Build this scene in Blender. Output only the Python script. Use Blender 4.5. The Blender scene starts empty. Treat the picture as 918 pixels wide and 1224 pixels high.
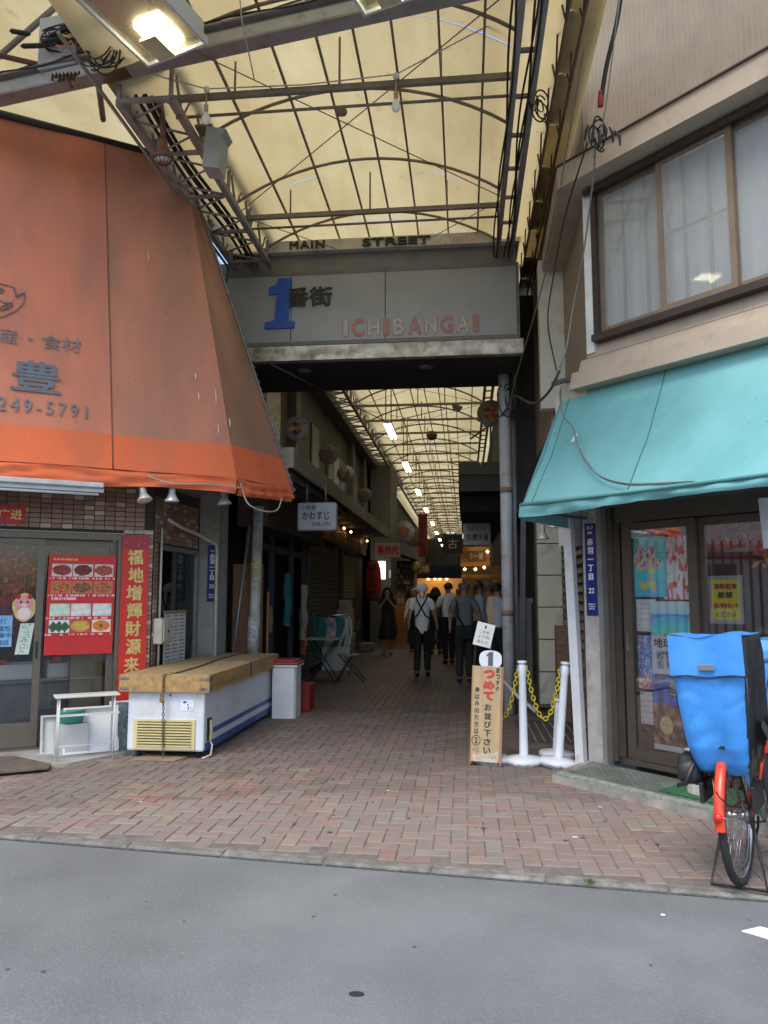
import bpy, bmesh, math, random
from mathutils import Matrix, Vector, noise
random.seed(7)
SC = bpy.context.scene
COL = SC.collection
rad = math.radians

# ------------------------------------------------------------ camera
cam_d = bpy.data.cameras.new("camera"); cam = bpy.data.objects.new("camera", cam_d); COL.objects.link(cam)
cam_d.sensor_fit = 'VERTICAL'; cam_d.sensor_height = 24.0; cam_d.lens = 24.0 * 919 / 1224
cam_d.clip_start = 0.05; cam_d.clip_end = 600
cam.location = (0, 0, 1.45)
cam.rotation_euler = (rad(90 + 6.21), 0, rad(5.99))
SC.camera = cam
SC.render.resolution_x = 768; SC.render.resolution_y = 1024

# ------------------------------------------------------------ sky, sun, exposure (overcast)
SUN_EL, SUN_AZ = rad(58), rad(200)     # azimuth clockwise from +Y
w = bpy.data.worlds.new("World"); SC.world = w; w.use_nodes = True
nt = w.node_tree; nt.nodes.clear()
sky = nt.nodes.new("ShaderNodeTexSky"); sky.sky_type = 'NISHITA'; sky.sun_disc = False
sky.sun_elevation = SUN_EL; sky.sun_rotation = SUN_AZ; sky.air_density = 1.2; sky.dust_density = 2.5; sky.ozone_density = 2.5
bg = nt.nodes.new("ShaderNodeBackground"); bg.inputs[1].default_value = 0.13
wo = nt.nodes.new("ShaderNodeOutputWorld")
nt.links.new(sky.outputs[0], bg.inputs[0]); nt.links.new(bg.outputs[0], wo.inputs[0])
sl = bpy.data.lights.new("sun", 'SUN'); sl.energy = 0.9; sl.angle = rad(25); sl.color = (1.0, 0.97, 0.92)
sun = bpy.data.objects.new("sun", sl); COL.objects.link(sun)
sd = Vector((math.sin(SUN_AZ) * math.cos(SUN_EL), math.cos(SUN_AZ) * math.cos(SUN_EL), math.sin(SUN_EL)))
sun.rotation_euler = sd.to_track_quat('Z', 'Y').to_euler(); sun.location = (0, -5, 30)
SC.view_settings.view_transform = 'Standard'; SC.view_settings.look = 'None'
SC.view_settings.gamma = 1; SC.view_settings.exposure = 1.4; SC.view_settings.use_curve_mapping = False
SC.cycles.max_bounces = 6; SC.cycles.transparent_max_bounces = 12

# ------------------------------------------------------------ materials
MATS = {}
def _n(t, k): return t.nodes.new(k)
def mat(name, col, rough=.7, metal=0.0, var=.18, scale=6.0, bump=.12, bscale=60.0, rand=0.0, stain=None,
        emit=None, estr=0.0, ramp=None, island=False, spec=.5, stretch=None, rust=None, wst=None):
    """Procedural surface: base colour with two noises, optional stain, bump."""
    if name in MATS: return MATS[name]
    m = bpy.data.materials.new(name); m.use_nodes = True; t = m.node_tree; L = t.links
    b = t.nodes["Principled BSDF"]
    tc = _n(t, "ShaderNodeTexCoord"); vec = tc.outputs["Object"]
    oi = _n(t, "ShaderNodeObjectInfo")
    mp = _n(t, "ShaderNodeMapping"); L.new(vec, mp.inputs[0])
    if stretch: mp.inputs["Scale"].default_value = stretch
    mu = _n(t, "ShaderNodeMath"); mu.operation = 'MULTIPLY'; mu.inputs[1].default_value = 17.0; L.new(oi.outputs["Random"], mu.inputs[0])
    va = _n(t, "ShaderNodeVectorMath"); va.operation = 'ADD'; L.new(mp.outputs[0], va.inputs[0]); L.new(mu.outputs[0], va.inputs[1])
    vec = va.outputs[0]
    no = _n(t, "ShaderNodeTexNoise"); no.inputs["Scale"].default_value = scale; no.inputs["Detail"].default_value = 6; L.new(vec, no.inputs["Vector"])
    if ramp:
        src = oi.outputs["Random"]
        if island: src = _n(t, "ShaderNodeNewGeometry").outputs["Random Per Island"]
        cr = _n(t, "ShaderNodeValToRGB"); cr.color_ramp.interpolation = 'CONSTANT'
        els = cr.color_ramp.elements
        for i, c in enumerate(ramp):
            e = els[i] if i < 2 else els.new(i / len(ramp))
            e.position = i / len(ramp); e.color = (*c, 1)
        L.new(src, cr.inputs[0]); base = cr.outputs[0]
    else:
        rg = _n(t, "ShaderNodeRGB"); rg.outputs[0].default_value = (*col, 1); base = rg.outputs[0]
    # value variation
    mr = _n(t, "ShaderNodeMapRange"); mr.inputs["From Min"].default_value = .3; mr.inputs["From Max"].default_value = .7
    mr.inputs["To Min"].default_value = 1 - var; mr.inputs["To Max"].default_value = 1 + var * .7; L.new(no.outputs[0], mr.inputs[0])
    hs = _n(t, "ShaderNodeHueSaturation"); L.new(base, hs.inputs["Color"]); L.new(mr.outputs[0], hs.inputs["Value"])
    cur = hs.outputs[0]
    if rand:
        m2 = _n(t, "ShaderNodeMapRange"); m2.inputs["To Min"].default_value = 1 - rand; m2.inputs["To Max"].default_value = 1 + rand
        if island: L.new(_n(t, "ShaderNodeNewGeometry").outputs["Random Per Island"], m2.inputs[0])
        else: L.new(oi.outputs["Random"], m2.inputs[0])
        h2 = _n(t, "ShaderNodeHueSaturation"); L.new(cur, h2.inputs["Color"]); L.new(m2.outputs[0], h2.inputs["Value"]); cur = h2.outputs[0]
    if stain:
        sc_, sth, ssc = stain
        n2 = _n(t, "ShaderNodeTexNoise"); n2.inputs["Scale"].default_value = ssc; n2.inputs["Detail"].default_value = 8
        n2.inputs["Roughness"].default_value = .65; L.new(vec, n2.inputs["Vector"])
        r2 = _n(t, "ShaderNodeMapRange"); r2.inputs["From Min"].default_value = 1 - sth - .12; r2.inputs["From Max"].default_value = 1 - sth + .12
        L.new(n2.outputs[0], r2.inputs[0])
        mx = _n(t, "ShaderNodeMix"); mx.data_type = 'RGBA'; mx.inputs["B"].default_value = (*sc_, 1)
        L.new(r2.outputs[0], mx.inputs["Factor"]); L.new(cur, mx.inputs["A"]); cur = mx.outputs["Result"]
    if wst:      # broad grime in world space, running across separate pieces
        wc, wth, wsc = wst; gp = _n(t, "ShaderNodeNewGeometry"); n9 = _n(t, "ShaderNodeTexNoise"); n9.inputs["Scale"].default_value = wsc; n9.inputs["Detail"].default_value = 7; n9.inputs["Roughness"].default_value = .62
        L.new(gp.outputs["Position"], n9.inputs["Vector"]); r9 = _n(t, "ShaderNodeMapRange"); r9.inputs["From Min"].default_value = 1 - wth - .16; r9.inputs["From Max"].default_value = 1 - wth + .16; r9.inputs["To Max"].default_value = .5; L.new(n9.outputs[0], r9.inputs[0])
        m9 = _n(t, "ShaderNodeMix"); m9.data_type = 'RGBA'; m9.inputs["B"].default_value = (*wc, 1); L.new(r9.outputs[0], m9.inputs["Factor"]); L.new(cur, m9.inputs["A"]); cur = m9.outputs["Result"]
    L.new(cur, b.inputs["Base Color"])
    b.inputs["Metallic"].default_value = metal
    b.inputs["Specular IOR Level"].default_value = spec
    rr = _n(t, "ShaderNodeMapRange"); rr.inputs["To Min"].default_value = max(0, rough - .12); rr.inputs["To Max"].default_value = min(1, rough + .12)
    L.new(no.outputs[0], rr.inputs[0]); L.new(rr.outputs[0], b.inputs["Roughness"])
    if bump:
        nb = _n(t, "ShaderNodeTexNoise"); nb.inputs["Scale"].default_value = bscale; nb.inputs["Detail"].default_value = 4; L.new(vec, nb.inputs["Vector"])
        bp = _n(t, "ShaderNodeBump"); bp.inputs["Strength"].default_value = bump; bp.inputs["Distance"].default_value = .01
        L.new(nb.outputs[0], bp.inputs["Height"]); L.new(bp.outputs[0], b.inputs["Normal"])
    if emit:
        b.inputs["Emission Color"].default_value = (*emit, 1); b.inputs["Emission Strength"].default_value = estr
    MATS[name] = m; return m

def glass_mat(name, tint=(.9, .95, .93), refl=1.0, haze=0.0, hcol=(.5, .5, .5)):
    m = bpy.data.materials.new(name); m.use_nodes = True; t = m.node_tree; t.nodes.clear(); L = t.links
    out = _n(t, "ShaderNodeOutputMaterial"); tr = _n(t, "ShaderNodeBsdfTransparent"); tr.inputs[0].default_value = (*tint, 1)
    gl = _n(t, "ShaderNodeBsdfGlossy"); gl.inputs["Roughness"].default_value = .02
    fr = _n(t, "ShaderNodeFresnel"); fr.inputs[0].default_value = 1.5
    mm = _n(t, "ShaderNodeMath"); mm.operation = 'MULTIPLY'; mm.inputs[1].default_value = refl; mm.use_clamp = True
    L.new(fr.outputs[0], mm.inputs[0])
    mx = _n(t, "ShaderNodeMixShader"); L.new(mm.outputs[0], mx.inputs[0]); L.new(tr.outputs[0], mx.inputs[1]); L.new(gl.outputs[0], mx.inputs[2])
    cur = mx.outputs[0]
    if haze:
        df = _n(t, "ShaderNodeBsdfDiffuse"); df.inputs[0].default_value = (*hcol, 1)
        m2 = _n(t, "ShaderNodeMixShader"); m2.inputs[0].default_value = haze
        L.new(cur, m2.inputs[1]); L.new(df.outputs[0], m2.inputs[2]); cur = m2.outputs[0]
    L.new(cur, out.inputs[0]); MATS[name] = m; return m

def print_mat(name, rough=.5, trans=0.0):
    m = bpy.data.materials.new(name); m.use_nodes = True; t = m.node_tree; L = t.links; b = t.nodes["Principled BSDF"]
    a = _n(t, "ShaderNodeAttribute"); a.attribute_name = "print"; L.new(a.outputs["Color"], b.inputs["Base Color"])
    b.inputs["Roughness"].default_value = rough
    MATS[name] = m; return m

def sheet_mat():
    """weathered translucent roofing sheet"""
    m = bpy.data.materials.new("roof_sheet"); m.use_nodes = True; t = m.node_tree; t.nodes.clear(); L = t.links
    out = _n(t, "ShaderNodeOutputMaterial"); tc = _n(t, "ShaderNodeTexCoord")
    n1 = _n(t, "ShaderNodeTexNoise"); n1.inputs["Scale"].default_value = .9; n1.inputs["Detail"].default_value = 9; n1.inputs["Roughness"].default_value = .6
    mp = _n(t, "ShaderNodeMapping"); mp.inputs["Scale"].default_value = (2.2, .8, 1); L.new(tc.outputs["Object"], mp.inputs[0]); L.new(mp.outputs[0], n1.inputs["Vector"])
    cr = _n(t, "ShaderNodeValToRGB"); e = cr.color_ramp.elements
    e[0].position = .25; e[0].color = (.33, .25, .112, 1); e[1].position = .7; e[1].color = (.46, .375, .20, 1)
    L.new(n1.outputs[0], cr.inputs[0])
    n2 = _n(t, "ShaderNodeTexNoise"); n2.inputs["Scale"].default_value = 7; n2.inputs["Detail"].default_value = 8; L.new(tc.outputs["Object"], n2.inputs["Vector"])
    r2 = _n(t, "ShaderNodeMapRange"); r2.inputs["From Min"].default_value = .64; r2.inputs["From Max"].default_value = .74; r2.inputs["To Max"].default_value = .35; L.new(n2.outputs[0], r2.inputs[0])
    mx = _n(t, "ShaderNodeMix"); mx.data_type = 'RGBA'; mx.inputs["B"].default_value = (.16, .12, .06, 1); L.new(r2.outputs[0], mx.inputs["Factor"]); L.new(cr.outputs[0], mx.inputs["A"])
    tr = _n(t, "ShaderNodeBsdfTranslucent"); df = _n(t, "ShaderNodeBsdfDiffuse"); L.new(mx.outputs["Result"], tr.inputs[0]); L.new(mx.outputs["Result"], df.inputs[0])
    ms = _n(t, "ShaderNodeMixShader"); ms.inputs[0].default_value = .2; L.new(tr.outputs[0], ms.inputs[1]); L.new(df.outputs[0], ms.inputs[2]); L.new(ms.outputs[0], out.inputs[0])
    MATS["roof_sheet"] = m; return m

# ------------------------------------------------------------ mesh building
I4 = Matrix.Identity(4)
def frame(o, dx, dy, z=0.0):
    n = math.hypot(dx, dy); a = math.atan2(dy / n, dx / n)
    return Matrix.Translation((o[0], o[1], z)) @ Matrix.Rotation(a, 4, 'Z')
WM = {}          # root/part name -> world matrix
class MB:
    def __init__(s, F=I4): s.v = []; s.f = []; s.F = F; s.sm = []; s.col = None; s.mi = []
    def add(s, vs, fs, smooth=False, mi=0):
        k = len(s.v); s.v += [s.F @ Vector(p) for p in vs]; s.f += [tuple(i + k for i in f) for f in fs]
        s.sm += [smooth] * len(fs); s.mi += [mi] * len(fs); return s
    def box(s, x0, x1, y0, y1, z0, z1, bev=0.0, mi=0, T=None):
        if x0 > x1: x0, x1 = x1, x0
        if y0 > y1: y0, y1 = y1, y0
        if z0 > z1: z0, z1 = z1, z0
        if not bev:
            vs = [(x, y, z) for z in (z0, z1) for y in (y0, y1) for x in (x0, x1)]
            fs = [(0, 2, 3, 1), (4, 5, 7, 6), (0, 1, 5, 4), (2, 6, 7, 3), (0, 4, 6, 2), (1, 3, 7, 5)]
        else:
            bm = bmesh.new(); bmesh.ops.create_cube(bm, size=1)
            for v in bm.verts: v.co = Vector(((x0 + x1) / 2 + v.co.x * (x1 - x0), (y0 + y1) / 2 + v.co.y * (y1 - y0), (z0 + z1) / 2 + v.co.z * (z1 - z0)))
            bmesh.ops.bevel(bm, geom=bm.edges[:] + bm.verts[:], offset=min(bev, .45 * min(x1 - x0, y1 - y0, z1 - z0)), segments=1 if bev < .012 else 2, affect='EDGES', profile=.5)
            bm.verts.index_update(); vs = [tuple(v.co) for v in bm.verts]; fs = [tuple(v.index for v in f.verts) for f in bm.faces]; bm.free()
        if T is not None: vs = [tuple(T @ Vector(p)) for p in vs]
        return s.add(vs, fs, mi=mi)
    def prism(s, poly, h0, h1, axis='Z', mi=0, T=None):
        """poly 2-D outline extruded along an axis (Z: xy, Y: xz, X: yz)"""
        n = len(poly)
        def P(a, b, h):
            return (a, b, h) if axis == 'Z' else ((a, h, b) if axis == 'Y' else (h, a, b))
        vs = [P(a, b, h0) for a, b in poly] + [P(a, b, h1) for a, b in poly]
        fs = [tuple(range(n)), tuple(range(2 * n - 1, n - 1, -1))] + [(i, (i + 1) % n, n + (i + 1) % n, n + i) for i in range(n)]
        if T is not None: vs = [tuple(T @ Vector(p)) for p in vs]
        return s.add(vs, fs, mi=mi)
    def quad(s, a, b, c, d, mi=0): return s.add([a, b, c, d], [(0, 1, 2, 3)], mi=mi)
    def tube(s, pts, r, n=6, closed=False, smooth=True, rs=None, mi=0):
        pts = [Vector(p) for p in pts]; m = len(pts); rings = []; prev = None
        for i, p in enumerate(pts):
            if closed: t = pts[(i + 1) % m] - pts[i - 1]
            else: t = pts[min(i + 1, m - 1)] - pts[max(i - 1, 0)]
            t = t.normalized() if t.length > 1e-9 else Vector((0, 0, 1))
            if prev is None:
                a = Vector((0, 0, 1)) if abs(t.z) < .9 else Vector((1, 0, 0)); u = t.cross(a).normalized()
            else:
                u = prev - t * prev.dot(t); u = u.normalized() if u.length > 1e-6 else t.orthogonal().normalized()
            prev = u; v = t.cross(u); rr = rs[i] if rs else r
            rings.append([tuple(p + (u * math.cos(2 * math.pi * k / n) + v * math.sin(2 * math.pi * k / n)) * rr) for k in range(n)])
        vs = [q for rg in rings for q in rg]; fs = []
        for i in range(m if closed else m - 1):
            j = (i + 1) % m
            for k in range(n): fs.append((i * n + k, i * n + (k + 1) % n, j * n + (k + 1) % n, j * n + k))
        if not closed:
            fs.append(tuple(range(n - 1, -1, -1))); fs.append(tuple((m - 1) * n + k for k in range(n)))
        return s.add(vs, fs, smooth, mi)
    def bar(s, a, b, w, h=None, up=(0, 0, 1), mi=0):
        a = Vector(a); b = Vector(b); h = h or w; t = (b - a).normalized(); u = Vector(up)
        x = t.cross(u); x = x.normalized() if x.length > 1e-5 else t.cross(Vector((1, 0, 0))).normalized(); y = x.cross(t)
        vs = [tuple(p + x * sx * w / 2 + y * sy * h / 2) for p in (a, b) for sx, sy in ((-1, -1), (1, -1), (1, 1), (-1, 1))]
        return s.add(vs, [(0, 3, 2, 1), (4, 5, 6, 7), (0, 1, 5, 4), (1, 2, 6, 5), (2, 3, 7, 6), (3, 0, 4, 7)], mi=mi)
    def lathe(s, prof, c=(0, 0, 0), n=20, axis='Z', T=None, smooth=True, mi=0):
        """prof: (radius, height) list"""
        vs = []; fs = []; m = len(prof)
        for r, h in prof:
            for k in range(n):
                a = 2 * math.pi * k / n; x, y = r * math.cos(a), r * math.sin(a)
                p = (x, y, h) if axis == 'Z' else ((x, h, y) if axis == 'Y' else (h, x, y))
                vs.append((p[0] + c[0], p[1] + c[1], p[2] + c[2]))
        for i in range(m - 1):
            for k in range(n): fs.append((i * n + k, i * n + (k + 1) % n, (i + 1) * n + (k + 1) % n, (i + 1) * n + k))
        if prof[0][0] > 1e-6: fs.append(tuple(range(n - 1, -1, -1)))
        if prof[-1][0] > 1e-6: fs.append(tuple((m - 1) * n + k for k in range(n)))
        if T is not None: vs = [tuple(T @ Vector(p)) for p in vs]
        return s.add(vs, fs, smooth, mi)
    def grid(s, fn, nu, nv, smooth=True, mi=0):
        vs = [fn(i / nu, j / nv) for j in range(nv + 1) for i in range(nu + 1)]
        fs = [(j * (nu + 1) + i, j * (nu + 1) + i + 1, (j + 1) * (nu + 1) + i + 1, (j + 1) * (nu + 1) + i) for j in range(nv) for i in range(nu)]
        return s.add(vs, fs, smooth, mi)
    def mesh(s, name, mats, inv=None):
        me = bpy.data.meshes.new(name)
        me.from_pydata([tuple(inv @ p) if inv else tuple(p) for p in s.v], [], s.f)
        for mm in (mats if isinstance(mats, (list, tuple)) else [mats]): me.materials.append(mm)
        me.polygons.foreach_set("use_smooth", s.sm); me.polygons.foreach_set("material_index", s.mi)
        bm = bmesh.new(); bm.from_mesh(me); bmesh.ops.recalc_face_normals(bm, faces=bm.faces[:]); bm.to_mesh(me); bm.free()
        return me
    def ob(s, name, mats, parent=None, label=None, kind=None, group=None, cat=None):
        if parent is not None:
            W = WM[parent.name]; me = s.mesh(name, mats, W.inverted()); o = bpy.data.objects.new(name, me); COL.objects.link(o)
            o.parent = parent; WM[o.name] = W
        else:
            xs = [p.x for p in s.v]; ys = [p.y for p in s.v]; zs = [p.z for p in s.v]
            loc = Vector(((min(xs) + max(xs)) / 2, (min(ys) + max(ys)) / 2, min(zs)))
            if kind == 'structure': loc = Vector((0, 0, 0))
            W = Matrix.Translation(loc); me = s.mesh(name, mats, W.inverted()); o = bpy.data.objects.new(name, me); COL.objects.link(o)
            o.location = loc; WM[o.name] = W
        tag(o, label, cat, group, kind); return o

def smooth(pts, k=5):
    P = [Vector(p) for p in pts]; out = []
    for i in range(len(P) - 1):
        a, b, c, d = P[max(i - 1, 0)], P[i], P[i + 1], P[min(i + 2, len(P) - 1)]
        for j in range(k):
            t = j / k; out.append(tuple(.5 * ((2 * b) + (c - a) * t + (2 * a - 5 * b + 4 * c - d) * t * t + (3 * b - a - 3 * c + d) * t ** 3)))
    return out + [tuple(P[-1])]
def tag(o, label=None, cat=None, group=None, kind=None):
    if label: o['label'] = label
    if cat: o['category'] = cat
    if group: o['group'] = group
    if kind: o['kind'] = kind
    return o
def thing(name, label, cat, loc=(0, 0, 0), group=None, kind=None):
    o = bpy.data.objects.new(name, None); COL.objects.link(o); o.location = loc; o.empty_display_size = .1
    WM[o.name] = Matrix.Translation(loc); return tag(o, label, cat, group, kind)
def piece(name, me, loc, parent, F=I4, rot=None):
    """object sharing a mesh, placed at loc (in frame F)"""
    o = bpy.data.objects.new(name, me); COL.objects.link(o); o.parent = parent
    M = WM[parent.name].inverted() @ F @ Matrix.Translation(loc)
    if rot is not None: M = M @ rot
    o.matrix_local = M; WM[o.name] = WM[parent.name]; return o
def copy_tree(o, parent=None):
    c = o.copy(); COL.objects.link(c)
    if parent is not None: c.parent = parent
    for ch in [x for x in KIDS(o)]: copy_tree(ch, c)
    return c
def KIDS(o): return [x for x in COL.objects if x.parent == o]
def dup(root, loc, rz=0.0, label=None, group=None):
    c = copy_tree(root); c.location = loc; c.rotation_euler = (0, 0, rz)
    WM[c.name] = Matrix.Translation(loc) @ Matrix.Rotation(rz, 4, 'Z')
    if label: c['label'] = label
    if group: c['group'] = group
    return c

# ------------------------------------------------------------ lettering
def text_mesh(body, size, ext=.002, bold=0.0, align='CENTER', lsp=1.0, csp=1.0):
    c = bpy.data.curves.new("lettering", 'FONT'); c.body = body; c.size = size; c.extrude = ext; c.offset = bold
    c.align_x = align; c.align_y = 'CENTER'; c.resolution_u = 3; c.space_line = lsp; c.space_character = csp
    o = bpy.data.objects.new("lettering", c); COL.objects.link(o)
    dg = bpy.context.evaluated_depsgraph_get(); dg.update()
    me = bpy.data.meshes.new_from_object(o.evaluated_get(dg)); vs = [tuple(v.co) for v in me.vertices]; fs = [tuple(p.vertices) for p in me.polygons]
    bpy.data.objects.remove(o); bpy.data.curves.remove(c); bpy.data.meshes.remove(me); return vs, fs
def text(body, size, F, x, y, z, m, parent, ext=.002, bold=0.0, w=None, h=None, lsp=1.0, tilt=0.0, name='lettering', bend=None, sx=1.0, csp=1.0, flip=False):
    """letters standing on the vertical plane local y = const, facing -y"""
    vs, fs = text_mesh(body, size, ext, 0.0, lsp=lsp, csp=csp)
    if not vs: return None
    if bold:      # heavier brush: shifted copies, each a hair deeper
        v0, f0 = list(vs), list(fs)
        for i_, (ox, oy) in enumerate(((bold, 0), (-bold, 0), (0, bold), (0, -bold))):
            k_ = len(vs); vs = vs + [(p[0] + ox, p[1] + oy, p[2] - .00035 * (i_ + 1)) for p in v0]; fs = fs + [tuple(j + k_ for j in f) for f in f0]
    x0 = min(v[0] for v in vs); x1 = max(v[0] for v in vs); y0 = min(v[1] for v in vs); y1 = max(v[1] for v in vs)
    kx = (w / (x1 - x0)) if w else sx; ky = (h / (y1 - y0)) if h else 1.0
    if w and not h and sx == 1.0: ky = kx if False else 1.0
    cx, cy = (x0 + x1) / 2, (y0 + y1) / 2; mb = MB(F); ct, st = math.cos(tilt), math.sin(tilt); out = []
    for a, b, c in vs:
        a = (a - cx) * kx * (-1 if flip else 1); b = (b - cy) * ky; a, b = a * ct - b * st, a * st + b * ct
        p = (x + a, y - c, z + b)
        if bend: p = bend(a + x, b + z, c)
        out.append(p)
    mb.add(out, fs); return mb.ob(name, m, parent)

def fnoise(x, y, s=0.0): return noise.noise(Vector((x, y, s)))
def lin(c): return tuple(((v / 255) / 12.92 if v / 255 <= .04045 else ((v / 255 + .055) / 1.055) ** 2.4) for v in c)
def printed(name, F, x0, x1, y, z0, z1, nx, nz, fn, parent=None, skew=0.0, th=.003, bendf=None, gain=1.0, **kw):
    """a flat printed sheet with thickness; fn(s,t)->sRGB 0-255 with t from the top"""
    mb = MB(F); vs = []; 
    for j in range(nz + 1):
        for i in range(nx + 1):
            s, t = i / nx, j / nz
            yy = y + (bendf(s, t) if bendf else 0)
            vs.append((x0 + (x1 - x0) * s + skew * t, yy, z1 - (z1 - z0) * t))
    fs = [(j * (nx + 1) + i, j * (nx + 1) + i + 1, (j + 1) * (nx + 1) + i + 1, (j + 1) * (nx + 1) + i) for j in range(nz) for i in range(nx)]
    mb.add(vs, fs)
    nfr = len(fs)
    k = len(vs)
    c4 = [(x0, z1), (x1, z1), (x1 + skew, z0), (x0 + skew, z0)]
    bk = [(a, y + th, b) for a, b in c4]; fr = [(a, y + .0004, b) for a, b in c4]
    mb.add(bk + fr, [(0, 1, 2, 3), (0, 4, 5, 1), (1, 5, 6, 2), (2, 6, 7, 3), (3, 7, 4, 0)])
    me_o = mb.ob(name, MATS.get("print") or print_mat("print"), parent, **kw)
    me = me_o.data; ca = me.color_attributes.new("print", 'FLOAT_COLOR', 'CORNER')
    for p in me.polygons:
        if p.index < nfr:
            j, i = divmod(p.index, nx); c = tuple(min(.85, max(0.004, v * gain)) for v in lin(tuple(max(0, q) for q in fn((i + .5) / nx, (j + .5) / nz))))
        else: c = (.6, .6, .58)
        for li in p.loop_indices: ca.data[li].color = (*c, 1)
    return me_o

# ============================================================ SETTING
LF = frame((-4.26, 6.85), .83, .557)          # facade of the left corner shop (x along, y inwards)
SF = frame((-3.17, 7.60), 0, 1)               # its side wall along the alley
RF = frame((1.16, 6.75), .68, -.733)          # facade of the right corner shop
def kerb_y(x): return 4.255 - .1215 * x

asphalt = mat("asphalt", (.168, .177, .178), rough=.88, var=.2, scale=1.7, bump=.6, bscale=110, stain=((.23, .24, .25), .36, 70), spec=.3, wst=((.108, .114, .117), .47, .55))
concrete = mat("concrete", (.33, .32, .29), rough=.9, var=.25, scale=9, bump=.3, bscale=90, stain=((.16, .15, .13), .42, 5))
mortar = mat("mortar", (.15, .13, .115), rough=.95, var=.3, scale=20)
BR = [(.25, .145, .115), (.23, .15, .12), (.29, .165, .135), (.23, .125, .105), (.30, .225, .155), (.245, .18, .145), (.26, .235, .18), (.26, .145, .12), (.205, .135, .115), (.28, .18, .145)]
brick_m = mat("paving_brick", (0, 0, 0), rough=.85, var=.25, scale=14, bump=.25, bscale=120, ramp=BR, stain=((.19, .165, .15), .5, 3.5), wst=((.20, .18, .165), .52, 1.3))
brick_i = mat("paving_brick_field", (0, 0, 0), rough=.85, var=.3, scale=3, bump=.25, bscale=120, ramp=BR, island=True, stain=((.17, .145, .13), .5, 1.4), wst=((.12, .105, .095), .55, 1.0))

mb = MB(); mb.quad((-200, -200, -.03), (200, -200, -.03), (200, 300, -.03), (-200, 300, -.03))
road = mb.ob("asphalt_road", asphalt, kind='structure')
mb = MB(); mb.prism([(-12, kerb_y(-12) + .06), (9, kerb_y(9) + .06), (9, 75), (-12, 75)], -.028, -.006)
pave = mb.ob("pavement", mortar, kind='structure')
# kerb: flush concrete stones, each a piece
kerb = MB(); kerb.prism([(-12, kerb_y(-12) + .005), (9, kerb_y(9) + .005), (9, kerb_y(9) + .105), (-12, kerb_y(-12) + .105)], -.029, -.012)
kerb = kerb.ob("kerb", mortar, kind='structure')
kerb_m = mat("kerb_stone", (.22, .215, .195), rough=.9, var=.45, scale=9, bump=.8, bscale=50, stain=((.13, .125, .11), .5, 11), rand=.14)
km = MB(); km.box(-.298, .298, 0, .088, -.03, -.003, bev=.012); kme = km.mesh("kerb_stone", kerb_m)
KF = frame((0, kerb_y(0)), 1, -.1215)
for i in range(-9, 6): piece("kerb_stone", kme, (i * .6 + .1, 0, 0), kerb, KF)

# paving bricks (herringbone near, stretcher courses down the alley)
cells = []
U = .1; JT = .006
def in_view(x, y):
    a = x * math.cos(rad(6)) + y * math.sin(rad(6)); f = -x * math.sin(rad(6)) + y * math.cos(rad(6))
    return abs(a / f) < .535
def free(x, y):
    if y < kerb_y(x) + .155 or not in_view(x, y): return False
    lx = (LF.inverted() @ Vector((x, y, 0))); rx = (RF.inverted() @ Vector((x, y, 0)))
    if lx.y > .1 and x < -3.2: return False
    if rx.y > .1 and x > 1.0 and y < 9: return False
    if y > 9.5 and (x < -2.95 or x > 1.15): return False
    return x > -5.2
for a in range(-60, 40):
    for b in range(38, 98):
        c = (a - b) % 4; x, y = a * U, b * U
        if c == 0: q = (x + U, y + U / 2, 0)
        elif c == 3: q = (x + U / 2, y + U, 1)
        else: continue
        if q[1] <= 9.75 and free(q[0], q[1]): cells.append(q)
def brickmesh(L_, W_):
    m_ = MB(); m_.box(-L_ / 2, L_ / 2, -W_ / 2, W_ / 2, -.03, 0, bev=0)
    # chamfered top
    c = .005; m_ = MB()
    l, w_ = L_ / 2, W_ / 2
    vs = [(-l, -w_, -.028), (l, -w_, -.028), (l, w_, -.028), (-l, w_, -.028), (-l, -w_, -.004), (l, -w_, -.004), (l, w_, -.004), (-l, w_, -.004),
          (-l + c, -w_ + c, 0), (l - c, -w_ + c, 0), (l - c, w_ - c, 0), (-l + c, w_ - c, 0)]
    fs = [(0, 1, 5, 4), (1, 2, 6, 5), (2, 3, 7, 6), (3, 0, 4, 7), (4, 5, 9, 8), (5, 6, 10, 9), (6, 7, 11, 10), (7, 4, 8, 11), (8, 9, 10, 11)]
    return m_.add(vs, fs)
bh = brickmesh(.2 - JT, .1 - JT); bh_me = bh.mesh("brick", brick_m)
def camd(q): return math.hypot(q[0], q[1])
cells.sort(key=camd)
rb = random.Random(3)
for q in cells[:296]:
    R_ = Matrix.Rotation(math.pi / 2 * q[2] + rb.uniform(-.012, .012), 4, 'Z') @ Matrix.Rotation(rb.uniform(-.008, .008), 4, 'X') @ Matrix.Rotation(rb.uniform(-.006, .006), 4, 'Y')
    piece("brick", bh_me, (q[0], q[1], rb.uniform(-.002, .003)), pave, I4, R_)
field = MB()
def put(q, L_=.2, W_=.1):
    R_ = Matrix.Translation((q[0], q[1], rb.uniform(-.002, .003))) @ Matrix.Rotation(math.pi / 2 * q[2] + rb.uniform(-.01, .01), 4, 'Z') @ Matrix.Rotation(rb.uniform(-.008, .008), 4, 'X')
    field.add([tuple(R_ @ p) for p in bh.v], bh.f)
for q in cells[296:]: put(q)
field.ob("paving_field", brick_i, pave, kind='stuff'); field = MB()
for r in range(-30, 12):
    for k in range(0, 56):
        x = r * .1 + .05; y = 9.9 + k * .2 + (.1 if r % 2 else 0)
        if free(x, y): put((x, y, 1))
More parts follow.
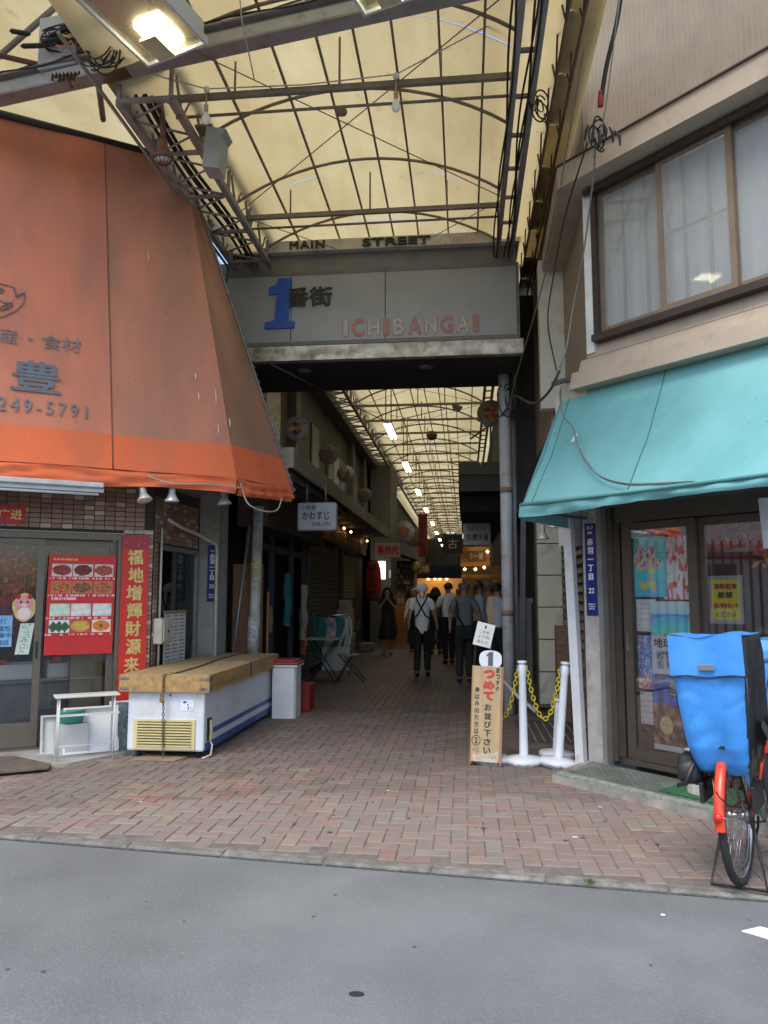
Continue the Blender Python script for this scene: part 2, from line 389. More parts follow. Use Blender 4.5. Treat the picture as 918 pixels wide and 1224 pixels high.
field.ob("alley_paving_field", mat("paving_brick_alley", (0, 0, 0), rough=.6, var=.3, scale=3, bump=.25, bscale=120, ramp=[(c[0] * .5, c[1] * .5, c[2] * .5) for c in BR], island=True, stain=((.07, .06, .055), .5, 1.4)), pave, kind='stuff')  # same bricks in a darker copy, alley shade put into their colours

# ---- far end material strip for the alley floor beyond the built bricks
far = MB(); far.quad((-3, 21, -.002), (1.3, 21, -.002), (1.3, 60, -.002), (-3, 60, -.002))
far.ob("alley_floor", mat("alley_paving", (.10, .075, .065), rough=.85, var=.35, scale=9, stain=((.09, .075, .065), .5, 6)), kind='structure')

# concrete threshold slab in front of the left shop
mb = MB(LF); mb.prism([(-2.4, -.6), (.5, -.80), (1.35, -.35), (1.3, .08), (-2.4, .08)], -.02, .022)
mb.ob("threshold_slab", mat("threshold", (.36, .35, .32), rough=.9, var=.2, scale=8, stain=((.2, .17, .14), .45, 4)), kind='structure')

# drain cover slab area on right with grates behind stanchions
steel = mat("worn_steel", (.25, .25, .25), rough=.5, metal=.7, var=.3, scale=12, stain=((.12, .07, .04), .4, 8))
dark = mat("dark_recess", (.02, .02, .021), rough=.9)
dg = thing("drain_cover", "dark slotted drain cover in the paving behind the yellow chain", "drain cover", (.9, 8.6, 0))
mb = MB(); mb.box(.55, 1.2, 7.9, 9.3, -.004, .004); mb.ob("cover_plate", mat("drain_plate", (.09, .085, .08), rough=.8, var=.3, scale=10), dg)
for i in range(7):
    mb = MB(); mb.box(.60 + i * .085, .613 + i * .085, 8.0, 8.55, .004, .009); mb.ob("slot_bar", mat("slot_bar", (.33, .32, .29), rough=.7), dg)
for i in range(7):
    mb = MB(); mb.box(.60 + i * .085, .613 + i * .085, 8.65, 9.2, .004, .009); mb.ob("slot_bar", MATS["slot_bar"], dg)

# ============================================================ LEFT CORNER SHOP
brown_al = mat("brown_aluminium", (.16, .135, .105), rough=.45, metal=.4, var=.12, scale=4, stretch=(1, 1, 6))
frame_grey = mat("worn_alu", (.30, .28, .25), rough=.5, metal=.5, var=.15)
wall_dark = mat("wall_dark", (.11, .10, .095), rough=.85, var=.25, scale=3, stain=((.05, .045, .04), .4, 4))
wall_grey = mat("wall_grey", (.27, .28, .27), rough=.8, var=.15, scale=4, stain=((.14, .13, .12), .4, 5))
clear_glass = glass_mat("shop_glass", (.96, .97, .97), 1.15)
TB = [(.27, .155, .10), (.24, .135, .085), (.30, .18, .115), (.25, .15, .095), (.46, .40, .31), (.28, .17, .105), (.23, .13, .085), (.30, .19, .12), (.42, .35, .26), (.26, .15, .10)]
tile_m = mat("wall_tile", (0, 0, 0), rough=.35, var=.12, scale=18, bump=.05, ramp=TB)
tile_i = mat("wall_tile_field", (0, 0, 0), rough=.35, var=.12, scale=18, bump=.05, ramp=TB, island=True)
grout = mat("grout", (.05, .042, .036), rough=.95, var=.3, scale=20)

ls = thing("corner_shop", "left corner shop with brown tiled front and sliding glass doors under the orange awning", "shop", (-4.0, 7.1, 0))
mb = MB(LF); mb.box(-2.6, 1.31, .0, .14, 2.07, 2.75); mb.box(1.0, 1.31, 0, .14, 0, 2.07); mb.box(-2.6, -1.25, 0, .14, 0, 2.07)
mb.ob("tiled_wall", grout, ls)
mb = MB(); mb.prism([(-3.32, 7.64), (-3.172, 7.60), (-3.172, 8.95), (-3.32, 8.95)], 1.98, 2.75); mb.prism([(-3.32, 7.64), (-3.172, 7.6), (-3.172, 7.76), (-3.32, 7.76)], .0, 1.98)
mb.prism([(-3.32, 7.76), (-3.172, 7.76), (-3.172, 8.95), (-3.32, 8.95)], 0, .62); mb.ob("side_wall", grout, ls)
# upper storey mass behind the awning
mb = MB(LF); mb.box(-3, 1.25, .15, 4, 2.75, 6.3); mb.ob("upper_storey", wall_dark, ls)
tw, thh = .098, .048
tm = MB(); tm.box(-tw / 2 + .003, tw / 2 - .003, -.008, .002, -thh / 2 + .003, thh / 2 - .003, bev=.0018); tme = tm.mesh("tile", tile_m)
tl = []
for F, x0, x1, z0, z1 in ((LF, -.35, 1.31, 2.10, 2.60), (LF, 1.015, 1.31, .1, 2.10), (SF, 0.0, 1.3, 2.0, 2.5), (SF, 0, .15, .6, 2.0)):
    nz = int(round((z1 - z0) / thh)); nx = int((x1 - x0) / tw)
    for j in range(nz):
        for i in range(nx): tl.append((F, x0 + (i + .5) * tw, z0 + (j + .5) * thh))
vis = [t for t in tl if not (t[0] is LF and t[2] < 2.0 and t[1] < 1.2)]
rest = [t for t in tl if t not in vis]
vis.sort(key=lambda t: (t[0] @ Vector((t[1], 0, 0))).length)
for F, x, z in vis[:296]: piece("tile", tme, (x, -.001, z), ls, F, Matrix.Rotation(rb.uniform(-.02, .02), 4, 'Y'))
tf = MB()
for F, x, z in vis[296:] + rest:
    tf.F = F; tf.box(x - tw / 2 + .003, x + tw / 2 - .003, -.007, .0, z - thh / 2 + .003, z + thh / 2 - .003)
tf.ob("tile_field", tile_i, ls, kind='stuff')
# sliding doors
mb = MB(LF); mb.box(-1.3, 1.0, -.01, .13, 2.0, 2.065); mb.box(.965, 1.0, -.01, .13, .03, 2.0); mb.box(-1.3, -1.25, -.01, .13, .03, 2.0); mb.box(-1.3, 1.0, -.02, .14, .0, .04)
mb.ob("door_frame", brown_al, ls)
def slider(x0, x1, y, bot):
    m_ = MB(LF); m_.box(x0, x0 + .065, y, y + .04, .045, 1.995); m_.box(x1 - .065, x1, y, y + .04, .045, 1.995); m_.box(x0 + .065, x1 - .065, y + .002, y + .038, 1.94, 1.995); m_.box(x0 + .065, x1 - .065, y + .002, y + .038, .045, bot)
    d = m_.ob("door", brown_al, ls); g = MB(LF); g.box(x0 + .065, x1 - .065, y + .017, y + .023, bot, 1.94); g.ob("pane", clear_glass, d); return d
d1 = slider(-1.0, .30, .02, .27); d2 = slider(.24, .965, .07, .2)
mb = MB(LF); mb.box(.25, .275, .012, .02, .86, 1.02); mb.ob("handle", mat("black_plastic", (.02, .02, .02), rough=.4), d1)
# metal strip at top of door
mb = MB(LF); mb.box(-1.3, 1.02, -.03, -.011, 2.062, 2.072); mb.ob("drip_strip", frame_grey, ls)
# side window
sw = MB(SF); sw.box(.15, .19, -.01, .08, .62, 1.98); sw.box(1.28, 1.33, -.01, .08, .62, 1.98); sw.box(.19, 1.28, -.01, .08, 1.93, 1.98); sw.box(.19, 1.28, -.01, .08, .62, .67)
swo = sw.ob("window", mat("grey_frame", (.22, .22, .21), rough=.5, metal=.3), ls); g = MB(SF); g.box(.19, 1.28, .03, .036, .67, 1.93); g.ob("pane", clear_glass, swo)
mb = MB(); mb.box(-3.4, -2.93, 8.95, 9.3, 0, 2.75); mb.ob("grey_pillar", wall_grey, ls)
mb = MB(SF); mb.tube([(.12, -.03, .6), (.12, -.03, 2.15)], .012, 6); mb.ob("conduit", mat("cream_pvc", (.55, .52, .43), rough=.5), ls)
mb = MB(); mb.tube([(-2.94, 8.94, .3), (-2.95, 8.94, 1.98), (-2.96, 8.93, 2.06), (-3.1, 8.6, 2.17), (-3.12, 8.2, 2.2), (-3.15, 7.9, 2.26)], .02, 7)
mb.ob("drain_hose", MATS["cream_pvc"], ls)
# soffit below awning
mb = MB(LF); mb.prism([(-2.6, -.70), (1.86, -.70), (2.0, -.1), (2.0, 1.6), (1.31, 1.6), (1.31, 0), (-2.6, 0)], 2.60, 2.64); mb.ob("soffit", mat("soffit_grey", (.16, .16, .15), rough=.8), ls)
# interior
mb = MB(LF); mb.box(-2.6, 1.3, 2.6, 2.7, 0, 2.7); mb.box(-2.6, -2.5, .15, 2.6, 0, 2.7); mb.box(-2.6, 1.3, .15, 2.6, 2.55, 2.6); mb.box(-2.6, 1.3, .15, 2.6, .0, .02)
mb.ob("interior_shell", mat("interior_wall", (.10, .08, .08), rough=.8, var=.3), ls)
red_m = mat("red_paper", (.50, .02, .025), rough=.6, var=.35, scale=14)
redbright = mat("red_gloss", (.62, .035, .03), rough=.35, var=.2, scale=20)
gold_m = mat("gold_ink", (.72, .50, .17), rough=.4, metal=.1, var=.25, scale=30)
white_m = mat("white_paint", (.72, .73, .74), rough=.5, var=.08, scale=4, stain=((.42, .38, .32), .36, 5))
whitep = mat("white_plastic", (.76, .77, .77), rough=.4, var=.05)
paperw = mat("paper_white", (.74, .74, .70), rough=.8, var=.08)
black_m = mat("black_ink", (.02, .02, .022), rough=.5)
# red new year knots hanging inside
rk = random.Random(5)
def knot(F, x, y, z, s, label):
    mb = MB(F)
    for k in range(7):
        a = k * .9; s_ = s * (.45 + .09 * k); pts = [(x + s_ * .5 * math.cos(a + t * 6.28) * (.4 + .6 * abs(math.sin(t * 3.14))), y + .01 * k, z + s_ * .5 * math.sin(a * 1.3 + t * 6.28) * (1.1 - .3 * math.cos(t * 6))) for t in [i / 14 for i in range(14)]]
        mb.tube(pts, .011 + .006 * rk.random(), 4, closed=True)
    for k in range(5): mb.tube([(x + (k - 2) * .012, y, z - s * .5), (x + (k - 2) * .018, y, z - s * 1.1)], .006, 4)
    mb.tube([(x, y, z + s * .5), (x, y, 2.5)], .003, 4)
    return mb.ob("knot_ornament", redbright, label=label, cat="ornament", group="red knot ornaments hanging in the left shop")
places = [("beside the pig sticker behind the left glass door", LF, .02, .3, 1.45, .26), ("high behind the left glass door", LF, -.12, .45, 1.78, .3), ("low behind the left glass door above the red packets", LF, .12, .6, 1.12, .2),
          ("nearest the red couplet banner in the side window", SF, .38, .25, 1.65, .3), ("in the middle of the side window above the price list", SF, .75, .3, 1.6, .36), ("nearest the grey pillar in the side window", SF, 1.1, .25, 1.62, .3)]
for t_, F, x, y, z, s in places: knot(F, x, y, z, s, "red knotted string ornament hanging " + t_)
def garland(F, x0, x1, y0, y1, z0, z1, n, seed, label):
    q = random.Random(seed); m_ = MB(F)
    for k in range(n):
        x, y, z = q.uniform(x0, x1), q.uniform(y0, y1), z1 - (z1 - z0) * q.random() ** 1.3; a = q.random() * 6.3; s = q.uniform(.012, .035); u = Vector((math.cos(a), .3, math.sin(a))) * s; v = Vector((-math.sin(a), .4, math.cos(a))) * s * q.uniform(.3, 1); p = Vector((x, y, z)); m_.add([tuple(p - u), tuple(p + v), tuple(p + u), tuple(p - v)], [(0, 1, 2, 3)])
    for k in range(int(n / 22)): x = q.uniform(x0, x1); y = q.uniform(y0, y1); m_.tube([(x, y, z1), (x + .01, y, z0)], .003, 3)
    m_.ob("paper_garland", mat("garland_red", (0, 0, 0), rough=.5, ramp=[(.5, .03, .03), (.62, .05, .04), (.35, .02, .02), (.55, .12, .1), (.3, .03, .05)], island=True), label=label, cat="garland")
garland(LF, -.6, .22, .12, .4, .95, 1.95, 520, 4, "red paper cut garland hanging behind the left sliding door")
garland(LF, .32, .92, .3, .5, 1.7, 1.95, 90, 5, "short red paper garland above the menu poster")
garland(SF, .2, 1.25, .2, .45, 1.25, 1.9, 330, 6, "red paper garland filling the side window above the price list")
mb = MB(LF); mb.box(-.9, .9, .75, 1.2, .04, .56); mb.box(-.9, .9, .7, 1.25, .56, .6); mb.ob("display_table", mat("dim_table", (.2, .2, .2), rough=.6), label="low grey table behind the glass doors carrying trays of packets", cat="table")
def tray(x0, x1, y0, y1, z, lab, F=LF):
    m_ = MB(F); m_.box(x0, x1, y0, y1, z, z + .012); m_.box(x0, x1, y0, y0 + .012, z, z + .15); m_.box(x0, x1, y1 - .012, y1, z, z + .15); m_.box(x0, x0 + .012, y0, y1, z, z + .15); m_.box(x1 - .012, x1, y0, y1, z, z + .15)
    o = m_.ob("tray", whitep, label=lab, cat="tray")
    return o
tray(-.3, .3, .72, 1.1, .6, "white tray of red packets behind the left sliding door"); tray(.42, .9, .72, 1.15, .6, "white box of red packets behind the right sliding door")
for i in range(9):
    x = -.26 + i * .06 if i < 5 else .47 + (i - 5) * .1
    m_ = MB(LF); m_.box(x, x + .05 + .03 * (i > 4), .76, 1.0, .62, .79 + rk.random() * .04, bev=.008)
    m_.ob("packet", redbright, label="red food packet standing in the white tray behind the " + ("left" if i < 5 else "right") + " sliding door", cat="packet", group="red food packets in the " + ("left" if i < 5 else "right") + " window tray")
mb = MB(LF); mb.box(.62, .93, .5, .7, .3, 1.3); mb.ob("carton", mat("kraft_card", (.36, .28, .17), rough=.8), label="tall tan carton inside the right sliding door", cat="carton")
mb = MB(LF); mb.box(-.25, .2, 1.5, 1.9, 1.0, 2.0); mb.ob("fridge", mat("blue_dim", (.05, .10, .17), rough=.4, var=.5, scale=9), label="dim blue cabinet deep inside the left shop", cat="fridge")

# --- things on the left facade
def captioned(F, x0, x1, y, z0, z1, name, m, label, cat, group=None, th=.006, bev=0):
    t = thing(name, label, cat, F @ Vector(((x0 + x1) / 2, y, z0)), group)
    m_ = MB(F); m_.box(x0, x1, y, y + th, z0, z1, bev=bev); m_.ob("panel", m, t); return t
bn = captioned(LF, 1.0, 1.265, -.03, .2, 2.06, "couplet_banner", mat("banner_red", (.62, .028, .012), rough=.5, var=.15, scale=5), "tall red couplet banner with gold brush characters beside the left shop door", "banner")
def bpat(s, t):
    v = fnoise(s * 9, t * 5, 3); return (170 + 50 * v, 40 + 60 * abs(v), 60 + 50 * v)
printed("banner_head", LF, 1.0, 1.265, -.033, 1.92, 2.06, 14, 8, bpat, bn, th=.002)
for i, ch in enumerate("福地增輝財源来"): text(ch, .2, LF, 1.13 + .012 * (i % 2), -.034, 1.835 - i * .178, gold_m, bn, bold=.006, tilt=rad(3 - 2 * (i % 3)), w=.15, h=.155)
def food(s, t):
    base = (205, 42, 40)
    rows = [(.09, .215), (.265, .39), (.49, .615), (.655, .78)]
    for ri, (a, b) in enumerate(rows):
        if a < t < b:
            for ci in range(3):
                x0 = .055 + ci * .31; x1 = x0 + .285
                if x0 < s < x1:
                    u, v = (s - x0) / (x1 - x0), (t - a) / (b - a); k = ri * 3 + ci; n = fnoise(u * 5 + k * 7, v * 4 + k * 3, k) ; n2 = fnoise(u * 12, v * 9, k + 9)
                    r = ((u - .5) / .46) ** 2 + ((v - .5) / .42) ** 2
                    if ri < 2:
                        if r > 1.05 + .3 * n: return (214, 200, 190) if ri == 0 else (190, 120, 80)
                        pal = [(140, 45, 35), (110, 35, 30), (165, 70, 50), (190, 90, 50), (135, 80, 50), (185, 85, 65)][k]
                        if ri == 1 and n > .35: return (120, 150, 60)
                        return tuple(c * (1 + .7 * n2 + .3 * n) for c in pal)
                    if ri == 2:
                        cells_ = min(((u - cx) ** 2 + (v - cy) ** 2) for cx, cy in ((.25, .3), (.6, .25), (.4, .7), (.8, .65), (.1, .8)))
                        c = 238 - 330 * cells_; c = max(90, min(240, c)); return (c, c, c * .95) if ci else (c * .92, c, c * .88)
                    if ci == 0:
                        tri = min(abs(u - cx) * 1.6 + abs(v - .55) * .9 for cx in (.2, .5, .8)); return (50, 95 + 60 * n2, 60) if tri < .42 else (225, 230, 225)
                    if ci == 1: return (215 + 30 * n2, 170 + 50 * n, 80) if r < 1.1 else (200, 90, 50)
                    d_ = (u - .5) ** 2 + (v - .5) ** 2; return (70, 120, 40) if d_ < .015 else ((230, 120 + 60 * n2, 50) if r < 1 else (235, 225, 205))
    if .035 < t < .055 and .07 < s < .42 and fnoise(s * 60, 0, 1) > -.25: return (220, 170, 90)
    if .425 < t < .455 and .07 < s < .42 and fnoise(s * 60, 2, 1) > -.25: return (235, 190, 190)
    for (a, b) in rows:
        if b + .008 < t < b + .028 and fnoise(s * 45, b * 20, 1) > .02: return (235, 200, 195)
    return tuple(c * (1 + .05 * fnoise(s * 3, t * 4, 2)) for c in base)
p = printed("menu_poster", LF, .335, .955, .012, .885, 1.845, 78, 110, food, None, skew=-.01, label="red menu poster with twelve food photos stuck on the sliding glass door", cat="poster")
t = captioned(LF, -.5, .105, -.03, 2.13, 2.30, "red_sign", mat("fu_red", (.55, .025, .04), rough=.5, var=.3, scale=18), "small red paper sign with gold characters on the tiles above the left door", "sign")
text("财源广进", .12, LF, -.13, -.034, 2.215, gold_m, t, w=.42, h=.1, bold=.003)
mb = MB(LF)
pig = thing("pig_sticker", "pink pig new year sticker on the left glass door", "sticker", LF @ Vector((.14, .03, 1.26)))
def blob(F, cx, cz, rx, rz, y, m, parent, name, n=20, wob=0):
    m_ = MB(F); m_.prism([(cx + rx * math.cos(a) * (1 + wob * math.sin(5 * a)), cz + rz * math.sin(a) * (1 + wob * math.cos(4 * a))) for a in [2 * math.pi * i / n for i in range(n)]], y, y + .002, axis='Y'); return m_.ob(name, m, parent)
pink = mat("pink_print", (.75, .33, .32), rough=.5, var=.2, scale=30); pale = mat("pale_print", (.82, .66, .60), rough=.5)
blob(LF, .14, 1.34, .105, .13, .030, mat("yellow_print", (.72, .5, .2), rough=.5, var=.2, scale=25), pig, "backing", wob=.07)
blob(LF, .135, 1.375, .075, .07, .027, pink, pig, "face"); blob(LF, .14, 1.28, .06, .06, .026, pale, pig, "body"); blob(LF, .137, 1.36, .026, .018, .024, pale, pig, "snout")
blob(LF, .108, 1.39, .009, .011, .024, black_m, pig, "eye"); blob(LF, .166, 1.39, .009, .011, .024, black_m, pig, "eye"); blob(LF, .085, 1.44, .02, .025, .025, red_m, pig, "ear"); blob(LF, .185, 1.44, .02, .025, .025, red_m, pig, "ear")
t = captioned(LF, -.2, .045, .03, .975, 1.265, "blue_notice", mat("blue_paper", (.25, .50, .72), rough=.7), "light blue handwritten notice taped on the left glass door", "notice", th=.002)
for k in range(4): text(["手打", "小籠包", "営業中", "電話"][k], .055, LF, -.06 + .01 * k, .028, 1.21 - k * .065, mat("ink_blue", (.05, .1, .3), rough=.6), t)
printed("leaflet", LF, .115, .235, .022, .9, 1.19, 12, 26, lambda s, t: (120, 150, 130) if (.15 < s < .85 and fnoise(s * 14, t * 40, 4) > .2) else (205, 214, 200), None, skew=-.04, bendf=lambda s, t: -.02 * s * t, label="pale curled leaflet hanging by the door edge below the pig sticker", cat="leaflet")
# electric box and price list
eb = thing("meter_box", "cream electric box on the tiled corner beside the red banner", "box", SF @ Vector((.12, -.06, .97)))
mb = MB(SF); mb.box(.02, .30, -.10, -.005, .96, 1.22, bev=.008); mb.ob("case", MATS["cream_pvc"], eb); mb = MB(SF); mb.box(.045, .275, -.112, -.10, .98, 1.2, bev=.006); mb.ob("lid", MATS["cream_pvc"], eb); mb = MB(SF); mb.box(.15, .17, -.12, -.112, 1.07, 1.1); mb.ob("latch", black_m, eb)
def pl(s, t):
    r = int(t * 16); q = t * 16 - r
    if .25 < q < .75 and any(a < s < b for a, b in ((.06, .3), (.38, .62), (.7, .95))) and fnoise(s * 40, r * 3.1, 5) > -.1: return (40, 40, 42)
    return (222, 224, 222)
printed("price_list", SF, .36, 1.0, .015, .62, 1.25, 60, 96, pl, None, label="white handwritten price list in the side window above the freezer", cat="price list")
mb = MB(SF); mb.box(.34, 1.02, .016, .024, 1.25, 1.29); mb.ob("wooden_strip", mat("lath", (.35, .25, .15), rough=.8), label="thin wooden strip along the top of the white price list", cat="strip")

# ============================================================ ORANGE AWNING
def awn_mat(name, col, dcol, amt, sc=1.3, speck=True):
    m = bpy.data.materials.new(name); m.use_nodes = True; t = m.node_tree; L = t.links; b = t.nodes["Principled BSDF"]
    tc = _n(t, "ShaderNodeTexCoord"); mp = _n(t, "ShaderNodeMapping"); L.new(tc.outputs["Object"], mp.inputs[0]); mp.inputs["Scale"].default_value = (1.6, 1.6, .55)
    n1 = _n(t, "ShaderNodeTexNoise"); n1.inputs["Scale"].default_value = sc; n1.inputs["Detail"].default_value = 9; n1.inputs["Roughness"].default_value = .6; L.new(mp.outputs[0], n1.inputs["Vector"])
    r = _n(t, "ShaderNodeMapRange"); r.inputs["From Min"].default_value = .5 - amt * .45; r.inputs["From Max"].default_value = .95 - amt * .45; L.new(n1.outputs[0], r.inputs[0])
    mx = _n(t, "ShaderNodeMix"); mx.data_type = 'RGBA'; mx.inputs["A"].default_value = (*col, 1); mx.inputs["B"].default_value = (*dcol, 1); L.new(r.outputs[0], mx.inputs["Factor"]); cur = mx.outputs["Result"]
    n3 = _n(t, "ShaderNodeTexNoise"); n3.inputs["Scale"].default_value = 26; n3.inputs["Detail"].default_value = 5; L.new(tc.outputs["Object"], n3.inputs["Vector"])
    r3 = _n(t, "ShaderNodeMapRange"); r3.inputs["From Min"].default_value = .66; r3.inputs["From Max"].default_value = .74; r3.inputs["To Max"].default_value = .5; L.new(n3.outputs[0], r3.inputs[0])
    m3 = _n(t, "ShaderNodeMix"); m3.data_type = 'RGBA'; m3.inputs["B"].default_value = (dcol[0] * .6, dcol[1] * .5, dcol[2] * .5, 1); L.new(r3.outputs[0], m3.inputs["Factor"]); L.new(cur, m3.inputs["A"]); cur = m3.outputs["Result"]
    L.new(cur, b.inputs["Base Color"]); b.inputs["Roughness"].default_value = .75; b.inputs["Specular IOR Level"].default_value = .25
    n4 = _n(t, "ShaderNodeTexNoise"); n4.inputs["Scale"].default_value = 3; L.new(tc.outputs["Object"], n4.inputs["Vector"])
    bp = _n(t, "ShaderNodeBump"); bp.inputs["Strength"].default_value = .35; bp.inputs["Distance"].default_value = .04; L.new(n4.outputs[0], bp.inputs["Height"]); L.new(bp.outputs[0], b.inputs["Normal"])
    MATS[name] = m; return m
og = awn_mat("orange_canvas", (.72, .235, .14), (.42, .185, .125), .45)
og2 = awn_mat("orange_canvas_worn_shaded", (.62, .235, .145), (.36, .185, .125), .62)  # wear plus roof shade mixed into the rightmost panel's colour
ogb = awn_mat("orange_canvas_band", (.78, .17, .065), (.45, .16, .09), .2)
ogs = awn_mat("orange_canvas_side_shaded", (.43, .22, .145), (.27, .165, .12), .5)  # side tone: some fading, mostly shade painted into the canvas colour
OB = Vector((-2.23, 7.30, 2.60)); LX = Vector((.83, .557, 0)).normalized()
OT = Vector((-2.91, 7.43, 6.0)); D_ = OT - OB; UP = (D_ - LX * D_.dot(LX)); SL = UP.length; UP.normalize(); NI = UP.cross(LX).normalized()
if NI.dot(Vector((-.557, .83, 0))) < 0: NI = -NI
AF = Matrix(((LX.x, NI.x, UP.x, OB.x), (LX.y, NI.y, UP.y, OB.y), (LX.z, NI.z, UP.z, OB.z), (0, 0, 0, 1)))
aw = thing("orange_awning", "huge weathered orange canvas awning over the left corner shop", "awning", OB + LX * -2 + Vector((0, 0, -.15)))
def xr(z): return -.492 * z / SL
seams = [-4.6, -3.4, -2.25, -1.16, 0.0]
def bil(x, z): return .012 * math.sin(z * 1.3 + x) - .03 * math.sin(max(0, min(1, z / SL)) * math.pi) + .022 * fnoise(x * 1.6, z * .7) + .010 * fnoise(x * 6 + z, z * 1.2, 4) * max(0, 1 - z / SL)
for i in range(4):
    a, b = seams[i], seams[i + 1]
    def fn(u, v, a=a, b=b, z0=.33):
        z = z0 + (SL - z0) * v; k = 1 - .04 * 0
        xa = a - .15 * z / SL if i < 3 else a - .13 * z / SL
        xb = (b - .13 * z / SL) if b < 0 else xr(z)
        x = xa + (xb - xa) * u
        return (x, -bil(x, z) * -1, z)
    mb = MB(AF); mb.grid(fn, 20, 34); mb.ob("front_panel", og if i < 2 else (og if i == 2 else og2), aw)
    def fb(u, v, a=a, b=b):
        z = .33 * v; xa = a - .13 * z / SL; xb = (b - .13 * z / SL) if b < 0 else xr(z); x = xa + (xb - xa) * u
        return (x, bil(x, z) - .002, z)
    mb = MB(AF); mb.grid(fb, 10, 3); mb.ob("orange_band", ogb, aw)
    if b < 0:
        mb = MB(AF); mb.tube([(b - .13 * z / SL, bil(b, z) - .004, z) for z in [SL * k / 14 for k in range(15)]], .006, 4); mb.ob("seam", mat("seam_thread", (.22, .10, .07), rough=.8), aw)
# wrinkled valance
def val(p0, p1, nx_, name, m, ph):
    p0 = Vector(p0); p1 = Vector(p1); d = (p1 - p0); out = Vector((d.y, -d.x, 0)).normalized()
    def f(u, v):
        w_ = .014 * math.sin(u * d.length * 9 + ph + v * 5) * v + .012 * math.sin(u * 31 + ph) * v + .05 * fnoise(u * d.length * 2.2, v * 3, ph) * v + .018 * fnoise(u * d.length * 5 + v * 4, v * 9, ph + 4) + .016 * math.sin(v * 11 + 4 * fnoise(u * d.length * 1.5, 1, 2))
        sag = .018 * math.sin(u * d.length * 2.7 + ph) + .01 * fnoise(u * d.length * 4, 3, ph)
        p = p0 + d * u + out * (w_ + .012 * math.sin(v * 3.14)) - Vector((0, 0, (.155 + sag) * v)); return tuple(p)
    mb = MB(); mb.grid(f, nx_, 6); return mb.ob(name, m, aw)
C1 = OB; C2 = Vector((-1.90, 8.32, 2.62)); LEFT = OB + LX * -4.6
val(LEFT, C1, 90, "valance", ogb, 0); val(C1, C2, 26, "valance", ogb, 2)
mb = MB(); mb.tube([tuple(LEFT + (C1 - LEFT) * t + Vector((0, 0, -.004 + .006 * math.sin(t * 40)))) for t in [i / 30 for i in range(31)]] + [tuple(C2)], .012, 5)
# side triangle
def side(u, v, lo=.0, hi=1.0):
    v = lo + (hi - lo) * v; a = OB + (OT - OB) * v; b = C2 + (OT - C2) * v; p = a + (b - a) * u; n = Vector((.94, -.34, 0)); return tuple(p + n * (.05 * math.sin(u * 3.14) * math.sin(v * 3.14) * fnoise(u * 2, v * 3, 1) + .01 * math.sin(v * 9 + u * 5) * math.sin(u * 3.14)))
mb = MB(); mb.grid(lambda u, v: side(u, v, .10, 1), 8, 26); mb.ob("side_panel", ogs, aw, label="grey-brown side panel, part faded, part painted shade")
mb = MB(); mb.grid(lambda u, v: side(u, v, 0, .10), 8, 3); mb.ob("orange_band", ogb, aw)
pipe = mat("grey_pipe", (.22, .22, .22), rough=.5, metal=.6)
mb = MB(); mb.tube([tuple(C2 + (OT - C2) * (i / 40) + Vector((.012, 0, .0))) for i in range(41)], .014, 5); mb.tube([tuple(OB + NI * .06 + Vector((-.03, .0, 0)) + (OT - OB) * (i / 4)) for i in range(5)], .012, 5); mb.ob("awning_frame", pipe, aw)
mb = MB(); 
for i in range(44):
    p = C2 + (OT - C2) * (i / 44); mb.tube([tuple(p + Vector((.02 + .02 * math.cos(a), -.02 * math.sin(a), .012 * math.sin(a)))) for a in (0, 1.57, 3.14, 4.71)], .004, 3, closed=True)
mb.ob("lacing", mat("rope_pale", (.45, .42, .36), rough=.8), aw, kind='stuff')
mb = MB(); mb.tube([tuple(OT + LX * t + Vector((0, 0, .02))) for t in (0, -2, -4.6)], .035, 6); mb.ob("head_rail", mat("dark_rail", (.04, .035, .03), rough=.5), aw)
onawn = lambda a, b, c: (a, bil(a, b) - .014 - c, b)
ink = mat("awning_print", (.20, .20, .21), rough=.7, var=.12, scale=9)
text("水産・食材", .17, AF, -1.895, 0, 1.155, ink, aw, w=.86, h=.14, ext=.0015, bend=onawn)
text("豊", .3, AF, -1.83, -.026, .80, mat("awning_print_bold", (.15, .17, .19), rough=.7), aw, w=.41, h=.30, ext=.0015, bold=.006, bend=onawn)
text("03-3249-5791", .13, AF, -1.955, 0, .515, ink, aw, w=1.12, h=.13, ext=.0015, bold=.001, bend=onawn, csp=1.35)
mb = MB(AF)
def curve2(pts, r=.006): mb.tube([(x, bil(x, z) - .012, z) for x, z in pts], r, 4)
curve2([(-2.75, 1.42), (-2.6, 1.56), (-2.4, 1.64), (-2.2, 1.655), (-2.05, 1.64), (-2.03, 1.56), (-1.955, 1.60), (-1.96, 1.5), (-2.02, 1.41), (-2.12, 1.33), (-2.3, 1.28), (-2.5, 1.30), (-2.75, 1.42)])
curve2([(-2.04, 1.63), (-2.025, 1.54), (-1.96, 1.6)]); curve2([(-2.16 + .03 * math.cos(a), 1.585 + .024 * math.sin(a)) for a in [k * .63 for k in range(11)]]); curve2([(-2.16 + .014 * math.cos(a), 1.585 + .012 * math.sin(a)) for a in [k * .63 for k in range(11)]], .006)
curve2([(-2.22, 1.52), (-2.12, 1.47), (-2.05, 1.48)]); curve2([(-2.10, 1.46), (-2.17, 1.39), (-2.13, 1.39), (-2.05, 1.46)]); curve2([(-2.08, 1.47), (-2.12, 1.40)], .004); curve2([(-2.06, 1.47), (-2.09, 1.40)], .004)
curve2([(-2.25, 1.5), (-2.23, 1.44), (-2.26, 1.38)])
mb.ob("fish_drawing", ink, aw, label="line drawing of a fish")
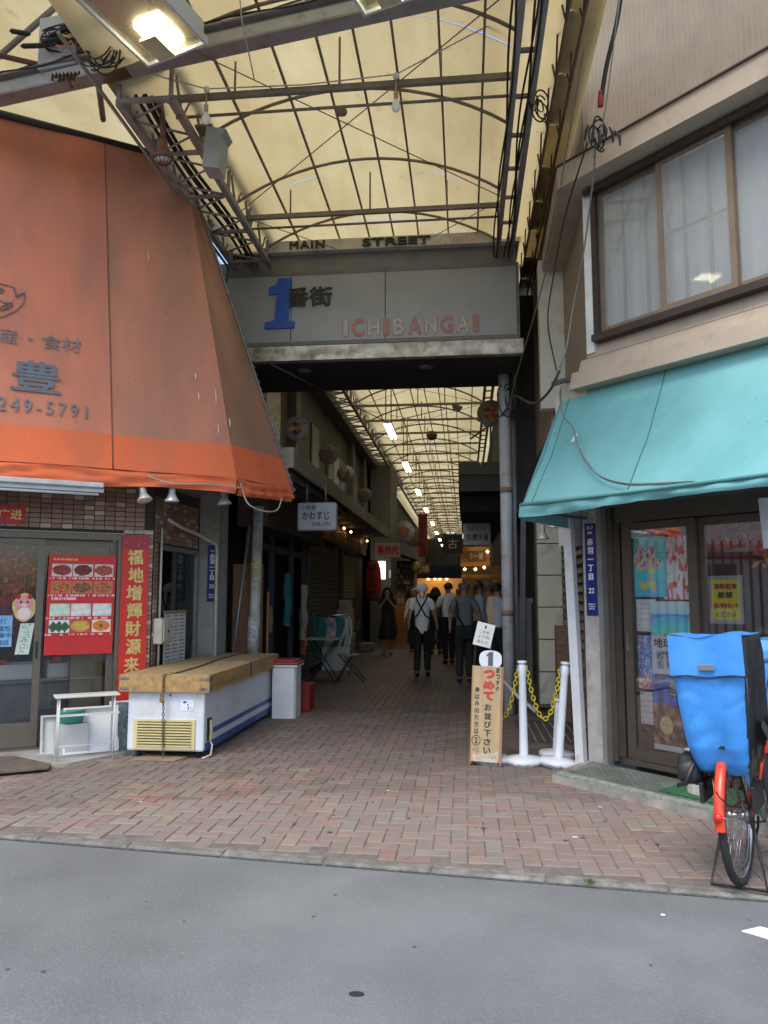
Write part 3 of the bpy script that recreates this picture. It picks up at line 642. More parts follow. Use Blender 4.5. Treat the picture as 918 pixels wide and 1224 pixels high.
# pale drips
mb = MB(AF); rd = random.Random(2)
for x, z, l in ((-.86, 2.3, .12), (-.40, 1.05, .08), (-.37, .85, .10), (-.2, .9, .16), (-.18, .55, .13), (-.06, .62, .1)):
    mb.tube([(x, bil(x, z) - .006, z), (x + .006, bil(x, z - l * .5) - .006, z - l * .5), (x + .002, bil(x, z - l) - .006, z - l)], .004, 4, rs=[.002, .006, .002])
mb.ob("white_drips", mat("drip_white", (.75, .72, .68), rough=.6), aw)

# fluorescent strip under awning
fl = thing("strip_light", "unlit white strip light fixed under the front of the orange awning", "light fixture", LF @ Vector((-.2, -.75, 2.34)))
mb = MB(LF); mb.box(-1.2, .70, -.84, -.70, 2.41, 2.46, bev=.01); mb.box(-1.2, .70, -.80, -.74, 2.375, 2.41); mb.ob("housing", mat("alu_housing", (.5, .5, .5), rough=.45, metal=.3), fl)
mb = MB(LF); mb.tube([(-1.18, -.77, 2.36), (.66, -.77, 2.36)], .014, 8); mb.ob("tube", whitep, fl)
# spot lamps with cone reflectors
def spot(loc, label, aim=(0, 0, -1), group=None, m=None, s=1.0):
    t = thing("spot_lamp", label, "lamp", (loc[0], loc[1], loc[2] - .2 * s), group)
    q = Vector(aim).normalized().to_track_quat('-Z', 'Y').to_matrix().to_4x4(); T = Matrix.Translation((loc[0], loc[1], loc[2] - .09 * s)) @ q @ Matrix.Scale(s, 4)
    b_ = MB(); b_.tube([loc, (loc[0], loc[1], loc[2] - .07 * s)], .008 * s, 6); b_.lathe([(.03, 0), (.03, .012), (0, .012)], (loc[0], loc[1], loc[2] - .012), 12); b_.ob("bracket", mat("lamp_grey", (.4, .4, .38), rough=.5, metal=.2), t)
    b_ = MB(); b_.lathe([(0, .03), (.022, .03), (.027, .01), (.027, -.05), (.032, -.06)], T=T, n=14); b_.ob("socket", MATS["lamp_grey"], t)
    b_ = MB(); b_.lathe([(.03, -.05), (.04, -.075), (.062, -.105), (.062, -.112), (.045, -.116), (0, -.118)], T=T, n=16); b_.ob("reflector_bulb", mat("bulb_silver", (.62, .63, .64), rough=.25, metal=.4), t); return t
spot((-2.98, 6.83, 2.55), "small spot lamp under the orange awning left of its twin above the red banner", (.3, -.2, -1), s=1.15)
spot((-2.76, 7.0, 2.57), "spot lamp with wide reflector under the orange awning above the meter box", (0, 0, -1), s=1.15)
spot((-2.42, 7.5, 2.6), "spot lamp under the orange awning corner above the blue street plate", (.1, 0, -1), s=1.15)
mb = MB(); mb.tube(smooth([(-2.9, 6.75, 2.55), (-2.7, 6.85, 2.49), (-2.4, 7.0, 2.50), (-2.15, 7.3, 2.5)]), .006, 4); mb.tube(smooth([(-2.2, 7.35, 2.56), (-2.16, 7.4, 2.4), (-2.1, 7.45, 2.33), (-2.02, 7.7, 2.31), (-1.97, 7.95, 2.36), (-1.95, 8.05, 2.5)]), .008, 5)
mb.ob("loose_cable", mat("cable_white", (.5, .48, .42), rough=.6), label="pale cable drooping in loops under the corner of the orange awning", cat="cable")

# blue address plates
navy = mat("enamel_navy", (.012, .03, .16), rough=.25, var=.15, scale=6)
def plate(F, x0, x1, y, z0, z1, num, label, extra=None):
    t = thing("address_plate", label, "street plate", F @ Vector(((x0 + x1) / 2, y, z0)))
    b_ = MB(F); b_.box(x0, x1, y, y + .005, z0, z1); b_.ob("plate", navy, t); cx = (x0 + x1) / 2; w_ = x1 - x0; h = z1 - z0
    for i, ch in enumerate("赤羽一丁目"): text(ch, w_ * .55, F, cx, y - .002, z0 + h * (.80 - .095 * i), paperw, t, bold=.002)
    text("北区", w_ * .22, F, cx, y - .002, z0 + h * .9, paperw, t); text(num, w_ * .55, F, cx, y - .002, z0 + h * .27, paperw, t, bold=.001)
    text("Akabane\n1-chome\nKita-ku", w_ * .17, F, cx, y - .002, z0 + h * .1, paperw, t)
    if extra: text(extra, w_ * .34, F, cx, y - .002, z1 - .035, paperw, t)
    return t
plate(I4, -3.06, -2.945, 8.94, 1.38, 2.05, "23", "blue enamel street plate numbered 23 on the grey pillar left of the alley")

# ============================================================ CHEST FREEZER
fr = thing("chest_freezer", "white chest freezer with blue stripes and plywood lid at the mouth of the alley", "freezer", (-2.7, 8.08, 0))
fw = mat("freezer_white", (.66, .70, .74), rough=.35, var=.08, scale=2, bump=.25, bscale=5, stain=((.50, .46, .38), .37, 4))
mb = MB(); mb.box(-3.06, -2.34, 6.85, 9.33, .06, .60, bev=.02); mb.ob("body", fw, fr)
ply = mat("plywood", (.42, .26, .10), rough=.75, var=.25, scale=5, stretch=(4, .5, 4), stain=((.22, .14, .07), .4, 3), bump=.2)
mb = MB(); mb.box(-3.10, -2.30, 6.81, 8.10, .715, .745, bev=.004); mb.box(-3.10, -2.30, 8.11, 9.37, .718, .748, bev=.004); mb.ob("lid", mat("plywood_top", (.40, .29, .15), rough=.75, var=.2, scale=4, stretch=(4, .5, 4), stain=((.25, .18, .11), .4, 2)), fr)
mb = MB(); mb.box(-3.10, -2.30, 6.79, 6.812, .59, .742); mb.ob("lid_board", ply, fr)
mb = MB(); mb.box(-2.301, -2.28, 6.79, 8.09, .59, .742); mb.ob("lid_board", ply, fr)
mb = MB(); mb.box(-2.301, -2.28, 8.11, 9.37, .59, .744); mb.ob("lid_board", ply, fr)
mb = MB(); mb.box(-3.12, -3.101, 6.79, 9.37, .59, .742); mb.ob("lid_board", ply, fr)
mb = MB()
for z in (.61, .70): mb.box(-3.125, -3.03, 6.783, 6.79, z, z + .02); mb.box(-2.37, -2.275, 6.783, 6.79, z, z + .02); mb.box(-2.28, -2.273, 6.79, 6.86, z, z + .02)
mb.box(-2.28, -2.273, 8.06, 8.14, .6, .75); mb.ob("corner_bracket", steel, fr)
blue_m = mat("freezer_blue", (.03, .09, .33), rough=.4, var=.15)
mb = MB(); mb.box(-2.341, -2.335, 7.1, 9.31, .19, .235); mb.ob("stripe", blue_m, fr)
mb = MB(); mb.box(-2.341, -2.334, 6.88, 9.31, .065, .13); mb.ob("stripe", blue_m, fr)
cream = mat("cream_grille", (.62, .53, .25), rough=.5, var=.12)
mb = MB(); mb.box(-2.99, -2.42, 6.835, 6.85, .08, .34); mb.ob("grille_panel", cream, fr)
for k in range(9):
    mb = MB(); mb.box(-2.96, -2.45, 6.826, 6.834, .105 + k * .0245, .117 + k * .0245); o = mb.ob("slat", cream, fr)
for k in range(9):
    mb = MB(); mb.box(-2.955, -2.455, 6.8335, 6.8355, .1175 + k * .0245, .127 + k * .0245); mb.ob("vent_gap", mat("gap_dark", (.10, .085, .05), rough=.9), fr)
mb = MB(); mb.box(-2.345, -2.336, 6.93, 7.05, .14, .34); mb.ob("vent_hole", dark, fr)
mb = MB(); mb.tube([(-2.33, 7.0, .32), (-2.32, 6.98, .24), (-2.33, 7.03, .18), (-2.32, 6.97, .15)], .012, 5); mb.box(-2.34, -2.33, 6.99, 7.05, .16, .31); mb.ob("compressor_parts", cream, fr)
mb = MB(); mb.tube([(-2.34, 6.99, .16), (-2.3, 6.97, .1), (-2.3, 6.93, .02), (-2.36, 6.88, .0)], .01, 5); mb.ob("drain_tube", MATS["cream_pvc"], fr)
mb = MB(); mb.lathe([(0, -.004), (.012, -.003), (.012, .002), (0, .002)], (-2.66, 6.848, .555), 10, axis='Y'); mb.ob("lock", steel, fr)
printed("sticker", I4, -2.56, -2.44, 6.846, .42, .52, 14, 14, lambda s, t: (60, 90, 170) if ((s - .3) ** 2 + (t - .25) ** 2 < .015 or (s > .5 and fnoise(s * 40, t * 30) > .3)) else (222, 226, 232), fr)
for x, y in ((-2.98, 6.95), (-2.42, 6.95), (-2.98, 9.2), (-2.42, 8.9)):
    mb = MB(); mb.lathe([(0, -.014), (.026, -.012), (.026, .012), (0, .014)], (x, y, .026), 12, axis='X'); mb.ob("caster", black_m, fr)
# chain with padlock over the lid
chm = mat("rusty_chain", (.14, .10, .07), rough=.6, metal=.6, var=.3, scale=20)
path = [(-2.66, 9.3, .752)] + [(-2.66 + .05 * math.sin(y * 2), y, .752) for y in (9, 8.5, 8, 7.5, 7, 6.85)] + [(-2.70, 6.775, .735), (-2.70, 6.772, .6), (-2.70, 6.79, .45), (-2.705, 6.81, .3), (-2.70, 6.81, .12), (-2.69, 6.79, .03)]
def along(path, step):
    out = []; path = [Vector(p) for p in path]; acc = 0; out.append((path[0], (path[1] - path[0]).normalized()))
    for a, b in zip(path, path[1:]):
        L_ = (b - a).length; d = step - acc
        while d <= L_: out.append((a + (b - a) * (d / L_), (b - a).normalized())); d += step
        acc = L_ - (d - step)
    return out
def linkmesh(l, w_, r, m):
    b_ = MB(); pts = []
    for k in range(12):
        a = 2 * math.pi * k / 12; pts.append((w_ / 2 * math.cos(a), 0, l / 2 * math.sin(a) * (1.0)))
    b_.tube(pts, r, 4, closed=True); return b_.mesh("link", m)
def chain(t, path, l, w_, r, m):
    me = linkmesh(l * 1.25, w_, r, m)
    for i, (p, d) in enumerate(along(path, l)):
        q = d.to_track_quat('Z', 'Y').to_matrix().to_4x4() @ Matrix.Rotation(math.pi / 2 * (i % 2), 4, 'Z'); piece("link", me, tuple(p), t, I4, q)
ch = thing("lid_chain", "rusty chain with padlock laid over the plywood lid of the white freezer", "chain", (-2.70, 6.8, .03)); chain(ch, path, .028, .02, .0035, chm)
mb = MB(); mb.box(-2.725, -2.685, 6.755, 6.775, .50, .55, bev=.004); mb.tube([(-2.72, 6.765, .55), (-2.718, 6.765, .575), (-2.692, 6.765, .575), (-2.69, 6.765, .55)], .004, 5); mb.ob("padlock", mat("brass", (.4, .3, .12), rough=.4, metal=.9), ch)
# cracked cardboard under the freezer
mb = MB(); mb.prism([(-2.95, 6.72), (-2.55, 6.7), (-2.5, 6.9), (-2.9, 6.95)], .004, .010); mb.ob("flat_carton", mat("kraft_flat", (.25, .19, .12), rough=.9), label="flattened brown cardboard scrap under the front of the white freezer", cat="cardboard")

# plastic bin with red lid
bi = thing("waste_bin", "pale grey plastic bin with a red lid behind the chest freezer", "bin", (-2.15, 9.32, 0))
mb = MB(); mb.prism([(-2.30, 9.15), (-2.04, 9.15), (-2.02, 9.19), (-2.02, 9.46), (-2.06, 9.5), (-2.30, 9.5)], 0, .62); mb.ob("bin_body", whitep, bi)
mb = MB(); mb.box(-2.32, -1.995, 9.12, 9.53, .60, .625, bev=.008); mb.ob("rim", whitep, bi)
mb = MB(); mb.box(-2.325, -1.99, 9.115, 9.535, .627, .66, bev=.015); mb.box(-2.29, -2.03, 9.15, 9.5, .66, .685, bev=.012); mb.ob("lid", mat("lid_red", (.35, .045, .04), rough=.45), bi)
mb = MB(); mb.box(-2.27, -1.97, 9.75, 10.1, 0, .33, bev=.01); o = mb.ob("red_crate", mat("crate_red", (.30, .02, .02), rough=.5), label="dark red plastic crate on the floor behind the grey bin", cat="crate")
# rack and trays before the left doors
rk_ = thing("wire_rack", "small white metal rack standing in front of the sliding glass door", "rack", (-3.3, 6.6, 0))
RKF = frame((-3.52, 6.50), .83, .557); wpipe = mat("white_pipe", (.62, .62, .58), rough=.5, var=.1)
mb = MB(RKF); mb.box(-.04, .50, -.03, .17, .56, .578, bev=.004); mb.ob("shelf", wpipe, rk_)
for x in (0, .46):
    for y in (0, .14): mb = MB(RKF); mb.tube([(x, y, 0.0), (x, y, .56)], .009, 6); mb.ob("leg", wpipe, rk_)
mb = MB(RKF); mb.box(0, .5, -.01, .03, .40, .415); mb.ob("crossbar", wpipe, rk_)
mb = MB(RKF); mb.box(0, .5, .12, .15, .12, .13); mb.ob("crossbar", wpipe, rk_)
def leantray(x, y, w_, h, label, m, ang=14, yaw=0):
    F_ = RKF @ Matrix.Translation((x, y, .022)) @ Matrix.Rotation(rad(yaw), 4, 'Z') @ Matrix.Rotation(rad(-ang), 4, 'X'); t = thing("fish_tray", label, "tray", (F_ @ Vector((w_ / 2, 0, 0))))
    b_ = MB(F_); b_.box(0, w_, .0, .006, 0, h); b_.box(0, w_, -.03, 0, 0, .012); b_.box(0, w_, -.03, 0, h - .012, h); b_.box(0, .012, -.03, 0, .012, h - .012); b_.box(w_ - .012, w_, -.03, 0, .012, h - .012); b_.ob("shell", m, t); 
    b_ = MB(F_); b_.box(-.012, w_ + .012, -.034, -.03, -.005, .008); b_.box(-.012, w_ + .012, -.034, -.03, h - .008, h + .008); b_.box(-.012, .006, -.034, -.03, .008, h - .008); b_.box(w_ - .006, w_ + .012, -.034, -.03, .008, h - .008); b_.ob("rim", m, t); return t
leantray(.08, .30, .46, .40, "large white plastic tray leaning behind the white rack", whitep); leantray(-.10, .42, .30, .33, "smaller dull white tray with red edge leaning left behind the rack", mat("dull_white", (.5, .51, .5), rough=.5)); leantray(.5, .42, .32, .42, "white tray half hidden between the rack and the freezer", whitep)
mb = MB(RKF); mb.prism([(.54, .30), (.56, .30), (.76, .12), (.74, .12)], 0.0, .46); mb.ob("wire_glass_sheet", mat("teal_glass", (.12, .17, .18), rough=.3, var=.5, scale=30), label="mottled blue grey glass sheet leaning against the freezer side", cat="sheet")
mb = MB(LF); mb.box(.42, .66, -.2, -.03, .38, .50, bev=.02); 
bk = MB(RKF); bk.lathe([(.10, .30), (.115, .40), (.12, .41), (.105, .41), (.09, .31), (0, .31)], (.14, .36, -.0), 18); bk.ob("green_bucket", mat("bucket_green", (.05, .35, .25), rough=.4), label="green plastic bucket behind the white rack", cat="bucket")
mb = MB(RKF); mb.box(.0, .28, .28, .46, .022, .29); mb.ob("crate", mat("dull_white", (.5, .5, .5)), label="white crate under the green bucket behind the rack", cat="crate")
# door mat
mb = MB(LF); mb.prism([(-1.6, -.98), (.33, -.98), (.36, -.80), (.10, -.30), (-1.6, -.30)], .024, .034); mb.ob("door_mat", mat("mat_brown", (.12, .095, .075), rough=.95, var=.3, scale=10, bump=.6, bscale=200), label="dark brown door mat lying before the left sliding door", cat="mat")

# ---- pillar with tape and the junk behind the freezer
pi = thing("painted_post", "pale painted steel post with yellow tape remnants left of the alley", "post", (-2.62, 9.62, 0))
pm = mat("post_paint", (.42, .42, .40), rough=.6, var=.2, scale=6, stain=((.2, .17, .14), .4, 9))
mb = MB(); mb.tube([(-2.70, 9.7, 0), (-2.66, 9.7, 2.6)], .07, 12); mb.ob("shaft", pm, pi)
mb = MB(); mb.tube([(-2.70, 9.695, .75), (-2.688, 9.695, 1.18)], .077, 12); mb.ob("wrap", mat("poster_wrap", (.5, .5, .49), rough=.7, var=.4, scale=22, stain=((.04, .04, .04), .38, 14)), pi)
for z in (1.62, 1.72, 1.84): 
    mb = MB(); mb.tube([(-2.674, 9.70, z), (-2.674, 9.70, z + .035)], .0745, 12); mb.ob("tape", mat("tape_yellow", (.5, .45, .08), rough=.5, var=.3, scale=20), pi)
mb = MB(); mb.prism([(-3.0, 9.78), (-2.62, 9.83), (-2.62, 9.86), (-3.0, 9.81)], 0, 1.86); mb.ob("brown_board", mat("board_brown", (.20, .10, .05), rough=.7, var=.2, stretch=(3, 3, .4)), label="tall brown board leaning behind the painted post", cat="board")
mb = MB(); mb.tube([(-2.98, 9.5, 0), (-2.74, 9.6, 2.35)], .022, 7); mb.ob("grey_pole", pipe, label="thin grey pole leaning across the brown board", cat="pole")
mb = MB(); mb.tube([(-2.53, 9.75, 0), (-2.53, 9.78, 1.5)], .02, 4); mb.ob("wooden_lath", MATS["board_brown"], label="narrow wooden lath standing right of the painted post", cat="lath")

# ============================================================ GATE SIGN
metal_l = mat("worn_sheet_metal", (.62, .57, .50), rough=.5, metal=.1, var=.2, scale=3, stain=((.28, .24, .20), .36, 4), bump=.25, bscale=9)
gate_d = mat("gate_dark", (.17, .17, .165), rough=.6, var=.2, scale=4)
gate_p = mat("gate_panel", (.33, .35, .37), rough=.5, var=.07, scale=2.5, stain=((.26, .26, .26), .30, 4))
GY = 9.0
gs = thing("gate_sign", "wide grey arcade gate sign spanning the alley entrance", "sign", (-1.1, GY + .6, 4.28))
mb = MB(); mb.box(-2.95, .70, GY - .02, GY + .10, 5.70, 5.84); mb.box(-2.95, .70, GY + .1, GY + 1.35, 5.70, 5.80); mb.ob("top_strip", metal_l, gs)
mb = MB(); mb.prism([(GY + .08, 5.698), (GY + .5, 5.698), (GY + .5, 5.43), (GY, 5.43)], -2.9, .66, axis='X'); mb.ob("dark_fascia", gate_d, gs)
xs = [-2.92, -2.1, -.93, .66]
for a, b in zip(xs, xs[1:]):
    mb = MB(); mb.box(a + .004, b - .004, GY, GY + .1, 4.55, 5.427, bev=.004); mb.ob("sign_panel", gate_p, gs)
mb = MB(); mb.box(-2.92, .66, GY - .008, GY + .08, 5.40, 5.44); mb.box(-2.92, .66, GY - .012, GY + .08, 4.50, 4.548); mb.box(.66, .685, GY - .012, GY + .1, 4.5, 5.44); mb.ob("panel_frame", gate_d, gs)
mb = MB(); mb.box(-2.95, .66, GY + .1, GY + 1.30, 4.5, 5.69); mb.ob("box_body", gate_d, gs)
mb = MB(); mb.grid(lambda u, v: (-2.75 + 3.47 * u, GY - .05 - .012 * fnoise(u * 14, v * 2, 2), 4.30 + .18 * v), 60, 4); mb.box(-2.75, .72, GY - .03, GY + .05, 4.30, 4.48); mb.ob("lower_lip", mat("crumpled_metal", (.5, .47, .42), rough=.35, metal=.35, var=.3, scale=6, bump=.5, bscale=12, stain=((.2, .15, .1), .42, 7)), gs)
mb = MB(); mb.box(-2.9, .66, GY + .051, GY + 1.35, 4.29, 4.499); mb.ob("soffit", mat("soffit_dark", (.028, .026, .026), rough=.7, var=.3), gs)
for x in (-2.0, -.45):
    mb = MB(); mb.lathe([(0, -.004), (.07, -.004), (.085, .0), (.085, .006)], (x, GY + .35, 4.284), 18); mb.ob("downlight", gate_d, gs)
text("MAIN", .13, I4, -1.90, GY - .04, 5.775, mat("letter_dark", (.02, .025, .02), rough=.5), gs, ext=.012, bold=.003, w=.44, h=.10, csp=1.2); text("STREET", .13, I4, -.79, GY - .04, 5.765, MATS["letter_dark"], gs, ext=.012, bold=.003, w=.84, h=.10)
mb = MB(); mb.prism([(-2.42, 4.72), (-2.05, 4.72), (-2.05, 4.80), (-2.13, 4.82), (-2.09, 5.36), (-2.25, 5.36), (-2.29, 5.28), (-2.37, 5.24), (-2.37, 5.16), (-2.27, 5.16), (-2.30, 4.82), (-2.42, 4.80)][::-1], GY - .03, GY - .001, axis='Y')
mb.ob("numeral_one", mat("sign_blue", (.02, .10, .48), rough=.5, var=.15), gs)
text("番街", .3, I4, -1.87, GY - .025, 5.11, MATS["letter_dark"], gs, ext=.006, bold=.007, w=.58, h=.25)
cr_ = mat("letter_cream", (.46, .42, .37), rough=.5, var=.15, scale=12); pk = mat("letter_pink", (.42, .20, .18), rough=.5, var=.2, scale=12)
x = -1.45
outl = mat("letter_edge", (.33, .24, .23), rough=.6)
for i, c in enumerate("ICHIBANGAI"):
    wd = .07 if c == 'I' else .155
    m_ = [cr_, pk, cr_, pk, cr_, pk, cr_, pk, cr_, pk][i] if c != 'I' else (cr_ if i == 0 else pk)
    text(c, .28, I4, x + wd / 2, GY - .004, 4.70, outl, gs, ext=.002, bold=.014, w=wd + .01, h=.235); text(c, .28, I4, x + wd / 2, GY - .008, 4.70, m_, gs, ext=.002, bold=.008, w=wd - .012, h=.212)
    x += wd + (1.745 - (8 * .155 + 2 * .07 + .07 - .07)) / 9.3 if True else 0
# crack lines / cable on the sign
cb = mat("cable_black", (.015, .015, .015), rough=.5)
mb = MB(); mb.tube([(-2.5, GY - .06, 4.35), (-2.2, GY + .1, 4.22), (-2.0, GY + .5, 4.18), (-1.9, GY + 1.2, 4.25), (-1.2, GY + 3, 4.2), (-.3, GY + 5, 4.9)], .008, 4); mb.ob("sagging_cable", mat("cable_grey", (.14, .13, .12), rough=.6), label="thin grey cable sagging beneath the left end of the gate sign", cat="cable")

# drain pole beneath
po = thing("white_pole", "tall scuffed white pole with brown tape holding up the gate sign", "pole", (.53, 9.83, 0))
wp = mat("pole_white", (.52, .53, .54), rough=.5, var=.12, scale=5, stain=((.25, .16, .10), .33, 7))
mb = MB(); mb.tube([(.53, 9.83, 0), (.53, 9.83, 4.29)], .072, 16); mb.ob("shaft", wp, po)
for z in (1.20, 2.75):
    mb = MB(); mb.tube([(.53, 9.83, z), (.53, 9.83, z + .07)], .076, 16); mb.ob("tape_band", mat("tape_brown", (.30, .19, .10), rough=.6, var=.3), po)
mb = MB(); mb.tube([(.64, 9.95, 0), (.64, 9.95, 4.29)], .03, 8); mb.ob("thin_pipe", mat("pvc_grey", (.25, .27, .30), rough=.5), po)

# ============================================================ ARCADE ROOF
rs = sheet_mat()
rst = mat("roof_steel", (.24, .205, .17), rough=.6, metal=.2, var=.25, scale=5, stain=((.20, .11, .06), .33, 6))
rsp = mat("roof_steel_mauve", (.27, .245, .235), rough=.6, var=.2, scale=5, stain=((.20, .10, .07), .35, 6))
rf = thing("arcade_roof", "translucent yellow barrel roof on steel trusses over the shopping alley", "roof", (-1.0, 30, 5.5))
XL, XR, ZS, RISE = -2.5, .47, 5.68, .46
def arc(x):
    c = (XL + XR) / 2; h = (XR - XL) / 2; R_ = (h * h + RISE * RISE) / (2 * RISE); d = x - c
    return ZS + math.sqrt(max(0, R_ * R_ - d * d)) - (R_ - RISE)
y = 3.4; k = 0
while y < 58:
    st = 1.16 if y < 12 else 2.32
    def f(u, v, y=y, st=st):
        x = XL - .42 + (XR - XL + .42 + .62) * u
        z = arc(x) + .05 if XL < x < XR else (ZS + .05 - (.10 * (XL - x) if x < XL else -.14 * (x - XR)))
        return (x, y + st * v, z + .012 * fnoise(x * 2, y + v * 2, 1))
    mb = MB(); mb.grid(f, 26, 3); mb.ob("roof_sheet", rs, rf, kind=None); y += st
y = 4.3; arcs = []
while y < 58:
    pts = [(XL + (XR - XL) * i / 16, y, arc(XL + (XR - XL) * i / 16)) for i in range(17)]
    mb = MB(); mb.tube(pts, .016 if y < 12 else .02, 5); mb.ob("arch_rib", rst, rf); y += 1.16 if y < 14 else 2.0
y = 4.9 
y = 3.85
while y < 58:
    mb = MB(); mb.bar((XL, y, ZS), (XR, y, ZS), .04, .05); mb.ob("tie_beam", rst, rf)
    if y < 14:
        mb = MB(); mb.tube([(XL, y + .22, ZS - .02), (XR, y + .22, ZS - .02)], .014, 5); mb.ob("tie_rod", rst, rf)
        mb = MB()
        for x in (-1.9, -1.0, -.15): mb.tube([(x, y, ZS), (x, y, arc(x))], .01, 4)
        mb.ob("hangers", rst, rf)
    else:
        mb = MB()
        for x in (-1.6, -1.0, -.4): mb.tube([(x, y, ZS), (x, y, arc(x))], .012, 4)
        mb.ob("hangers", rst, rf)
    y += 2.1 if y < 12 else 1.5
for x in (-2.05, -1.58, -1.2, -.88, -.55, -.16, .2):
    mb = MB(); mb.bar((x, 3.6, arc(x) + .015), (x, 58, arc(x) + .015), .02, .028); mb.ob("purlin", rst, rf)
# thin diagonal bracing wires
mb = MB()
for y in range(5, 40, 3):
    mb.tube([(XL, y, ZS + .02), (XR, y + 3, ZS + .05)], .006, 3); mb.tube([(XR, y, ZS + .05), (XL, y + 3, ZS + .02)], .006, 3)
mb.ob("bracing_wires", rst, rf, kind='stuff')
# left box girder
def girder(x0, x1, z0, z1, name, m, ya=4.9, yb=57, st=.26, chord=.06, rod=.012):
    for i, (x, z) in enumerate(((x0, z0), (x1, z0), (x0, z1), (x1, z1))):
        b_ = MB(); b_.bar((x, ya, z), (x, yb, z), chord, chord); b_.ob("girder_chord", m, rf)
    b_ = MB(); y = ya; k = 0
    while y < min(yb, 30) - st:
        a, b = (x0, x1) if k % 2 else (x1, x0)
        b_.tube([(a, y, z0), (b, y + st, z0)], rod, 4); b_.tube([(x0, y, z0 if k % 2 else z1), (x0, y + st, z1 if k % 2 else z0)], rod, 4); b_.tube([(x1, y, z0 if k % 2 else z1), (x1, y + st, z1 if k % 2 else z0)], rod, 4)
        if k % 3 == 0: b_.bar((x0, y, z0), (x1, y, z0), .035); b_.bar((x0, y, z0), (x0, y, z1), .03); b_.bar((x1, y, z0), (x1, y, z1), .03)
        y += st; k += 1
    b_.ob("girder_lacing", m, rf, kind='stuff')
girder(-2.83, -2.38, 5.55, 5.95, "left", rsp, ya=5.75, rod=.013)
for gx, gr_ in ((-2.62, .028), (-2.56, .02), (-2.70, .018)): mb = MB(); mb.tube([(gx + .02 * math.sin(q * 1.7), q, 5.60 + .03 * math.sin(q * 2.3 + gx * 9)) for q in [5.8 + i * .3 for i in range(30)]], gr_, 6); mb.ob("girder_cable", cb, rf)
mb = MB(); mb.tube([(-2.95, 5.0, 5.6), (-2.93, 30, 5.6)], .018, 5); mb.ob("edge_rod", rst, rf)
# right ladder girder
for x in (.44, .60):
    mb = MB(); mb.bar((x, 3.6, 5.60), (x, 57, 5.60), .05, .10); mb.ob("ladder_chord", rsp, rf)
for k in range(34):
    y = 3.9 + k * .55; mb = MB(); mb.bar((.44, y, 5.60), (.60, y, 5.60), .03, .03); mb.ob("ladder_rung", rsp, rf)
def lattice(x, z0, z1, ya, yb, st, r, m):
    b_ = MB(); b_.tube([(x, ya, z0), (x, yb, z0)], .014, 5); b_.tube([(x, ya, z1), (x, yb, z1)], .014, 5); y = ya; k = 0
    while y < yb: b_.tube([(x, y, z0 if k % 2 else z1), (x, y + st, z1 if k % 2 else z0)], r, 4); y += st; k += 1
    b_.ob("lattice_rail", m, rf, kind='stuff')
rust = mat("rust_steel", (.10, .06, .035), rough=.8, var=.4, scale=9)
lattice(.76, 5.5, 6.0, 4.2, 14, .32, .008, rust); lattice(.90, 5.6, 6.15, 4.2, 14, .36, .008, rust)
# corrugated side sheet
for k in range(12):
    mb = MB(); y0 = 4 + k * .7; mb.grid(lambda u, v: (.80 + .24 * v, y0 + .69 * u, 5.72 + .42 * v + .015 * math.sin(u * 34)), 24, 2)
    mb.ob("side_sheet", rs if k % 3 == 1 else mat("rusted_sheet", (.36, .22, .10), rough=.8, var=.4, scale=8), rf)
# left front wing of the roof
def wing(u, v): return (-8 + 5.05 * u, 3.6 + 5.2 * v, 6.95 - .25 * u + .01 * fnoise(u * 9, v * 9))
mb = MB(); mb.grid(wing, 12, 10); mb.ob("wing_sheet", rs, rf)
tarp = mat("mesh_tarp", (.30, .25, .19), rough=.9, var=.25, scale=5)
mb = MB(); mb.add([(-2.95, 5.1, 6.45), (-2.86, 5.1, 5.96), (-2.86, 7.3, 5.96), (-3.15, 7.3, 6.2), (-3.5, 7.2, 6.5), (-3.25, 6.4, 6.5)], [(0, 1, 2, 3, 4, 5)]); mb.ob("mesh_tarp", tarp, rf)
for a, b in (((-4.6, 6.1, 5.95), (-3.35, 5.8, 6.6)), ((-3.45, 6.7, 6.05), (-2.95, 5.4, 6.15)), ((-5.2, 5.6, 6.1), (-3.6, 5.2, 6.75))):
    mb = MB(); mb.tube([a, b], .028, 6); mb.ob("strut", rsp, rf)
# oblique front beam
FB0, FB1 = Vector((-6.2, 6.28, 5.72)), Vector((1.2, 4.88, 5.72))
def fbp(t, dz=0, dy=0): p = FB0 + (FB1 - FB0) * t; return (p.x, p.y + dy, p.z + dz)
mb = MB(); mb.bar(fbp(0), fbp(1), .14, .02); mb.bar(fbp(0, .09), fbp(1, .09), .02, .16); mb.bar(fbp(0, .18), fbp(1, .18), .14, .02)
mb.ob("front_beam", rsp, rf)
mb = MB(); mb.bar(fbp(0, .075, -.025), fbp(1, .075, -.025), .02, .11); mb.ob("galvanised_tray", mat("galvanised", (.42, .44, .46), rough=.45, metal=.4, var=.15, scale=6, stain=((.25, .18, .13), .35, 8)), rf)
mb = MB(); mb.bar((-6, 5.5, 6.15), (-2.3, 4.75, 6.15), .08, .12); mb.ob("rear_beam", MATS["galvanised"], rf)
mb = MB(); mb.bar((-6, 5.52, 6.05), (-2.3, 4.77, 6.05), .12, .03); mb.ob("rear_beam_flange", rsp, rf)
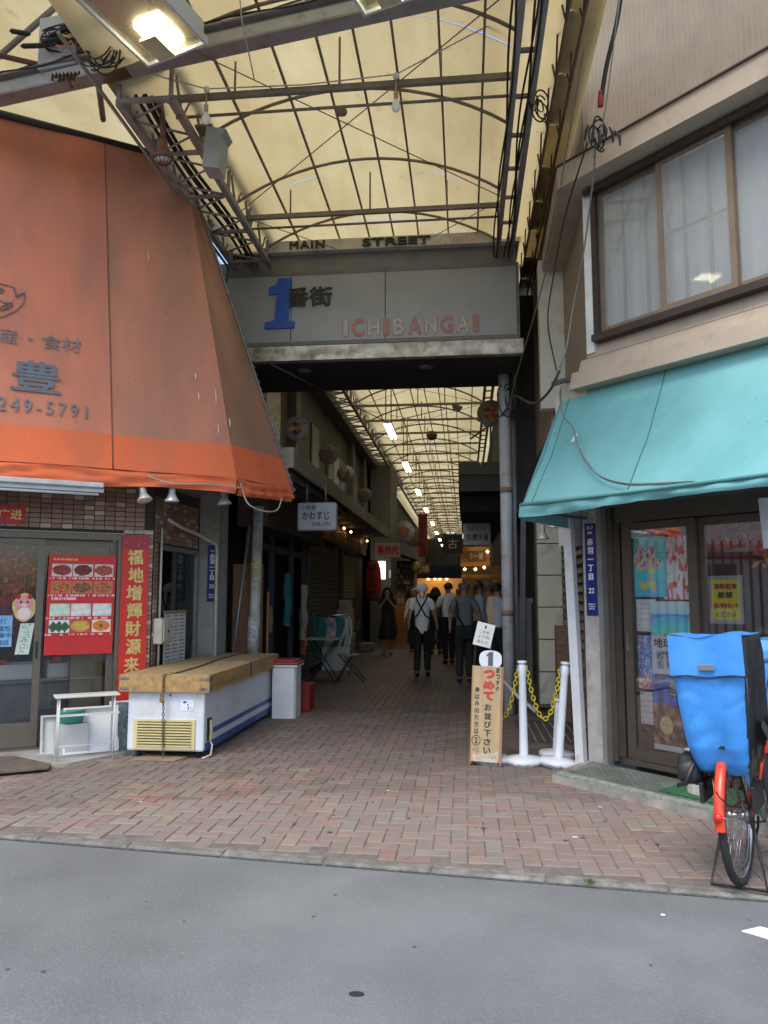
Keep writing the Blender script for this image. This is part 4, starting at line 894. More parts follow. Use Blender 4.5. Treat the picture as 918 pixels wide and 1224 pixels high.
# cables on the beam
cbl = thing("cable_bundle", "black cables and looped connectors tied along the oblique front roof beam", "cables", (-3.0, 5.6, 5.85))
rc = random.Random(11)
for k in range(5):
    mb = MB(); ph = rc.random() * 6; mb.tube([fbp(t, .19 + .02 * math.sin(t * 40 + ph) + .012 * k, -.07 + .015 * k) for t in [i / 60 for i in range(61)]], .009, 4); mb.ob("cable", cb, cbl)
def loops(cx, cy, cz, n, r, rz_, seed, name, par, vert=True):
    q = random.Random(seed); b_ = MB()
    for k in range(n):
        a0 = q.random() * 6; rr = r * (.55 + .5 * q.random()); ox, oz = q.uniform(-.06, .06), q.uniform(-.05, .05)
        sw_, tw_ = q.uniform(.4, .8), q.uniform(-.5, .5); pts = [(cx + ox + rr * sw_ * math.cos(a) + tw_ * rr * .4 * math.sin(a), cy + .03 * math.sin(a + k) + .012 * k, cz + oz + rr * math.sin(a) * rz_ * (1 + .12 * math.sin(2 * a + k))) for a in [a0 + i * .3 for i in range(20)]]
        b_.tube(pts, .007, 4)
    b_.ob(name, cb, par, kind='stuff' if n > 5 else None)
G_ = lambda t, dz, dy=-.12: fbp(t, dz, dy)
loops(-2.80, 5.33, 5.76, 10, .20, 1.0, 3, "cable_loops", cbl)
p_ = G_(.38, .38); loops(p_[0] + .05, p_[1], p_[2], 8, .25, .35, 5, "cable_loops", cbl)
for k in range(9):
    q = (p_[0] - .25 + rc.random() * .55, p_[1] - .05, p_[2] - .13 + rc.random() * .26); l = .09 + .05 * rc.random(); a = rc.uniform(-.4, .4)
    mb = MB(); mb.tube([(q[0] - l, q[1], q[2] - l * a), (q[0] - l * .8, q[1], q[2] - l * a * .8), (q[0] + l * .8, q[1], q[2] + l * a * .8), (q[0] + l, q[1], q[2] + l * a)], .02, 6, rs=[.007, .02, .02, .007]); mb.ob("connector", cb, cbl)
for k, m_ in enumerate((mat("wire_orange", (.65, .16, .08), rough=.5), mat("wire_yellow", (.7, .55, .12), rough=.5), mat("wire_orange", (0, 0, 0)), mat("wire_white", (.7, .7, .66), rough=.5), mat("wire_orange", (0, 0, 0)))):
    mb = MB(); b0 = (p_[0] + .1 + .05 * k, p_[1] - .08, p_[2] - .16 + .09 * k); mb.tube([b0, (b0[0] + .06, b0[1], b0[2] - .03), (b0[0] + .13, b0[1] - .01, b0[2] + .02), (b0[0] + .18, b0[1], b0[2] - .04 - .02 * k)], .01, 5); mb.ob("wire", m_, cbl)
jb = thing("junction_box", "pale blue grey junction box mounted above the front roof beam", "box", fbp(.385, .2, -.1))
mb = MB(KF); q = KF.inverted() @ Vector(fbp(.385, .2, -.05)); mb.box(q.x - .2, q.x + .17, q.y, q.y + .12, q.z - .05, q.z + .42, bev=.006); mb.ob("case", mat("box_blue_grey", (.45, .50, .56), rough=.45, var=.06), jb)
mb = MB(KF); mb.box(q.x + .17, q.x + .26, q.y + .02, q.y + .1, q.z - .05, q.z + .5); mb.ob("side_bracket", rsp, jb)
mb = MB(); q = Vector(fbp(.755, .19, 0)); mb.box(q.x - .06, q.x + .06, q.y, q.y + .1, q.z + .0, q.z + .9, bev=.004); mb.ob("white_upright", white_m, label="short white upright box standing on the front roof beam", cat="post")
q = fbp(.40, -.02, -.05); mb = MB()
for k in range(8): mb.tube([(q[0] - .12 + k * .03, q[1] - .03, q[2] + .0 + .02 * math.sin(k * 2)), (q[0] - .11 + k * .033, q[1] - .05, q[2] + .05), (q[0] - .09 + k * .03, q[1] - .03, q[2] + .02)], .012, 5)
mb.tube([(q[0] + .0, q[1] - .04, q[2] + .02), (q[0] + .06, q[1] - .04, q[2] - .08)], .012, 5); mb.ob("rusty_clamp", mat("rust_dark", (.10, .04, .025), rough=.9, var=.4, scale=30), label="rusty clamp bolted on the front roof beam", cat="clamp")

# floodlights
def flood(c, label, on, yaw=-20):
    T = Matrix.Translation(c) @ Matrix.Rotation(rad(yaw), 4, 'Z') @ Matrix.Rotation(rad(-3), 4, 'X')
    t = thing("flood_lamp", label, "lamp", c)
    b_ = MB(); b_.box(-.27, .27, -.36, .36, .02, .16, bev=.03, T=T); b_.ob("housing", mat("lamp_housing", (.5, .52, .55), rough=.45, var=.1), t)
    b_ = MB(); b_.box(-.27, .27, -.36, .36, .0, .02, bev=0, T=T); b_.ob("reflector", mat("lamp_reflector", (.42, .40, .28), rough=.3, metal=.5, var=.1, bump=0), t)
    b_ = MB(); b_.box(-.285, -.265, -.375, .375, -.03, .03, T=T); b_.box(.265, .285, -.375, .375, -.03, .03, T=T); b_.box(-.265, .265, -.375, -.355, -.03, .03, T=T); b_.box(-.265, .265, .355, .375, -.03, .03, T=T); b_.ob("rim", MATS["lamp_housing"], t)
    b_ = MB(); b_.box(-.10, .13, .02, .30, -.035, -.002, bev=.015, T=T); b_.ob("lit_bulb", mat("lamp_glow", (1, .95, .8), emit=(1, .90, .62), estr=9, bump=0), t)
    b_ = MB(); b_.box(-.13, .02, .12, .33, -.06, -.036, T=T); b_.ob("bulb_shield", mat("shield", (.5, .48, .3), rough=.4), t)
    return t
flood((-2.22, 4.80, 5.50), "large lit floodlight with square reflector hanging from the front beam", True)
flood((-.50, 4.36, 5.42), "second lit floodlight cut by the top edge of the photo", True)
# bare bulbs on string wire
bm_ = mat("bulb_frosted", (.85, .85, .82), rough=.3, var=.03)
for x, lab in ((-2.13, "white bulb on the string wire beside the left girder"), (-.52, "white bulb on the string wire in the middle of the roof opening")):
    t = thing("hanging_bulb", lab, "bulb", (x, 5.9, 5.40))
    mb = MB(); mb.lathe([(0, -.0), (.022, .008), (.036, .03), (.038, .05), (.03, .075), (.017, .10), (.016, .115), (0, .116)], (x, 5.9, 5.40), 14); mb.ob("globe", bm_, t)
    mb = MB(); mb.lathe([(.018, .10), (.02, .16), (.008, .17), (.004, .3), (0, .3)], (x, 5.9, 5.41), 10); mb.ob("socket", cable_m if False else mat("socket_cream", (.45, .38, .25), rough=.5), t)
    mb = MB(); mb.lathe([(0, -.01), (.025, 0), (.025, .03), (0, .04)], (x, 5.9, 5.70), 10); mb.ob("insulator", whitep, t)
mb = MB(); mb.tube([(-2.8, 5.5, 5.75), (-2.45, 5.75, 5.74), (-2.13, 5.9, 5.72), (-1.3, 5.92, 5.71), (-.52, 5.9, 5.73), (.3, 5.6, 5.9), (1.0, 5.3, 6.15)], .007, 4); mb.ob("string_wire", MATS["cable_white"], label="pale wire strung across the roof opening carrying two bulbs", cat="wire")
mb = MB(); mb.tube([(-1.6, 4.9, 6.2), (-1.62, 5.2, 5.75), (-1.63, 5.6, 5.55)], .005, 4); mb.ob("dangling_cord", MATS["cable_white"], label="short pale cord dangling beside the lit floodlight", cat="cord")
mb = MB(); mb.lathe([(0, -.03), (.05, -.02), (.055, .0), (.02, .03), (0, .03)], (-1.02, 6.17, 5.62), 12); mb.ob("smoke_detector", rst, label="small round detector fixed to the thin roof tie rod", cat="detector")
# caged lamp on the awning top
cg = thing("caged_lamp", "brown bulkhead lamp with wire cage over the top of the orange awning", "lamp", (-2.52, 5.95, 5.25))
T = Matrix.Translation((-2.52, 5.95, 5.20)) @ Matrix.Rotation(rad(10), 4, 'X') @ Matrix.Scale(.8, 4)
rbn = mat("rust_brown", (.15, .06, .04), rough=.7, var=.3, scale=14)
mb = MB(); mb.lathe([(.11, -.06), (.105, -.02), (.06, .02), (.055, .10), (.05, .14), (0, .14)], T=T, n=18); mb.ob("hood", rbn, cg)
mb = MB(); mb.lathe([(0, -.12), (.05, -.11), (.085, -.08), (.092, -.055)], T=T, n=18); mb.ob("lens", mat("lens_grey", (.42, .44, .46), rough=.2), cg)
mb = MB()
for k in range(6): a = k * math.pi / 6; mb.tube([tuple(T @ Vector((.098 * math.cos(b) * math.cos(a), .098 * math.cos(b) * math.sin(a), -.055 - .075 * math.sin(b)))) for b in [i * math.pi / 10 for i in range(11)]], .004, 4)
for rr, zz in ((.10, -.06), (.06, -.115)): mb.tube([tuple(T @ Vector((rr * math.cos(a), rr * math.sin(a), zz))) for a in [i * .52 for i in range(12)]], .004, 4, closed=True)
mb.ob("wire_cage", rbn, cg)
mb = MB(); mb.tube([(-2.52, 5.95, 5.33), (-2.55, 5.99, 5.56), (-2.65, 6.1, 5.9)], .025, 6); mb.tube([(-2.6, 6.05, 5.8), (-3.3, 5.85, 5.92), (-4.6, 5.3, 6.0)], .022, 6); mb.ob("arm", rbn, cg)
gb = thing("grey_roof_box", "small grey metal box hung on the left roof girder", "box", (-2.22, 6.3, 5.2))
mb = MB(); mb.prism([(-2.27, 5.22), (-2.12, 5.20), (-2.10, 5.50), (-2.06, 5.56), (-2.24, 5.60)], 6.22, 6.42, axis='Y'); mb.ob("case", mat("box_grey", (.30, .31, .32), rough=.5, var=.15), gb); mb = MB(); mb.box(-2.36, -2.2, 6.25, 6.4, 5.62, 5.64); mb.ob("bracket", rst, gb)
# vertical cable runs on the right girder
cr2 = thing("cable_run", "black cables running along the right roof girder", "cables", (.5, 8, 5.6))
for k, (x, ph) in enumerate(((.39, 0), (.40, 2), (.53, 4), (.545, 1), (.56, 3))):
    mb = MB(); mb.tube([(x + .022 * math.sin(t * 2.1 + ph), t, 5.53 + .015 * math.sin(t * 3 + ph * 2)) for t in [3.7 + i * .2 for i in range(30)]], .009, 4); mb.ob("cable", cb, cr2)
loops(.66, 6.1, 5.5, 5, .12, 1.0, 9, "cable_loops", cr2)

# fluorescent battens down the alley
tube_on = mat("tube_glow", (1, 1, 1), emit=(1, .96, .86), estr=5, bump=0)
fy = [14.45, 18.6, 23.3, 28.2, 33.5, 38.6, 43.5, 48.4, 53.2]
for i, y in enumerate(fy):
    t = thing("batten_light", ["nearest lit tube light hanging under the alley roof", "second lit tube light from the gate sign", "third lit tube light from the gate sign", "fourth lit tube light from the gate sign", "fifth lit tube light from the gate sign"][i] if i < 5 else "far lit tube light in the receding row under the alley roof", "tube light", (-1.4, y, 4.5), "tube lights hanging in a row under the roof")
    mb = MB(); mb.box(-1.46, -1.32, y - .65, y + .65, 4.60, 4.66); mb.ob("batten", whitep, t)
    for dx in (-.04, .04):
        mb = MB(); mb.tube([(-1.39 + dx, y - .62, 4.58), (-1.39 + dx, y + .62, 4.58)], .02, 6); mb.ob("tube", tube_on, t)
    mb = MB(); mb.tube([(-1.43, y - .5, 4.65), (-1.43, y - .5, 5.7)], .01, 4); mb.tube([(-1.33, y - .5, 4.65), (-1.33, y - .5, 5.7)], .01, 4); mb.ob("rods", rst, t)
t = thing("batten_light", "horizontal lit tube across the far end of the alley", "tube light", (-.9, 55.5, 4.5)); mb = MB(); mb.box(-1.2, -.55, 55.4, 55.5, 4.47, 4.56); mb.ob("tube", tube_on, t)
mb = MB(); mb.add([(-.28, 17.5, 5.9), (-.0, 17.6, 5.82), (-.08, 17.9, 5.78), (-.22, 17.9, 5.8)], [(0, 1, 2, 3)]); mb.add([(-.28, 17.5, 5.89), (-.0, 17.6, 5.81), (-.08, 17.9, 5.77), (-.22, 17.9, 5.79)], [(0, 1, 2, 3)]); mb.ob("white_scrap", paperw, label="torn white scrap caught under the far roof sheets", cat="scrap")
mb = MB(); mb.lathe([(0, -.12), (.10, -.08), (.13, 0), (.1, .09), (0, .12)], (-.73, 17.6, 5.15), 12); mb.ob("hanging_ball", mat("brown_ball", (.16, .09, .05), rough=.8, var=.4, scale=12), label="small brown ball hanging in mid roof beyond the gate sign", cat="ornament")

# ============================================================ RIGHT CORNER SHOP
tanw = mat("tan_wall", (.275, .222, .160), rough=.85, var=.08, scale=1.5, stain=((.225, .18, .13), .35, 2))
tanl = mat("tan_ledge", (.40, .33, .25), rough=.8, var=.1, scale=3, stain=((.3, .23, .19), .35, 5))
cream_w = mat("cream_panel", (.60, .60, .52), rough=.6, var=.08, stain=((.4, .38, .3), .33, 5))
rs_ = thing("corner_house", "right corner building with tan upper storey and glass shop front under the teal awning", "building", RF @ Vector((1.2, 1, 0)))
mb = MB(RF); mb.box(0, 4.5, .0, .15, 3.0, 3.66); mb.box(0, .08, .0, .15, 3.66, 5.05); mb.box(3.2, 4.5, .0, .15, 3.66, 5.05); mb.ob("upper_wall", tanw, rs_)
mb = MB(); mb.prism([(1.13, 6.80), (1.26, 6.80), (1.26, 10.7), (1.13, 10.7)], 3.0, 9.0); mb.ob("side_wall", tanw, rs_)
# ribbed cladding above the ledge
mb = MB(RF); mb.box(0.0, 4.5, -.02, .15, 5.26, 9.0); mb.ob("upper_cladding", tanw, rs_)
rib = MB(RF)
for i in range(90): rib.box(.02 + i * .045, .045 + i * .045, -.023, -.02, 5.30, 9.0)
rib.ob("cladding_ribs", mat("tan_rib", (.265, .213, .153), rough=.85), rs_, kind='stuff')
mb = MB(RF); mb.box(-.02, 4.5, -.035, -.02, 5.262, 5.29); mb.ob("flashing", mat("flash_brown", (.07, .04, .035), rough=.5), rs_)
mb = MB(); P = lambda x, y: (RF @ Vector((x, y, 0))).to_2d()
a, b, c, d = P(-.12, -.3), P(4.5, -.3), P(4.5, 0), P(-.02, 0)
mb.prism([tuple(a), tuple(b), tuple(c), tuple(d)], 5.055, 5.25); mb.prism([tuple(a), tuple(d), (1.13, 8.4), (.90, 8.4)], 5.055, 5.25); mb.ob("ledge", tanl, rs_)
mb = MB(); mb.prism([tuple(P(-.14, -.32)), tuple(P(4.5, -.32)), tuple(P(4.5, 0)), tuple(d)], 5.25, 5.262); mb.prism([tuple(P(-.14, -.32)), tuple(d), (1.13, 8.42), (.87, 8.42)], 5.25, 5.262); mb.ob("ledge_cap", MATS["flash_brown"], rs_)
mb = MB(); mb.box(.86, 1.128, 8.43, 8.6, 3.5, 5.2); mb.ob("cream_pilaster", cream_w, rs_)
mb = MB(); mb.box(.98, 1.128, 8.61, 10.7, 3.3, 6); mb.ob("side_return", tanw, rs_)
mb = MB(RF); mb.box(-.03, .05, -.07, .0, 3.56, 5.05); mb.ob("white_strip", mat("strip_white", (.66, .69, .66), rough=.5), rs_)
# upper window
dbr = mat("window_brown", (.055, .042, .035), rough=.4, metal=.4, var=.15); lbr = mat("sash_bronze", (.23, .17, .12), rough=.4, metal=.4, var=.1)
wn = MB(RF); wn.box(.06, 3.2, -.10, -.001, 5.0, 5.052); wn.box(.02, 3.2, -.13, -.10, 4.98, 5.03); wn.box(.06, 3.2, -.12, -.001, 3.64, 3.70); wn.box(.06, .11, -.08, -.001, 3.7, 5.0); wn = wn.ob("window", dbr, rs_)
def sash(x0, x1, y, muntins):
    m_ = MB(RF); m_.box(x0, x0 + .045, y, y + .03, 3.70, 5.0); m_.box(x1 - .045, x1, y, y + .03, 3.70, 5.0); m_.box(x0 + .045, x1 - .045, y, y + .03, 4.95, 5.0); m_.box(x0 + .045, x1 - .045, y, y + .03, 3.70, 3.76); s_ = m_.ob("sash", lbr, wn)
    return s_
glass_u = glass_mat("curtain_glass", (.88, .9, .92), .5, .30, (.55, .57, .56))
for i, (x0, x1, y) in enumerate(((.11, .78, -.04), (.72, 1.36, -.08), (1.32, 2.1, -.04), (2.06, 2.9, -.08))):
    s_ = sash(x0, x1, y, 0); g = MB(RF); g.box(x0 + .045, x1 - .045, y + .012, y + .017, 3.76, 4.95); g.ob("pane", glass_u, wn)
    if i in (0, 1):
        m_ = MB(RF); 
        for k in ((1, 2) if i else (1, 2)): xx = x0 + (x1 - x0) * k / 3; m_.box(xx - .012, xx + .012, y + .035, y + .055, 3.76, 4.95)
        if i: m_.box(x0 + .045, x1 - .045, y + .036, y + .054, 4.35, 4.375)
        m_.ob("lattice_bars", lbr, wn)
cur = mat("curtain", (.78, .78, .76), rough=.9, var=.12, scale=3, stretch=(6, 6, .6))
for i, (x0, x1, m_) in enumerate(((.13, .75, cur), (.62, 1.3, cur), (1.34, 2.9, cur))):
    mb = MB(RF); mb.grid(lambda u, v: (x0 + (x1 - x0) * u, .03 + .007 * math.sin(u * (x1 - x0) * 60 + math.sin(v * 3 + i)) * (.6 + .5 * v) + .012 * fnoise(u * 6, v * 4, i), 5.0 - 1.3 * v), 60, 10); mb.ob("curtain", m_, wn)
mb = MB(RF); mb.box(.082, 3.2, .45, .49, 3.66, 5.04); mb.box(.082, 3.2, .15, .45, 5.0, 5.04); mb.ob("room_backing", mat("room_tan", (.26, .18, .12), rough=.9), wn)
# siding boards
for k, (z0, z1, y) in enumerate(((3.52, 3.645, -.05), (3.41, 3.52, -.09), (3.25, 3.41, -.15))):
    mb = MB(); A0 = RF @ Vector((-.05 - .09 * k, y, 0)); 
    mb = MB(RF); mb.prism([(y, z0), (y - .012, z0 + .004), (y + .03, z1), (.0, z1), (.0, z0)], -.04 - .06 * k, 4.4, axis='X'); mb.ob("siding_board", tanl, rs_)
# ground floor
mb = MB(RF); mb.box(-.02, 4.4, .16, .2, 2.2, 3.0); mb.box(0, 4.4, -.0, .15, 2.2, 2.99); mb.ob("lintel_wall", wall_dark, rs_)
mb = MB(RF); mb.box(-.17, .0, -.03, .12, .05, 3.2, bev=.006); mb.ob("grey_post", mat("grey_post", (.40, .39, .37), rough=.7, var=.15, scale=7, stain=((.30, .24, .17), .40, 9)), rs_)
mb = MB(RF); mb.box(.0, .045, -.05, .12, .05, 2.2); mb.ob("steel_trim", mat("trim_grey", (.22, .22, .21), rough=.5, metal=.3), rs_)
mb = MB(RF); mb.box(-.20, -.172, .0, .12, .05, 2.6); mb.ob("rusty_edge", rust, rs_)
# shop front frames
rbrown = mat("bronze_frame", (.10, .082, .062), rough=.45, metal=.4, var=.12, scale=4, stretch=(1, 1, 6))
mb = MB(RF); mb.box(.045, .10, .02, .14, .09, 2.2); mb.box(.10, .17, .05, .14, .09, 2.2); mb.box(.17, 4.3, .0, .14, 2.06, 2.2); mb.box(.17, 4.3, .0, .14, .09, .13); mb.box(4.24, 4.3, 0, .14, .13, 2.06); mb.ob("shopfront_frame", rbrown, rs_)
dark_al = mat("dark_aluminium", (.07, .06, .05), rough=.4, metal=.4)
mb = MB(RF); mb.box(.10, .17, .03, .05, .13, 2.06); mb.ob("dark_jamb", dark_al, rs_)
gr = glass_mat("front_glass", (.98, .98, .98), 3.2)
def slider2(x0, x1, y, bot, top=2.05):
    m_ = MB(RF); m_.box(x0, x0 + .075, y, y + .04, .135, top); m_.box(x1 - .075, x1, y, y + .04, .135, top); m_.box(x0 + .075, x1 - .075, y + .002, y + .038, top - .06, top); m_.box(x0 + .075, x1 - .075, y + .002, y + .038, .135, bot)
    d = m_.ob("door", rbrown, rs_); g = MB(RF); g.box(x0 + .075, x1 - .075, y + .012, y + .018, bot, top - .06); g.ob("pane", gr, d); return d
d3 = slider2(.20, .87, .02, .23); d4 = slider2(.84, 1.9, .07, .23); d5 = slider2(1.87, 2.9, .02, .23); d6 = slider2(2.87, 4.2, .07, .23)
mb = MB(RF); mb.box(.225, .245, .012, .02, 1.0, 1.14); mb.ob("handle", steel, d3)
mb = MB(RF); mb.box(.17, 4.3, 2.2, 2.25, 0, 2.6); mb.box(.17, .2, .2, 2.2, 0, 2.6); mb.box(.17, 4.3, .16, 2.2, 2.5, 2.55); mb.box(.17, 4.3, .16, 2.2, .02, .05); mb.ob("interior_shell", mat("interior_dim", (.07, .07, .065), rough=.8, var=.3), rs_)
# step with chequer plate
stp = MB(RF); stp.prism([(-.20, -.05), (-.02, -.66), (4.4, -.66), (4.4, .0), (-.20, .0)], -.02, .055); stp.ob("concrete_step", concrete, kind='structure')
mtl = mat("chequer_plate", (.20, .22, .20), rough=.6, metal=.3, var=.25, scale=6, stain=((.11, .12, .10), .45, 5))
cp = thing("chequer_mat", "worn grey chequer plate laid on the step before the right shop", "plate", RF @ Vector((1.0, -.35, .055)))
mb = MB(RF); mb.prism([(-.13, -.03), (.02, -.56), (1.95, -.56), (1.95, -.03)], .056, .062); mb.ob("plate", mtl, cp)
st_ = MB(RF); n_ = 0
for i in range(62):
    for j in range(17):
        x = .02 + i * .031; y = -.54 + j * .031
        if x < -.13 + (-.03 - y) * .28: continue
        if (i + j) % 2: st_.box(x - .011, x + .011, y - .003, y + .003, .062, .0655)
        else: st_.box(x - .003, x + .003, y - .011, y + .011, .062, .0655)
st_.ob("raised_studs", mtl, cp, kind='stuff')
mb = MB(RF); mb.prism([(.0, -.655), (4.4, -.655), (4.4, -.57), (.02, -.57)], .056, .075); mb.ob("step_nosing", mat("nosing", (.27, .30, .26), rough=.8, var=.4, scale=30, stain=((.14, .2, .16), .45, 18)), label="speckled greenish edge strip along the front of the right shop step", cat="edge strip")
mb = MB(RF); mb.box(.80, 1.55, -.48, -.02, .067, .075); mb.ob("green_mat", mat("mat_green", (.02, .12, .05), rough=.95, bump=.5, bscale=200), label="dark green mat on the step behind the bicycle", cat="mat")
mb = MB(RF); mb.prism([(1.05 + .12 * math.cos(a) * (1.15 if 0 < a < 3.2 else 1), -.30 + .11 * math.sin(a)) for a in [k * .449 for k in range(14)]], .077, .36); mb.ob("white_tub", mat("tub_white", (.5, .5, .48), rough=.5, stain=((.3, .22, .18), .4, 6)), label="scuffed white tub on the green mat behind the bicycle wheel", cat="tub")

# posters inside the glass
def pmap(s, t):
    n = fnoise(s * 4, t * 4, 7); n2 = fnoise(s * 11, t * 11, 8)
    if ((s - .42) / .42) ** 2 + ((t - .45) / .40) ** 2 + 1.1 * n < .72:
        if t < .5: return (190 + 60 * n2, 150 + 90 * fnoise(s * 9, t * 9, 2), 140 + 80 * n2) if n2 > -.2 else (90, 80, 90)
        return (215, 160 + 50 * n2, 90)
    return (50 + 50 * n2, 140 + 50 * (1 - t), 215)
def pred(s, t):
    n = fnoise(s * 5, t * 5, 17)
    if fnoise(s * 9, t * 7, 4) > .1: return (180, 60, 50)
    return (225, 195 + 30 * n, 175)
def pcal(s, t):
    if t > .08 and (s * 7) % 1 > .3 and (t * 6) % 1 > .55 and fnoise(s * 30, t * 30, 3) > 0: return (120, 125, 130)
    return (212, 218, 220)
def pfest(s, t):
    n = fnoise(s * 5, t * 7, 27); n2 = fnoise(s * 14, t * 16, 8)
    if n2 > .22: return (225, 205, 180)
    if n2 < -.28: return (190, 60, 60)
    return (60 + 60 * (t > .8) * 2, 110 + 60 * n, 165 - 60 * (t > .8))
def psea(s, t):
    if t < .17: return (150 - 200 * t, 175, 220)
    if t < .50:
        e = .20 + .12 * (s - .5) ** 2 * 2
        if t < e: return (60, 100, 175)
        if t > .40 + .12 * abs(s - .62) + .02 * fnoise(s * 20, 1): return (130 + 40 * fnoise(s * 20, t * 20), 150, 90) if s > .3 else (200, 215, 235)
        return (30 + 20 * s, 145 + 60 * (t - e) * 2, 205)
    if .67 < t < .93 and .08 < s < .95:
        if .15 < ((s - .08) * 4.6) % 1 and .12 < ((t - .67) * 7.7) % 1: return tuple(120 + 90 * fnoise(s * 18 + c, t * 18, c) for c in (1, 2, 3))
        return (238, 240, 242)
    return (238, 240, 242)
def pnight(s, t):
    n = fnoise(s * 6, t * 9, 5)
    if t < .38: return (30 + 30 * n, 65 + 50 * n, 130 + 70 * n + (60 if t > .28 and s > .5 else 0))
    if t > .93: return (225, 225, 225)
    d_ = math.hypot((s - .4) / 1, (t - .66) * 1.7)
    if .12 < d_ < .2: return (225, 180, 90)
    if d_ < .12: return (200, 215, 190) if fnoise(s * 30, t * 30) > 0 else (170, 110, 60)
    return (95 + 110 * n, 65 + 80 * n, 50 + 60 * n)
def lbl(name, x0, x1, z0, z1, y, nx, nz, fn, label, cat="poster", **k): return printed(name, RF, x0, x1, y, z0, z1, nx, nz, fn, None, label=label, cat=cat, gain=2.3, **k)
lbl("map_poster", .285, .585, 1.44, 1.93, .060, 50, 70, pmap, "blue illustrated map poster topmost in the right shop door")
lbl("red_poster", .555, .80, 1.42, 1.92, .064, 34, 60, pred, "pale poster with red print beside the illustrated map")
lbl("calendar_sheet", .29, .47, 1.16, 1.42, .066, 30, 34, pcal, "white calendar sheet below the illustrated map poster")
sp = lbl("sea_poster", .43, .81, .83, 1.405, .050, 52, 80, psea, "blue sea cruise poster with headline 地球一周 in the shop door")
fp = lbl("festival_poster", .295, .44, .70, 1.13, .058, 26, 60, pfest, "narrow colourful festival poster left of the sea cruise poster")
lbl("lower_calendar", .30, .46, .42, .68, .062, 26, 34, pcal, "white calendar sheet below the festival poster")
np_ = lbl("night_poster", .42, .71, .24, .815, .054, 44, 80, pnight, "dark blue and brown poster with golden ring at the bottom of the door")
text("地球一周", .09, RF, .62, .047, 1.075, black_m, sp, w=.34, h=.075, bold=.002, ext=.001); text("船旅 一〇五日間", .03, RF, .62, .047, 1.0, MATS["trim_grey"], sp, w=.2, ext=.001)
text("地球\n一周", .11, RF, .64, .05, .72, paperw, np_, w=.12, h=.16, bold=.003, ext=.001)
lbl("blue_cloth_strip", .29, .60, 1.95, 1.99, .07, 20, 6, lambda s, t: (40, 90, 150) if fnoise(s * 8, t * 3) > 0 else (190, 200, 210), "blue and white folded cloth at the top of the right shop door", cat="cloth")
# inside: yellow sign, plate sign, red leaves, goods
yb = thing("yellow_notice", "yellow parking notice with red characters behind the right shop glass", "notice", RF @ Vector((1.05, .10, 1.25)))
mb = MB(RF); mb.box(.915, 1.185, .10, .106, 1.24, 1.60); mb.ob("backing", mat("clear_sleeve", (.35, .37, .36), rough=.3), yb); mb = MB(RF); mb.box(.94, 1.16, .094, .10, 1.27, 1.57); mb.ob("sheet", mat("notice_yellow", (.62, .55, .02), rough=.5, var=.12), yb)
rn = mat("notice_red", (.45, .03, .04), rough=.5); text("無断駐車", .05, RF, 1.055, .092, 1.52, rn, yb, w=.18, h=.045, bold=.002); text("厳禁", .07, RF, 1.05, .092, 1.455, black_m, yb, w=.12, h=.05, bold=.002); text("前に停めないで", .05, RF, 1.05, .092, 1.375, rn, yb, w=.19, h=.045, bold=.002); text("ください", .07, RF, 1.05, .092, 1.31, black_m, yb, w=.15, h=.04, bold=.001)
sgn = thing("plate_sign", "grey rounded sign with dark red characters hanging inside the right shop window", "sign", RF @ Vector((1.09, .25, 1.78)))
mb = MB(RF); mb.box(.99, 1.205, .19, .28, 1.78, 2.0, bev=.02); mb.ob("sign_case", mat("sign_grey", (.33, .34, .36), rough=.5), sgn); text("営業中", .06, RF, 1.1, .187, 1.955, MATS["trim_grey"], sgn, w=.15, h=.04); text("豊品", .1, RF, 1.1, .187, 1.86, rn, sgn, w=.15, h=.1, bold=.004)
rl = random.Random(8); mb = MB(RF)
for k in range(620):
    x = .90 + 1.2 * rl.random(); z = 2.0 - .18 * rl.random() ** 1.5 - (.22 * rl.random() if x > 1.25 else 0); y = .115 + .12 * rl.random(); a = rl.random() * 6.3; s = .022 + .03 * rl.random(); b_ = rl.random() * 2
    u = Vector((math.cos(a), .5 * math.sin(b_), math.sin(a))) * s; v = Vector((-math.sin(a), math.cos(b_), math.cos(a))) * s * .5; p = Vector((x, y, z)); mb.add([tuple(p - u), tuple(p + v), tuple(p + u), tuple(p - v)], [(0, 1, 2, 3)])
mb.ob("maple_garland", mat("maple_leaf", (0, 0, 0), rough=.5, ramp=[(.62, .06, .03), (.7, .16, .03), (.45, .03, .02), (.75, .3, .05), (.5, .07, .03)], island=True), label="red and orange artificial maple leaves hanging inside the right window", cat="garland")
gdz = random.Random(4)
mb = MB(RF); mb.box(.9, 2.2, .2, .7, .05, 1.02); mb.ob("display_case", mat("case_dim", (.12, .14, .13), rough=.4), label="dim display case standing inside the right shop window", cat="display case")
for k in range(16):
    x = .92 + k * .075; h = .10 + .12 * gdz.random(); c = gdz.choice(["goods_green", "goods_red", "goods_white"]); m_ = mat(c, {"goods_green": (.06, .2, .12), "goods_red": (.4, .04, .06), "goods_white": (.5, .5, .48)}[c], rough=.4, var=.5, scale=30)
    mb = MB(RF); mb.box(x, x + .06, .25 + .05 * gdz.random(), .40, 1.021, 1.02 + h, bev=.01); mb.ob("package", m_, label={"goods_green": "dark green", "goods_red": "dark red", "goods_white": "white"}[c] + " package on the display case inside the right window", cat="package", group="packages on the right window case " + c[6:])
mb = MB(RF); mb.grid(lambda u, v: (1.40 + .02 * v + .5 * u, .0 - .03 - .012 * math.sin(u * 25), 2.14 - .36 * v), 16, 4); mb.ob("white_curtain", mat("curtain_blue_white", (.62, .66, .74), rough=.9), label="white cloth hanging before the glass at the right edge", cat="cloth")

